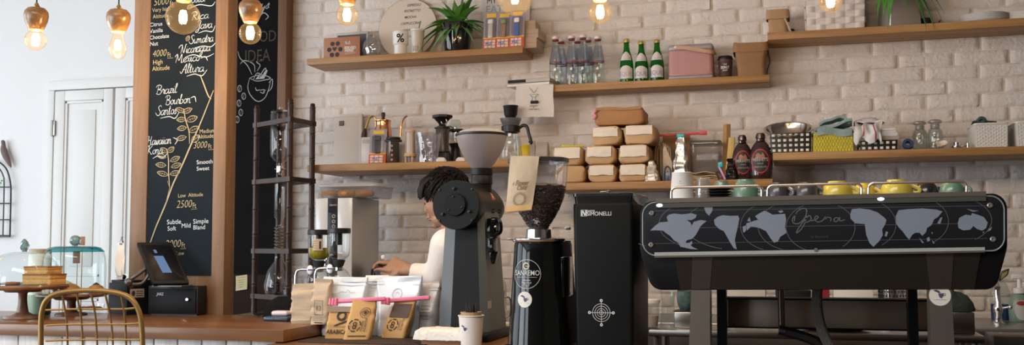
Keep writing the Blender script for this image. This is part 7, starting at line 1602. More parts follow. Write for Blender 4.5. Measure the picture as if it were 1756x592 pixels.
CONT = [
 S1([(115, 345), (150, 310), (190, 280), (255, 275), (243, 240), (260, 220), (300, 212), (360, 218), (440, 210), (478, 222), (470, 245), (440, 262), (400, 262), (430, 282), (440, 305), (455, 275), (510, 262), (556, 270), (530, 290), (505, 315), (490, 345), (470, 380), (440, 410), (400, 420), (392, 440), (420, 440), (440, 425), (445, 445), (430, 458), (450, 475), (490, 492), (430, 488), (350, 470), (335, 440), (300, 420), (270, 385), (240, 365), (215, 345), (160, 342)], 1090, 320, 4.552),
 S1([(612, 262), (640, 238), (680, 224), (740, 230), (800, 228), (810, 250), (800, 310), (785, 370), (775, 420), (790, 492), (765, 480), (740, 440), (715, 395), (690, 350), (650, 330), (620, 300)], 1090, 320, 4.552),
 S1([(530, 135), (605, 135), (600, 190), (575, 230), (550, 205), (535, 165)], 1090, 320, 4.552),
 S1([(0, 345), (20, 340), (45, 330), (75, 322), (55, 300), (85, 280), (115, 265), (140, 275), (165, 290), (245, 285), (252, 320), (245, 370), (255, 405), (215, 430), (200, 460), (175, 468), (150, 435), (125, 395), (95, 380), (75, 372), (30, 365), (5, 390), (0, 380)], 1280, 290, 3.70),
 S1([(5, 330), (20, 305), (28, 335)], 1280, 290, 3.70),
 S1([(835, 315), (862, 302), (862, 345), (850, 357), (840, 358)], 1090, 320, 4.552),
 S1([(200, 268), (225, 262), (236, 272), (215, 280)], 1280, 290, 3.70),
 S1([(658, 290), (668, 255), (720, 250), (780, 258), (830, 275), (870, 305), (888, 325), (880, 350), (860, 385), (865, 420), (840, 460), (805, 494), (780, 470), (760, 420), (750, 350), (690, 345), (660, 315)], 1280, 290, 3.70),
 S1([(70, 395), (84, 400), (75, 430), (62, 425)], 1500, 290, 3.70),
 S1([(132, 300), (150, 262), (210, 255), (300, 250), (390, 258), (428, 270), (400, 305), (375, 320), (360, 355), (330, 375), (325, 400), (300, 425), (285, 405), (255, 405), (235, 420), (218, 448), (200, 430), (175, 395), (150, 370), (135, 345)], 1500, 290, 3.70),
 S1([(395, 345), (415, 310), (428, 305), (415, 348)], 1500, 290, 3.70), S1([(328, 440), (345, 430), (350, 455), (333, 462)], 1500, 290, 3.70), S1([(280, 435), (312, 468), (300, 470)], 1500, 290, 3.70), S1([(358, 400), (368, 405), (362, 415)], 1500, 290, 3.70), S1([(362, 450), (380, 472), (368, 472)], 1500, 290, 3.70),
 S1([(525, 345), (535, 310), (575, 290), (610, 295), (615, 280), (650, 290), (690, 305), (715, 340), (705, 375), (680, 392), (645, 380), (625, 362), (605, 385), (560, 390), (530, 375)], 1500, 290, 3.70),
 S1([(580, 252), (620, 262), (660, 265), (620, 272)], 1500, 290, 3.70), S1([(725, 380), (742, 366), (735, 388), (712, 398)], 1500, 290, 3.70), S1([(683, 400), (694, 395), (686, 410)], 1500, 290, 3.70),
]
MAPC = mat('slate_blue_map', (.175, .21, .265), .5, var=.10, scale=10); TM = face(0, -.0046, 0); m = M()
for c in CONT: m.poly([mp(*p) for p in c], TM)
build('world_map', m, MAPC, t)
m = M(); TM2 = face(0, -.0043, 0)
for cx_, cy_, rx_, ry_, a0, a1 in ((1215, 385, 85, 80, 110, 250), (1260, 385, 85, 80, 105, 255), (1150, 385, 85, 80, 230, 240), (1330, 388, 60, 70, 110, 250), (1365, 388, 65, 70, 110, 250), (1408, 390, 60, 75, 120, 245), (1408, 390, 58, 75, -50, 60), (1480, 385, 56, 75, -55, 55), (1566, 380, 60, 75, -55, 55), (1620, 378, 80, 75, -50, 50)):
    m.ribbon([(*mp(cx_+rx_*cos(R(a)), cy_-ry_*sin(R(a))*(43/ry_*1.0)), 0) for a in [a0+(a1-a0)*i/24 for i in range(25)]], .9*km, TM2, taper=False)
for yl in (418, 392, 362):
    xa, xb = 1122, 1700; m.ribbon([(*mp(x_, yl-(x_-1122)*.0155), 0) for x_ in range(xa, xb, 30)], .55*km, TM2, taper=False)
build('map_lines', m, mat('faint_map_lines', (.10, .105, .115), .5), t)
m = M()
for s in ([(1362, 380), (1365, 366), (1375, 358), (1383, 360), (1381, 372), (1371, 383), (1361, 383), (1359, 376), (1366, 366)], [(1383, 370), (1380, 383), (1374, 393), (1366, 400), (1369, 392), (1381, 376), (1388, 370), (1391, 376), (1385, 381), (1380, 380)], [(1391, 379), (1400, 376), (1403, 372), (1399, 371), (1397, 377), (1403, 381), (1411, 378), (1415, 372), (1416, 377)], [(1414, 374), (1421, 373), (1425, 375), (1424, 380)], [(1438, 374), (1432, 374), (1430, 379), (1435, 380), (1440, 373), (1440, 379), (1449, 377)]):
    m.ribbon(sm([(*mp(*p), 0) for p in s], 5), 1.6*km, TM, taper=False)
build('lettering', m, mat('slate_script', (.095, .108, .115), .5), t, label='grey script lettering Opera')
x, z = mp(1405, 408); m = M(); m.text('by Simonelli', 4.2*km/.69, TM2 @ Matrix.Translation((x, z, 0)), sx=1.0, shear=.1); build('maker_line', m, mat('very_dim_print', (.035, .038, .042), .5), t)
x0_, x1_ = mp(1128, 344)[0], mp(1697, 332)[0]; ztop = mp(1410, 338.5)[1]
m = M(); m.box(x0_+.01, x1_-.01, .02, .46, ztop-.002, ztop+.003, .001); build('cup_tray', m, mat('tray_steel', (.25, .22, .2), .35, .9), t)
RAIL = mat('rail_steel', (.55, .50, .46), .22, 1.)
def rail(px0, px1, yy, pyb0, pyb1, pyt0, pyt1, dd):
    a0, a1 = mpd(px0, pyb0, MD-yy), mpd(px1, pyb1, MD-yy); b0, b1 = mpd(px0, pyt0, MD-yy), mpd(px1, pyt1, MD-yy); r_ = .014
    pts = [a0, (b0[0], yy, b0[2]-r_), *[(b0[0]+r_*(1-cos(R(q))), yy, b0[2]-r_+r_*sin(R(q))) for q in (30, 60, 90)], *[(b1[0]-r_*(1-sin(R(q))) if False else b1[0]-r_+r_*sin(R(q)), yy, b1[2]-r_+r_*cos(R(q))) for q in (0, 30, 60)], (b1[0], yy, b1[2]-r_), a1]
    m = M(); m.tube(pts, .0037, 8); build('cup_rail', m, RAIL, t)
rail(1151, 1306, .015, 343.5, 340, 322, 318.5, 0); rail(1316, 1477, .015, 340, 336.5, 318.5, 314.5, 0); rail(1489, 1657, .015, 336.5, 333, 314.5, 311, 0)
def back_rail(px, pyb, pyt, pxe, pybe, pyte):
    yy = .15; a = mpd(px, pyb, MD-yy); b = mpd(px, pyt, MD-yy); c = mpd(pxe, pyte, MD-yy); e = mpd(pxe, pybe, MD-yy)
    m = M(); m.tube([(a[0], yy, ztop), (b[0], yy, ztop+.032), (b[0]+.012, yy, ztop+.044), (c[0]-.012, yy, ztop+.044), (c[0], yy, ztop+.032), (e[0], yy, ztop)], .0037, 8); build('cup_rail', m, RAIL, t)
m = M(); xa, xb = mpd(1143, 345)[0], mpd(1668, 332)[0]; yy = .43
m.tube([(xa, yy, ztop), (xa, yy, ztop+.030), (xa+.012, yy, ztop+.042), (xb-.012, yy, ztop+.042), (xb, yy, ztop+.030), (xb, yy, ztop)], .0037, 8); build('cup_rail', m, RAIL, t)
LEGS = mat('leg_steel', (.27, .25, .225), .36, .9, var=.04, scale=4)
def leg(a, y0, y1, mt=LEGS):
    q = [(x, max(z, .0006)) for x, z in [mp(*p) for p in a]]; m = M(); m.add([(x, y0, z) for x, z in q]+[(x, y1, z) for x, z in q], [(0, 1, 2, 3), (7, 6, 5, 4), (0, 4, 5, 1), (1, 5, 6, 2), (2, 6, 7, 3), (3, 7, 4, 0)]); return build('leg', m, mt, t, smooth=0)
zb_py = 592+ (mp(1410, 592)[1])/km + 0
def gl(px0, px1, py0, qx0, qx1): return [(px0, py0), (px1, py0), (qx1, 592+ (mp(1410, 592)[1])/km), (qx0, 592+(mp(1410, 592)[1])/km)]
leg(gl(1184.5, 1217, 497.8, 1180, 1217.5), .013, .075); leg(gl(1595, 1632.5, 497, 1598, 1640), .013, .075)
leg(gl(1216, 1233, 498, 1217, 1234), .30, .36, BLACK); leg(gl(1578, 1596, 498, 1582, 1600), .30, .36, BLACK)
x, z = mp(1613, 507.5); m = M(); m.disc((x, z), 17*km, face(0, .0122, 0), n=36); sk = build('round_sticker', m, mat('cream_sticker', (.62, .60, .54), .6), t, label='cream round sticker with dark bird on the leg')
m = M(); bird(m, x, z+.003, 9*km, face(0, .0116, 0)); m.ribbon([(x-10*km, z-7*km, 0), (x+10*km, z-7*km, 0)], .7*km, face(0, .0116, 0)); build('bird_print', m, BIRD, sk)
dd = 1.80; q = [mp(*p, dd) for p in ((1232, 512), (1594, 510), (1594, 560), (1232, 561))]
m = M(); m.box(q[0][0], q[1][0], MD-dd, MD-dd+.10, q[3][1], q[0][1], .003); build('drip_tray', m, mat('dull_steel', (.33, .29, .23), .5, .9, var=.12, scale=3), t)
m = M(); m.box(q[0][0]-.002, q[1][0]+.002, MD-dd-.004, MD-dd+.1, q[0][1]-.003, q[0][1]+.002, .001); m.box(q[0][0]-.002, q[1][0]+.002, MD-dd-.004, MD-dd, q[3][1]-.002, q[3][1]+.003, .001); build('tray_edges', m, BLACK, t)
a = mpd(1339, 498, 1.86); m = M(); m.tube([(a[0], a[1], a[2]+.01), (a[0], a[1], .05)], .010, 12); build('drain_pipe', m, mat('pipe_brass', (.10, .09, .07), .35, .8), t)
pts = sm([mpd(*p, 2.02) for p in ((1402, 490), (1401, 520), (1405, 550), (1413, 575), (1426, 600))], 8)
m = M(); m.tube(pts, .0155, 14); build('braided_hose', m, mat('braided_steel', (.13, .125, .11), .5, .5, var=.6, scale=300, bump=.8, bscale=500), t)
pts = sm([mpd(*p, 1.98) for p in ((1336, 566), (1352, 570), (1385, 580), (1415, 594))], 10)
m = M(); m.tube(pts, [.0145+.0012*(i % 2) for i in range(len(pts))], 12); build('black_hose', m, BLACKPLASTIC, t)
MT = LT+ztop+.0035

def turned(name, label, cat, px, d, prof, mt, group=None, zb=None, handle=None, pybase=338, rz=0):
    zb = MT if zb is None else zb
    t = thing(name, label, cat, (X(px, pybase, d), -d, zb), rz, group); m = M(); m.lathe(prof, 40); build('cup' if cat != 'plate' else 'dish', m, mt, t)
    if handle: r0_, z0_, z1_ = handle; m = M(); m.tube(sm([(r0_*.93, 0, z1_), (r0_*1.35, 0, z1_*.98), (r0_*1.42, 0, (z0_+z1_)*.5), (r0_*1.0, 0, z0_)], 5), .0045, 8, sy=1.3); build('handle', m, mt, t)
    return t
d = 2.07; k = kz(pw(1400, 330, d)); k1 = kz(pw(1170, 330, d))
h = Z(1170, 296, d)-MT
t = turned('paper_cup', 'white paper cup standing upside down at the machine corner', 'cup', 1170, d, [(20.8*k1, .004), (21.6*k1, .0), (21.6*k1, .004), (20.4*k1, .006), (17.2*k1, h*.97), (17.6*k1, h*.985), (17*k1, h), (15.5*k1, h), (15*k1, h*.97), (0, h*.97)], CUPW)
m = M(); wr_ = wrap(18.6*k1, h*.55, -4); m.text('coffee', 3*k1/.69, wr_); m.disc((0, 5*k1), 1.5*k1, wr_); build('print', m, mat('faint_print', (.45, .45, .45), .6), t)
h = Z(1206, 306, d)-MT; turned('glass_tumbler', 'clear ribbed glass standing upside down beside the white paper cup', 'glass', 1206, d+.0, [(15*k, 0), (15.6*k, .002), (14*k, h*.5), (13.2*k, h*.85), (12*k, h), (0, h), (0, h*.93), (11*k, h*.92), (13.6*k, .002)], glass('ribbed_glass', (.85, .86, .86), .9, .05, .12, milky=.14))
BP = mat('black_ceramic', (.012, .013, .015), .18, coat=.4); zs = MT
for i in range(4):
    turned('saucer', ['lowest black saucer of the stack on the machine', 'second black saucer up in the machine stack', 'third black saucer up in the machine stack', 'top black saucer of the stack, under a small green cup'][i], 'plate', 1233, d-.01, [(0, .003), (12*k, .003), (12.5*k, .0), (14*k, .001), (22*k, .0062), (23*k, .0078), (22.6*k, .0088), (14*k, .0045), (0, .004)], BP, 'black saucers stacked on the machine', zs); zs += .0082
SAGE = mat('sage_green_glaze', (.125, .235, .165), .28, coat=.4); YELG = mat('mustard_yellow_glaze', (.60, .47, .06), .28, coat=.4); CHAR = mat('charcoal_glaze', (.045, .048, .055), .28, coat=.4); BLK = mat('black_glaze', (.012, .012, .014), .25, coat=.4)
def mug(px, d, wb, wt, top, label, mt, zb=None, ang=0, group='cups upside down on the machine'):
    kk = kz(pw(px, 330, d)); zb = MT if zb is None else zb; h = Z(px, top, d)-zb; a, b = wb*kk/2, wt*kk/2
    prof = [(a*.95, 0), (a, .002), (a*.985, h*.25), (a*.93, h*.5), (a*.83, h*.72), (b*1.06, h*.88), (b, h*.92), (b*.98, h*.99), (b*.93, h), (b*.85, h*.985), (0, h*.98)]
    return turned('coffee_cup', label, 'cup', px, d, prof, mt, group, zb, (a*.93, h*.62, h*.22) if h > .03 else None, rz=ang)
t = turned('coffee_cup', 'small green cup upside down on top of the black saucers', 'cup', 1238, d-.01, [(14*k, .0), (14.4*k, .002), (13.4*k, .012), (12*k, .0165), (12*k, .021), (0, .0205)], SAGE, None, zs+.0005)
mug(1279, d, 45, 29, 308, 'tall sage green cup beside the black saucer stack', SAGE, ang=-20)
mug(1334.5, d, 42, 28, 313.5, 'charcoal cup standing next to the tall green cup', CHAR, ang=-25)
mug(1383.5, d, 45, 28, 313, 'charcoal cup next to a wide yellow cup', CHAR, ang=-15)
mug(1436, d, 53, 31, 311, 'wide yellow cup standing next to charcoal cup', YELG, ang=-15)
mug(1483, d-.06, 42, 24, 314.5, 'smaller yellow cup set back between two wide yellow cups', YELG, ang=-35)
mug(1538, d, 55, 31, 308.5, 'wide yellow cup standing next to black cup', YELG, ang=-15)
mug(1589, d-.03, 42, 27, 313.5, 'black cup between yellow and green cups', BLK, ang=20)
mug(1633, d, 43, 27, 311.5, 'sage green cup at the far end of the machine top', SAGE, ang=-20)
BZT = .885
TW = wood('dark_tower_wood', (.026, .011, .007), (.055, .024, .015), .42, axis=2, scale=3)
P4 = [(497, .62), (439, .44), (478, .27), (535, .42)]
pts = [(X(px, 300, d), -d) for px, d in P4]
cx = sum(p[0] for p in pts)/4; cy = sum(p[1] for p in pts)/4
t = thing('cold_drip_tower', 'dark turned wood cold drip coffee tower with hanging glass vessels', 'coffee maker', (cx, cy, BZT))
tops = [Z(497, 169, .62), Z(439, 172, .44), Z(478, 184, .27), Z(535, 181, .42)]
zt_ = Z(497, 169, .62)-BZT; zr = [Z(497, y, .62)-BZT for y in (205, 307, 431, 512)]
for (x, y) in pts:
    pr = [(0, 0), (.016, 0), (.016, .02)]
    zz_ = .03
    while zz_ < zt_-.06:
        pr += [(.0145, zz_), (.0145, zz_+.100), (.0155, zz_+.104), (.0155, zz_+.110), (.0135, zz_+.114), (.0155, zz_+.118), (.0155, zz_+.124), (.0145, zz_+.128)]; zz_ += .13
    pr += [(.0145, zt_-.05), (.016, zt_-.04), (.011, zt_-.025), (.010, zt_-.018), (.0135, zt_-.010), (.010, zt_), (0, zt_+.002)]
    m = M(); m.lathe(pr, 16, 0, Matrix.Translation((x-cx, y-cy, 0))); build('post', m, TW, t)
for i, z in enumerate(zr):
    m = M()
    for j in range(4):
        a, b = Vector((*pts[j], 0)), Vector((*pts[(j+1) % 4], 0)); a -= Vector((cx, cy, 0)); b -= Vector((cx, cy, 0)); v = (b-a).normalized(); a -= v*.018; b += v*.018
        w = Vector((-v.y, v.x, 0))*.011
        m.add([tuple(p_+q_+Vector((0, 0, zz_))) for zz_ in (z-.012, z+.012) for p_, q_ in ((a, -w), (b, -w), (b, w), (a, w))], [(3, 2, 1, 0), (4, 5, 6, 7), (0, 1, 5, 4), (1, 2, 6, 5), (2, 3, 7, 6), (3, 0, 4, 7)])
    if i in (1, 3): m.prism([(.09*cos(R(a)), .09*sin(R(a))) for a in range(0, 360, 30)], z-.008, z+.004, axis='z'); m.add([(pts[j][0]-cx, pts[j][1]-cy, z-.006) for j in range(4)]+[(pts[j][0]-cx, pts[j][1]-cy, z-.001) for j in range(4)], [(0, 1, 2, 3), (7, 6, 5, 4)]) if i == 3 else None
    build('shelf_ring' if i in (1, 3) else 'rail', m, TW, t)
gx = X(481, 240, .45)-cx; gy = -.45-cy; k = KP(481, 240, .45); gz = lambda py: Z(481, py, .45)-BZT; GT = Matrix.Translation((gx, gy, 0))
m = M(); m.lathe([(15*k, gz(192)), (17.5*k, gz(196)), (17.8*k, gz(250)), (17*k, gz(268)), (11*k, gz(276)), (3*k, gz(280)), (2.5*k, gz(300))], 32, 0, GT); g_ = build('water_vessel', m, CLEAR, t)
m = M(); m.lathe([(0, gz(196)), (17*k, gz(195)), (18.5*k, gz(193)), (15*k, gz(190)), (4*k, gz(188)), (3*k, gz(184)), (0, gz(184))], 28, 0, GT); m.box(gx-.014, gx+.012, gy-.014, gy+.012, gz(297), gz(284), .004); m.tube([(gx-.03, gy, gz(290)), (gx+.03, gy, gz(290))], .004, 8); build('valve', m, CHROME, t)
m = M(); m.lathe([(9*k, gz(310)), (9*k, gz(372)), (4*k, gz(380)), (3*k, gz(388))], 24, 0, GT); build('coffee_tube', m, CLEAR, t)
m = M(); m.tube([(gx+8*k*cos(a*.5), gy+8*k*sin(a*.5), gz(388)-(gz(388)-gz(428))*a/90) for a in range(91)], .0035, 6); build('glass_coil', m, mat('coil_glass', (.5, .42, .36), .1, trans=.7), t)
m = M(); m.lathe([(0, gz(510)), (22*k, gz(509)), (25*k, gz(490)), (20*k, gz(465)), (8*k, gz(448)), (7*k, gz(440))], 30, 0, GT); build('carafe', m, CLEAR, t)

d = .60; x0, x1 = X(541, 400, d), X(604, 400, d); w = x1-x0; h = Z(572, 339.5, d)-BZT; k = KP(572, 400, d)
t = thing('water_dispenser', 'tall white and steel hot water dispenser with black control strip', 'water dispenser', ((x0+x1)/2, -d, BZT))
ws = mat('brushed_panel', (.56, .57, .58), .34, .75, var=.04)
m = M(); m.box(-w/2, w/2, .004, .33, 0, h, .004); build('housing', m, ws, t)
wp = mat('white_gloss_panel', (.80, .83, .86), .22, coat=.3)
xs0, xs1 = (561-572.5)*k, (580-572.5)*k
for a, b in ((-w/2+.001, xs0), (xs1, w/2-.001)): m = M(); m.box(a, b, -.003, .004, .02, h-.002, .0015); build('front_panel', m, wp, t)
m = M(); m.box(xs0, xs1, -.002, .004, .1, h-.002, .001); cs = build('control_strip', m, BLACKPLASTIC, t)
m = M(); zf = lambda py: Z(572, py, d)-BZT; m.box(xs0+2*k, xs1-2*k, -.0028, -.002, zf(365), zf(354)); build('display', m, mat('dim_display', (.03, .03, .05), .15), cs)
m = M()
for py in (371, 380, 388.5): m.disc((0, zf(py)), 3.2*k, face(0, -.0028, 0), n=20, r0=2.4*k); m.ribbon([(-1*k, zf(py)-1*k, 0), (1*k, zf(py)+1*k, 0)], .7*k, face(0, -.0028, 0))
m.text('marco', 3.2*k/.69, face(-1.5*k, -.0028, zf(353)), bold=.01); build('button_symbols', m, SILV, cs)
m = M(); m.disc((7*k, zf(352)), 1.5*k, face(0, -.0029, 0), n=12); build('red_dot', m, mat('red_dot', (.6, .04, .04), .5), cs)
m = M(); m.tube(sm([(0, 0, .30), (0, -.05, .30), (0, -.075, .285), (0, -.078, .25)], 5), .011, 12); m.box(-.06, .06, -.10, -.003, 0, .018, .004); build('spout', m, CHROME, t)
h0 = BZT+h+.0006
x0, x1 = X(543, 325, .60), X(642, 325, .60); w = x1-x0; hh = Z(600, 313, .6)-h0; k = KP(600, 325, .6)
t = thing('snack_container', 'clear lidded plastic container of small doughnuts on the water dispenser', 'container', ((x0+x1)/2, -.46, h0))
SNP = glass('snack_plastic', (.86, .86, .90), .7, .08, .1, milky=.16, mcol=(.80, .82, .88))
m = M(); m.loft([[(x, y, z) for x, y in rr(w*q, .24*q, .025, 6)] for q, z in ((.93, 0), (.95, .004), (1, hh*.78))], cap=False); m.prism(rr(w*.93, .223, .025, 6), .0, .0025, axis='z'); build('box', m, SNP, t)
m = M(); m.loft([[(x, y, z) for x, y in rr(w*q+g_, .24*q+g_, .026, 6)] for q, g_, z in ((1, .002, hh*.74), (1.03, .004, hh*.76), (1.03, .004, hh*.86), (.98, 0, hh*.90), (.93, 0, hh*.99), (.9, 0, hh))]); build('lid', m, glass('snack_lid', (.80, .80, .84), .7, .1, .12, milky=.82, mcol=(.90, .91, .95)), t)
DON = mat('doughnut', (.62, .30, .08), .6, var=.25, scale=25)
for i, (px, dd) in enumerate(((567, .52), (596, .53), (625, .52), (580, .43), (612, .42))):
    m = M(); r0_, r1_ = .028, .021; m.lathe([(r0_+r1_*cos(R(a)), r1_*.9*sin(R(a))) for a in range(0, 361, 24)], 28)
    solo('doughnut', ['small golden doughnut nearest the white panel inside clear container', 'small golden doughnut in the middle front of the clear container', 'small golden doughnut in the front by the steel side', 'small doughnut in the back row of the clear container', 'last small doughnut in the back row of the clear container'][i], 'doughnut', m, DON, (X(px, 330, dd), -dd, h0+.0035+.0190), 0, 'doughnuts in the clear container')

def siphon(px, d, lidpy, botpy, label, oil=False):
    k = KP(px, 430, d); o = (X(px, 460, d), -d, LT); zz = lambda py: Z(px, py, d)-LT
    t = thing('siphon_brewer', label, 'siphon coffee maker', o, 0, 'glass siphon brewers on the bar')
    m = M(); m.lathe([(19*k, zz(lidpy+9)), (18.5*k, zz(botpy-14)), (17*k, zz(botpy-6)), (11*k, zz(botpy-1)), (5*k, zz(botpy+2)), (4.5*k, zz(botpy+16))], 36); build('upper_chamber', m, CLEAR, t)
    m = M(); m.lathe([(0, zz(lidpy+9)), (19*k, zz(lidpy+9)), (20*k, zz(lidpy+8)), (20*k, zz(lidpy+1)), (18*k, zz(lidpy)), (0, zz(lidpy))], 36); m.lathe([(0, zz(lidpy+29)), (5.5*k, zz(lidpy+29)), (5.5*k, zz(lidpy+8))], 20); build('lid', m, BLACKPLASTIC, t)
    m = M(); m.lathe([(4*k, zz(botpy+13)), (7.5*k, zz(botpy+12)), (10.5*k, zz(botpy+4)), (11*k, zz(botpy+1)), (6*k, zz(botpy))], 24); build('stopper', m, mat('black_rubber', (.012, .012, .013), .6), t)
    m = M(); zc_ = zz(botpy+34); r = 20*k; m.lathe([(6*k, zz(botpy+12)), (6*k, zz(botpy+18))]+[(r*sin(R(a)), zc_+r*cos(R(a))) for a in range(22, 160, 11)]+[(0, zc_-r*.97)], 32); build('lower_globe', m, CLEAR, t)
    m = M(); m.lathe([(6.3*k, zz(botpy+20)), (7.5*k, zz(botpy+19)), (7.5*k, zz(botpy+14)), (6.3*k, zz(botpy+13))], 24); zb_ = zz(botpy+16)
    m.tube(sm([(-7*k, 0, zb_), (-30*k, -.004, zb_+.002), (-40*k, -.004, zb_-2*k), (-43*k, -.004, zb_-10*k)], 6), 2.4*k, 10); m.tube([(-43*k, -.004, zb_-9*k), (-43*k, -.004, .012)], 3*k, 12); m.tube([(-16*k, 0, zb_-7*k), (-16*k, 0, zb_+7*k)], 3.5*k, 12); m.box(-50*k, 14*k, -.03, .03, 0, .012, .004); build('stand', m, CHROME, t)
    m = M(); m.ball((-14*k, -.014, zb_), 6*k, .004, 8*k, 18, 12); build('dial', m, WHITEPLASTIC, t); m = M(); m.box(-17*k, -8*k, -.0195, -.0178, zb_-1.2*k, zb_+1.2*k); build('dial_stripe', m, mat('navy_stripe', (.03, .03, .2), .4), t)
    if oil:
        m = M(); m.lathe([(0, zz(botpy-22)), (17.6*k, zz(botpy-22)), (17.6*k, zz(botpy-14)), (16*k, zz(botpy-7)), (10*k, zz(botpy-2)), (0, zz(botpy-1))], 32); build('yellow_liquid', m, mat('golden_liquid', (.50, .42, .02), .08, trans=.35, var=.1), t)
        m = M(); m.sheet(lambda u, v: (19.2*k*cos(R(-95+50*u)), 19.2*k*sin(R(-95+50*u)), zz(lidpy+36)+(zz(lidpy+16)-zz(lidpy+36))*v), 8, 2); lb = build('label', m, mat('tan_label', (.50, .38, .27), .6), t)
        m = M()
        for q_ in range(4): m.sheet(lambda u, v, q_=q_: (19.4*k*cos(R(-92+(20-4*(q_ % 2))*u)), 19.4*k*sin(R(-92+(20-4*(q_ % 2))*u)), zz(lidpy+20+4*q_)+.0012*v), 4, 1)
        m.sheet(lambda u, v: (19.4*k*cos(R(-64+10*u)), 19.4*k*sin(R(-64+10*u)), zz(lidpy+33)+(zz(lidpy+20)-zz(lidpy+33))*v), 4, 1); build('label_print', m, INK, lb)
    return t
siphon(581, 1.40, 391.5, 445, 'empty clear siphon brewer closest to the steel side of water dispenser')
siphon(547, 1.30, 394, 447, 'siphon brewer with yellow liquid and tan label', True)

d = .42; x0, x1 = X(648, 470, d), X(736, 470, d); m = M(); m.box(0, x1-x0, -.06, .06, 0, Z(710, 457, d)-BZT, .008); m.box(.01, x1-x0-.01, -.064, -.06, .04, Z(710, 462, d)-BZT, .003)
solo('black_canister', 'square black canister standing at the bricks behind the hands', 'canister', m, BLACKPLASTIC, (x0, -d, BZT))
TX0, TX1 = X(1112, 566, 1.12), X(1690, 566, 1.12)
zt_ = Z(1150, 566.5, 1.12)
t = thing('steel_table', 'narrow stainless steel work table behind the espresso machine', 'table', (0, 0, WZ0))
m = M(); m.box(TX0, TX1, -1.12, -.78, zt_-.026-WZ0, zt_-WZ0, .003); build('table_top', m, STEEL, t)
for x, y in ((TX0+.03, -1.09), (TX1-.03, -1.09), (TX0+.03, -.81), (TX1-.03, -.81)): m = M(); m.tube([(x, y, 0), (x, y, zt_-.026-WZ0)], .016, 12); build('leg', m, STEEL, t)
d = 1.02; k = KP(1110, 540, d); zz = lambda py: Z(1110, py, d)
zb_ = zt_+.0004
t = thing('food_tub', 'milky plastic tub with white lid on the steel table behind boxy grinder', 'tub', (X(1111, 560, d), -d, zb_)); h = zz(513)-zb_
m = M(); m.lathe([(0, .002), (17*k, 0), (19*k, h*.45), (20.5*k, h*.9)], 32); build('tub', m, PLASTIC, t); m = M(); m.lathe([(0, .004), (16.5*k, .004), (18.6*k, h*.42), (0, h*.43)], 28); build('contents', m, mat('pale_contents', (.58, .52, .50), .6), t); m = M(); m.lathe([(20*k, h*.86), (21.5*k, h*.87), (21.5*k, h*.98), (20*k, h), (0, h)], 32); build('lid', m, WHITEPLASTIC, t)
t = thing('glass_pitcher', 'tall clear glass pitcher on the steel table by the machine leg', 'pitcher', (X(1146, 560, .98), -.98, zb_)); k = KP(1146, 540, .98); h = Z(1146, 500, .98)-zb_
m = M(); m.lathe([(0, .004), (13*k, 0), (14*k, .004), (12*k, h*.45), (10.5*k, h*.7), (13*k, h)], 32); build('glass', m, CLEAR, t); m = M(); m.tube(sm([(12*k, 0, h*.9), (20*k, 0, h*.8), (19*k, 0, h*.4), (13*k, 0, h*.3)], 5), .004, 8); build('handle', m, CLEAR, t)
d = .98; k = KP(1172, 550, d); x0, x1 = X(1158, 550, d), X(1195, 550, d); hb = Z(1172, 534, d)-zb_
t = thing('knock_box', 'small brushed steel box supporting a mottled green mug', 'box', ((x0+x1)/2, -d, zb_)); m = M(); m.box(-(x1-x0)/2, (x1-x0)/2, -.04, .06, 0, hb, .004); build('box', m, STEEL, t); m = M(); m.box(-(x1-x0)/2-.002, (x1-x0)/2+.002, -.042, .062, hb, hb+.004, .001); build('rim', m, BLACKPLASTIC, t)
t = thing('mottled_mug', 'mottled green mug with dark inside on the small steel box', 'cup', (X(1175, 520, d), -d+.01, zb_+hb+.0045)); h = Z(1175, 499, d)-zb_-hb
m = M(); m.lathe([(0, 0), (9*k, 0), (13*k, h*.25), (14.5*k, h*.6), (13*k, h), (12*k, h), (13.2*k, h*.6), (0, h*.1)], 30, 0, Matrix.Rotation(R(14), 4, 'X') @ Matrix.Translation((0, 0, .003))); build('mug', m, mat('mottled_green', (.10, .17, .16), .4, var=.7, scale=60), t)
for i, (px, r, hh, lb, mt) in enumerate(((1255, .03, .10, 'clear glass on the steel table near the inner black machine leg', CLEAR), (1310, .028, .09, 'clear glass on the steel table next to drain pipe', CLEAR))):
    t = thing('drinking_glass', lb, 'glass', (X(px, 560, .93), -.93, zb_)); m = M(); m.lathe([(0, .004), (r*.85, 0), (r*.9, .004), (r, hh)], 28); build('glass', m, mt, t)
for i, (px, w, top, lb, mt, kind) in enumerate(((1408, .075, 496, 'red tin on the back counter behind the braided hose', mat('red_tin', (.35, .02, .03), .4), 'tin'), (1462, .17, 494, 'white carton on the back counter under the machine', WHITEPAPER, 'carton'), (1360, .16, 502, 'dark shallow tray on the back counter under the machine', BLACKPLASTIC, 'tray'), (1272, .22, 499, 'pale plastic carton on the back counter near the machine leg', mat('pale_carton', (.60, .58, .52), .6), 'carton'))):
    d = .26; h = Z(px, top-4, d)-BZT; m = M()
    if kind == 'tin': m.lathe([(0, 0), (w/2, 0), (w/2, h), (w/2-.003, h+.002), (0, h)], 28)
    elif kind == 'tray': m.loft([[(x, y, z) for x, y in rr(w*q, .12*q, .01, 3)] for q, z in ((.9, 0), (1, h), (.95, h), (.86, .008))])
    else: m.box(-w/2, w/2, -.06, .06, 0, h, .003)
    solo(kind if kind != 'carton' else 'carton_box', lb, 'tray' if kind == 'tray' else 'tin' if kind == 'tin' else 'box', m, mt, (X(px, 500, d), -d, BZT))
d = .26; h = Z(1530, 486, d)-BZT; m = M(); r = .062
t = thing('cutlery_holder', 'shiny perforated steel cutlery holder on the back counter', 'cutlery holder', (X(1530, 500, d), -d, BZT)); m.lathe([(0, .002), (r, 0), (r, h), (r-.003, h), (r-.003, .004)], 36); build('cylinder', m, CHROME, t)
m = M()
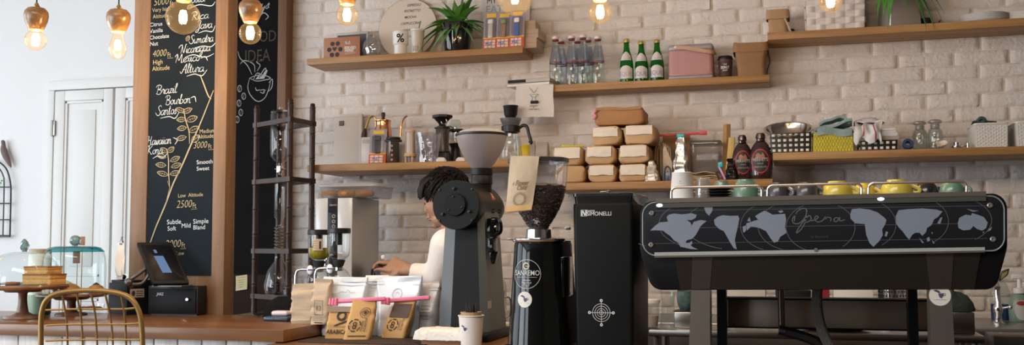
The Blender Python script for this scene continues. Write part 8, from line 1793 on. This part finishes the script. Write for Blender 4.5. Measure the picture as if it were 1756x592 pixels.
for i in range(14):
    for j in range(8): m.disc((0, 0), .0038, (lambda a_, z_: lambda p: wrap(r+.0006, z_, a_)(p))(-91+14*i+7*(j % 2), h*(.12+.11*j)), n=10)
build('holes', m, mat('hole_black', (.005, .005, .005), .8), t)
d = .40; k = KP(1712, 530, d)
t = thing('sink_faucet', 'chrome sink faucet on the steel back counter beside blue bottle', 'faucet', (X(1712, 545, d), -d, BZT))
zz = lambda py: Z(1712, py, d)-BZT
m = M(); m.lathe([(0, 0), (.026, 0), (.026, .006), (.016, .012), (.013, .04), (.019, .055), (.019, .075), (.013, .085), (.012, zz(490)), (0, zz(488))], 24); m.tube(sm([(0, 0, zz(497)), (-.01, -.03, zz(482)), (-.02, -.09, zz(480)), (-.02, -.12, zz(492))], 6), .011, 12); m.tube([(0, 0, .065), (.045, -.01, .075)], .006, 10); m.ball((.047, -.01, .075), .010); build('tap', m, CHROME, t)
t = thing('cleaner_bottle', 'clear bottle half full of deep blue liquid behind the faucet', 'bottle', (X(1716, 540, .2), -.2, BZT)); k = KP(1716, 520, .2); h = Z(1716, 470, .2)-BZT
m = M(); m.lathe([(0, .002), (15*k, 0), (16*k, .006), (16*k, h*.6), (11*k, h*.8), (6*k, h*.85), (6*k, h)], 32, sy=.7); build('bottle', m, CLEAR, t); m = M(); m.lathe([(0, .004), (15*k, .004), (15.4*k, h*.36), (0, h*.37)], 32, sy=.68); build('blue_liquid', m, mat('blue_liquid', (.01, .05, .22), .1, coat=.5), t); m = M(); m.prism([(-.01, h*.80), (.035, h*.98), (.042, h*1.12), (.012, h*1.06)], -.012, .012, r=.004); build('spray_head', m, mat('smoky_black_head', (.03, .03, .03), .3), t); m = M(); m.prism([(.004, h*.88), (.03, h*1.0), (.032, h*1.07), (.01, h*1.0)], -.0135, -.0122); build('label', m, mat('yellow_green_label', (.3, .34, .06), .5), t)
t = thing('soap_bottle', 'pale green pump soap bottle with white pump and red badge', 'soap bottle', (X(1750, 540, .24), -.24, BZT)); k = KP(1750, 520, .24); h = Z(1750, 503, .24)-BZT
m = M(); m.lathe([(0, .002), (17*k, 0), (18*k, .006), (19*k, h*.4), (16*k, h*.82), (9*k, h*.97), (8*k, h)], 34, sy=.7); build('bottle', m, mat('mint_bottle', (.28, .44, .38), .2, trans=.25), t)
m = M(); m.lathe([(9*k, h*.98), (10*k, h), (10*k, h*1.16), (4*k, h*1.2), (3.5*k, h*1.5), (0, h*1.5)], 24); m.box(-12*k, 6*k, -.012, .012, h*1.5, h*1.66, .004); build('pump', m, WHITEPLASTIC, t)
m = M(); sf = lambda p: Vector((p.x, -.7*math.sqrt(max(1e-6, (18.5*k)**2-p.x**2))-.0012, p.y)); grid_disc(m, 1, lambda p: sf(Vector((p.x*11*k, h*.42+p.y*17*k, 0))), 0, 28, 4); lb = build('label', m, mat('white_label', (.68, .70, .68), .5), t); m = M(); grid_disc(m, 1, lambda p: sf(Vector((p.x*7.5*k-.001, h*.66+p.y*4*k, 0)))-Vector((0, .0008, 0)), 0, 24, 3); build('red_badge', m, mat('red_badge', (.45, .05, .05), .5), lb)
d = .98; k = KP(1640, 540, d); x0, x1 = X(1606, 550, d), X(1667, 550, d); hb = Z(1640, 534, d)-zb_
dz_ = zb_
TXB = TX1
p = pw(1640, 560, .98)
t = thing('steel_tub', 'square steel tub holding a dark green cloth next to the sticker leg', 'tub', ((x0+x1)/2, -d, zb_)); w = x1-x0; m = M(); m.box(-w/2, w/2, -.06, .06, 0, hb, .004); build('tub', m, DARKSTEEL, t)
m = M(); m.lathe([(0, .085), (.03, .080), (.055, .062), (.075, .035), (.082, .008), (.08, 0), (0, 0)], 28, 0, lambda q_: Vector((q_.x*(1+.1*nz(q_.x*20, q_.y*20, 3)), q_.y*.6, q_.z*(1+.2*nz(q_.x*20, q_.y*20, 8))*(1.15 if q_.x < 0 else .9))))
solo('green_rag', 'dark green rag heaped on the square steel tub', 'cloth', m, mat('deep_green_rag', (.025, .045, .035), .9, bump=.3), ((x0+x1)/2-.005, -d, zb_+hb+.0006))
x0 = X(1701, 580, 1.62); sh_ = Z(1701, 576, 1.64)-WZ0-.0005; m = M(); m.box(0, .60, 0, .15, sh_-.05, sh_, .004); m.box(.02, .58, .02, .14, 0, sh_-.05); solo('side_cabinet', 'dark topped low cabinet corner below the soap bottle', 'cabinet', m, mat('slate_slab', (.045, .04, .037), .3, var=.3, scale=8, stretch=(1, 8, 8)), (x0, -1.64, WZ0+.0005))
p = (X(1432, 580, .95), -.95, zb_); m = M(); m.lathe([(0, .0), (.10, 0), (.115, .012), (.135, .030), (.140, .042), (.136, .043), (.11, .016), (0, .012)], 44); solo('round_tray', 'dark brown round tray under the espresso machine beam', 'tray', m, mat('brown_lacquer', (.055, .028, .020), .3, coat=.3), p)

BRC = mat('antique_brass', (.27, .165, .055), .45, .8, var=.1)
ZC = 2.95; f0 = Vector(AW); f0.z = 0; f0.normalize(); r0v = Vector(AR); r0v.z = 0; r0v.normalize()
o = Vector(pd_ := tuple(CAM[i]+ZC*v for i, v in enumerate(ray(157, 560)))); o.z = WZ0
t = thing('wire_chair', 'brass wire chair with a rounded grid back standing before the counter', 'chair', o)
base_z = lambda py: CAM[2]+ZC*ray(157, py)[2]-WZ0
kc = ZC/F
def ch(px, py, back=0.): v = r0v*((px-157)*kc)+f0*back; return (v.x, v.y, base_z(py))
fr = sm([(76, 680), (73, 620), (70.5, 560), (71, 532), (80, 512), (103, 501), (150, 497.5), (195, 501), (222, 512), (238, 535), (244, 570), (246, 620), (246, 680)], 7)
fr = [ch(p[0], p[1], .0) for p in sm([(*q, 0) for q in ((76, 690), (73, 630), (70.5, 570), (71, 535), (80, 513), (103, 502), (150, 498.5), (195, 502), (222, 512), (237, 533), (243.5, 565), (246, 620), (246, 690))], 6)]
m = M(); m.tube(fr, 4.5*kc, 12); build('back_frame', m, BRC, t)
m = M()
for (a, b) in ((106, 112), (131, 138), (156, 163), (180, 190), (207, 213)): m.tube(sm([ch(a-1, 505-abs(a-157)*.0), ch((a+b)/2+1, 545, .012), ch(b, 590, .018), ch(b+5, 690, .02)], 4), 1.75*kc, 8)
for py in (531, 557, 583.5, 610, 640, 668):
    xl, xr = (77 if py < 540 else 79), (231 if py < 540 else 240); m.tube(sm([ch(xl, py+1), ch(110, py, .010), ch(157, py, .016), ch(205, py, .010), ch(xr, py-2 if py < 570 else py)], 4), 1.75*kc, 8)
build('back_grid', m, BRC, t)
sb = base_z(690); D_ = .38
m = M(); c4 = [ch(76, 690, -.02), ch(246, 690, -.02), ch(250, 690, -D_), ch(72, 690, -D_)]
sq = sm([Vector(c4[0]), (Vector(c4[0])+Vector(c4[1]))/2, Vector(c4[1]), (Vector(c4[1])+Vector(c4[2]))/2, Vector(c4[2]), (Vector(c4[2])+Vector(c4[3]))/2, Vector(c4[3]), (Vector(c4[3])+Vector(c4[0]))/2], 4, True)
m.tube(sq, 4*kc, 10, closed=True); m.loft([[tuple(Vector((p.x, p.y, p.z-.006))) for p in sq], [tuple(Vector((p.x, p.y, p.z+.004))) for p in sq]]); build('seat', m, BRC, t)
for i, c in enumerate(c4):
    c = Vector(c); cen = sum((Vector(q) for q in c4), Vector())/4; out = (c-cen)*.25; m = M(); m.tube([c+Vector((0, 0, -.002)), (c.x+out.x, c.y+out.y, 0)], .009, 10); build('leg', m, BRC, t)
SKIN = mat('warm_skin', (.37, .205, .135), .5, var=.05, scale=10); SHIRT = mat('white_shirt_cotton', (.78, .76, .75), .85, var=.03, bump=.15, bscale=60); HAIR = mat('black_hair', (.006, .0055, .006), .6, spec=.25, var=.4, scale=60, stretch=(8, 8, 1))
PD = .98
kp = KP(750, 350, PD)
H0 = Vector(pw(760, 344, PD))                       # head centre
t = thing('person', 'person in white shirt looking down at small object in hands behind the bar', 'person', (H0.x+.06, -PD, WZ0))
o = Vector(t.location)
def W(px, py, dy=0.): return Vector(pw(px, py, PD-dy))-o
def capsule(m, pts, rs, n=14, sy=1.): m.tube(pts, rs, n, sy=sy); m.ball(pts[0], rs[0], rs[0], rs[0], n, 8); m.ball(pts[-1], rs[-1], rs[-1], rs[-1], n, 8)
def blend(m, name, mt, parent, vox, sm_it=6, fac=.5, label=None):
    ob = build(name, m, mt, parent, label=label, smooth=0)
    for p in ob.data.polygons: p.use_smooth = True
    r = ob.modifiers.new('remesh', 'REMESH'); r.mode = 'VOXEL'; r.voxel_size = vox; r.use_smooth_shade = True
    s = ob.modifiers.new('smooth', 'SMOOTH'); s.iterations = sm_it; s.factor = fac
    return ob
body = M()
HR = Matrix.Translation(H0-o) @ Matrix.Rotation(R(14), 4, 'Y').inverted() @ Matrix.Rotation(0, 4, 'Z')
HR = Matrix.Translation(H0-o) @ Matrix.Rotation(R(-16), 4, 'Y')
e = lambda x, y, z, rx, ry, rz, n=20: body.ball((x, y, z), rx, ry, rz, n, 14, 0, HR)
e(.012, 0, .030, .096, .074, .086)      # skull
e(-.030, 0, -.010, .052, .060, .075)    # face mass
e(-.046, 0, .040, .034, .052, .035)     # brow
e(-.034, 0, -.072, .040, .046, .036)    # jaw
e(-.062, 0, -.094, .018, .022, .016)    # chin
e(.012, .040, -.058, .034, .018, .040); e(.012, -.040, -.058, .034, .018, .040)
e(-.050, .030, -.016, .026, .022, .024); e(-.050, -.030, -.016, .026, .022, .024)   # cheekbones
body.tube([tuple(HR @ Vector(p)) for p in ((-.072, 0, .026), (-.077, 0, .006), (-.085, 0, -.014), (-.087, 0, -.022))], [.008, .0088, .0105, .010], 10)
e(-.086, 0, -.022, .012, .010, .0085); e(-.076, .010, -.024, .010, .0075, .0065); e(-.076, -.010, -.024, .010, .0075, .0065)  # nose
e(-.077, 0, -.040, .010, .020, .008); e(-.082, 0, -.053, .010, .021, .0065); e(-.080, 0, -.064, .010, .018, .0065)       # lips
for s in (1, -1):
    e(.022, s*.076, -.004, .018, .007, .030); e(.016, s*.076, -.020, .011, .007, .014)       # ears
    e(-.066, s*.028, .012, .011, .014, .010)                                            # closed lids
nb = W(770, 399); body.tube([tuple(HR @ Vector((.028, 0, -.02))), tuple(HR @ Vector((.042, 0, -.085))), tuple(nb+Vector((.010, 0, .0))), tuple(nb+Vector((.03, 0, -.06)))], [.050, .050, .055, .066], 18)
sh = W(778, 415); hip = Vector((.07, 0, .93))
body.tube([tuple(nb+Vector((.03, 0, -.05))), tuple(nb+Vector((.045, 0, -.16))), (.085, 0, 1.12), tuple(hip)], [.08, .125, .115, .125], 20)
for s in (1, -1): body.tube([(.07, s*.085, .90), (.06, s*.09, .50), (.075, s*.09, .09)], [.085, .058, .04], 16); body.ball((.02, s*.09, .045), .125, .045, .040, 16, 10)
SN = nb+Vector((.045, -.165, -.055)); EN = W(748, 476, -.14); WN = W(700, 463, -.15)
SF = nb+Vector((.045, .165, -.055)); EF = W(745, 480, .12); WF = W(694, 466, -.01)
for a, b, c in ((SN, EN, WN), (SF, EF, WF)):
    body.tube([tuple(nb+Vector((.04, (a.y-nb.y)*.4, -.07))), tuple(a)], [.06, .056], 14)
    capsule(body, [tuple(a), tuple(a.lerp(b, .5)), tuple(b)], [.052, .046, .040]); capsule(body, [tuple(b), tuple(b.lerp(c, .4)), tuple(c)], [.040, .037, .027])
def hand(wr, px_dir, palm_n, fingers, thumb, L=.095):
    d_ = px_dir.normalized(); n_ = palm_n.normalized(); s_ = d_.cross(n_).normalized()
    for q in (-.6, -.2, .2, .6): body.tube([tuple(wr+s_*q*.02), tuple(wr+d_*L*.5+s_*q*.034), tuple(wr+d_*L*.95+s_*q*.036)], [.019, .0155, .0125], 10)
    for i, (q, ln, c1, c2, c3) in enumerate(fingers):
        p0 = wr+d_*L*.88+s_*q*.036; a = 0; pts_ = [p0-d_*.02]; rs_ = [.0105]; p = p0
        pts_.append(p); rs_.append(.0095)
        for cc, seg, rr_ in ((c1, .46, .0088), (c2, .30, .0080), (c3, .24, .0066)):
            a += cc; v = d_*cos(R(a))+n_*sin(R(a)); p = p+v*ln*seg; pts_.append(p); rs_.append(rr_)
        body.tube([tuple(v) for v in pts_], rs_, 10)
        body.ball(tuple(pts_[-1]), rs_[-1], rs_[-1], rs_[-1], 10, 8)
    p0 = wr+d_*L*.30+s_*.030; q1 = p0+(d_*.75+s_*.35+n_*.35).normalized()*.036; q2 = q1+(d_*.9+n_*.35*thumb).normalized()*.032; q3 = q2+(d_*.95+n_*.1).normalized()*.020
    body.tube([tuple(p0), tuple(q1), tuple(q2), tuple(q3)], [.0145, .0115, .0098, .0075], 10); body.ball(tuple(q3), .0075, .0075, .0075, 10, 8)
HN = W(672, 449, -.15)
dirn = Vector((-1, .05, .28))
hand(WN, dirn, Vector((-.25, .75, -.6)), [(.95, .072, 12, 18, 12), (.32, .080, 42, 52, 35), (-.32, .074, 52, 58, 38), (-.95, .060, 58, 60, 40)], .6)
hand(WF, Vector((-1, -.18, .22)), Vector((-.2, -.75, -.55)), [(.95, .072, 30, 45, 30), (.32, .080, 45, 55, 35), (-.32, .074, 55, 58, 38), (-.95, .060, 60, 60, 40)], .6)
blend(body, 'body', SKIN, t, .0042, 5, .45)
hr = M()
he = lambda x, y, z, rx, ry, rz: hr.ball((x, y, z), rx, ry, rz, 22, 14, 0, HR)
he(.026, 0, .050, .098, .083, .082); he(.075, 0, .0, .050, .068, .070); he(-.035, 0, .090, .050, .064, .036); he(.05, 0, .10, .06, .06, .035)
for s in (1, -1): he(.020, s*.066, .024, .042, .016, .040); he(-.004, s*.066, .000, .010, .010, .030)
rs = random.Random(9)
for i in range(64):
    y0 = -.066+.132*rs.random(); x0 = -.06+.02*rs.random(); z0_ = .090+.012*rs.random()-abs(y0)*.25; ln = .030+.030*rs.random()
    hr.tube([tuple(HR @ Vector(p)) for p in ((x0+.05, y0*.85, z0_+.022), (x0-.006, y0, z0_), (x0-.024, y0*1.08, z0_-ln*.6), (x0-.022-.008*rs.random(), y0*1.12, z0_-ln))], [.010, .0095, .007, .0035], 7)
for i in range(90):
    a = rs.uniform(0, 2*PI); q = rs.random(); x0 = .03+.095*q*cos(a); y0 = .078*q*sin(a); zt2 = .128*math.sqrt(max(.02, 1-q*q))+.006; dx, dy = rs.uniform(-.03, .03), rs.uniform(-.02, .02)
    hr.tube([tuple(HR @ Vector(p)) for p in ((x0, y0, zt2-.018), (x0+dx*.5, y0+dy*.5, zt2+.002), (x0+dx, y0+dy, zt2-.002))], [.008, .006, .003], 6)
ho = blend(hr, 'hair', HAIR, t, .0045, 2, .35)
lk = M()
for i in range(520):
    a = rs.uniform(0, 2*PI); b = math.acos(rs.uniform(-.25, 1)); n_ = Vector((sin(b)*cos(a), sin(b)*sin(a), cos(b))); P0 = Vector((.024+.101*n_.x, .085*n_.y, .048+.086*n_.z))
    if P0.x < -.045 and P0.z < .075: continue
    if P0.x < .01 and P0.z < .03: continue
    g = Vector((-.55, rs.uniform(-.35, .35), -.55+rs.uniform(-.3, .3))); g = (g-n_*g.dot(n_)).normalized(); ln = rs.uniform(.022, .05); q = [P0-n_*.004, P0+g*ln*.4+n_*.004, P0+g*ln*.8+n_*.004, P0+g*ln+n_*rs.uniform(-.002, .008)]
    lk.tube([tuple(HR @ p) for p in q], [.0034, .0036, .0026, .0006], 5)
build('hair_locks', lk, HAIR, ho)
m = M()
for s in (1, -1):
    m.tube([tuple(HR @ Vector(p)) for p in ((-.080, s*.014, .036), (-.077, s*.030, .041), (-.066, s*.045, .036))], [.0026, .0034, .0022], 8); m.tube([tuple(HR @ Vector(p)) for p in ((-.0775, s*.018, .006), (-.0775, s*.029, .004), (-.071, s*.041, .007))], [.0014, .0019, .0014], 8)
build('brows_and_lashes', m, HAIR, t)
m = M(); m.tube([tuple(HR @ Vector(p)) for p in ((-.084, -.018, -.058), (-.0915, -.008, -.0575), (-.0925, 0, -.0575), (-.0915, .008, -.0575), (-.084, .018, -.058))], [.001, .0016, .0018, .0016, .001], 8); build('mouth_line', m, mat('lip_shade', (.30, .11, .09), .5), t)
sm_ = M(); c0 = nb+Vector((.030, 0, -.035))
sm_.tube([tuple(c0+Vector((-.004, 0, .022))), tuple(c0), tuple(nb+Vector((.045, 0, -.15))), (.085, 0, 1.14), (.075, 0, .90)], [.068, .088, .150, .140, .145], 26)
for a, b, c in ((SN, EN, WN), (SF, EF, WF)):
    sm_.tube([tuple(nb+Vector((.035, (a.y-nb.y)*.3, -.05))), tuple(a)], [.075, .072], 16); capsule(sm_, [tuple(a), tuple(a.lerp(b, .5)), tuple(b)], [.070, .060, .052]); sm_.tube([tuple(b), tuple(b.lerp(c, .5)), tuple(b.lerp(c, .90))], [.052, .045, .036], 16)
    for q_ in range(4):
        p_ = b.lerp(c, .45+.13*q_); sm_.tube([tuple(p_+Vector((.012, 0, 0))), tuple(p_+Vector((-.006, 0, .002)))], [.044-.004*q_, .043-.004*q_], 14)
blend(sm_, 'shirt', SHIRT, t, .009, 6, .5)
ap = M()
def apf(u, v): a = R(110+140*u); zz_ = .55+.60*v; return (.08+.165*cos(a), .165*sin(a), zz_)
ap.slab(apf, 14, 10, .006); ap.tube(sm([apf(.12, 1), (.02, .08, 1.24), tuple(nb+Vector((.0, .085, -.02)))], 5), .010, 6, sy=.4); ap.tube(sm([apf(.88, 1), (-.055, -.105, 1.20), tuple(nb+Vector((-.015, -.09, -.03)))], 5), .011, 6, sy=.4); build('apron', ap, mat('brown_apron', (.20, .11, .06), .8), t)
tr_ = M(); tr_.tube([(.07, 0, .98), (.07, 0, .86)], [.15, .15], 22)
for s in (1, -1): tr_.tube([(.07, s*.085, .90), (.06, s*.09, .50), (.075, s*.09, .07)], [.105, .078, .062], 18)
blend(tr_, 'trousers', mat('dark_trousers', (.03, .03, .035), .9), t, .012, 4, .5)
for s in (1, -1):
    m = M(); m.loft([[(x-.02, y+s*.09, z) for x, y in rr(.27*q, .095*q, .045, 5)] for q, z in ((1, 0), (1, .03), (.9, .07), (.55, .09))]); build('shoe', m, mat('dark_shoe', (.02, .02, .02), .5), t)
p = W(657, 441, -.15)+o
m = M(); m.lathe([(0, -.009), (.007, -.008), (.009, -.002), (.009, .006), (.005, .009), (0, .009)], 16); solo('white_bead', 'tiny white bead pinched between the fingertips', 'bead', m, WHITEPLASTIC, p)
d = .86; m = M(); zb_ = BZT
p = Vector(W(659, 467, -.05)+o); h = .062; kk = kp
t = thing('black_cup', 'black lidded canister held under the hands', 'canister', (p.x+.01, p.y-.03, p.z-.045)); m = M(); m.lathe([(0, 0), (.030, 0), (.034, .004), (.036, .066), (.030, .070), (0, .070)], 28); build('body', m, BLACKPLASTIC, t); m = M(); m.tube(sm([(-.034, -.005, .06), (-.052, -.005, .055), (-.052, -.005, .02), (-.034, -.005, .012)], 5), .006, 8); build('handle', m, BLACKPLASTIC, t)
wd = bpy.data.worlds.new('sky'); SC.world = wd; wd.use_nodes = True
wd.node_tree.nodes.clear(); N = wd.node_tree.nodes; L_ = wd.node_tree.links
sky = N.new('ShaderNodeTexSky'); sky.sky_type = 'HOSEK_WILKIE'; sky.turbidity = 4; sky.sun_direction = (.3, .6, .7)
bg = N.new('ShaderNodeBackground'); bg.inputs[1].default_value = 1.0; wo = N.new('ShaderNodeOutputWorld'); L_.new(sky.outputs[0], bg.inputs[0]); L_.new(bg.outputs[0], wo.inputs[0])
def area(name, loc, rot, sx, sy, e, col):
    l = bpy.data.lights.new(name, 'AREA'); l.shape = 'RECTANGLE'; l.size = sx; l.size_y = sy; l.energy = e; l.color = col
    o = bpy.data.objects.new(name, l); COL.objects.link(o); o.location = loc; o.rotation_euler = rot; return o
DAY = (.86, .93, 1.0)
for a, b in WY: area('daylight', (WX0-.02, (a+b)/2, 1.72), (0, R(-90), 0), 2.3, b-a-.1, 72 if b > -2 else 170, DAY)
for a, b in FW: area('daylight', ((a+b)/2, WY0-.02, 1.7), (R(90), 0, 0), b-a-.1, 2.3, 90, DAY)
area('added_ceiling_fill', (-1.3, -4.6, WZ1-.03), (0, 0, 0), 3.2, 1.2, 95, (1, .91, .80))  # added soft fill for front faces, hangs under the ceiling without a fixture
vs = SC.view_settings; vs.view_transform = 'Standard'; vs.look = 'None'; vs.gamma = 1; vs.use_curve_mapping = False; vs.exposure = 0.2
try:
    SC.display_settings.display_device = 'sRGB'
    c = SC.cycles; c.use_denoising = True; c.denoiser = 'OPENIMAGEDENOISE'; c.max_bounces = 10; c.transparent_max_bounces = 24; c.diffuse_bounces = 4; c.glossy_bounces = 4; c.transmission_bounces = 6; c.caustics_reflective = False; c.caustics_refractive = False; c.sample_clamp_indirect = 6.0
except Exception as ex:
    print(ex)
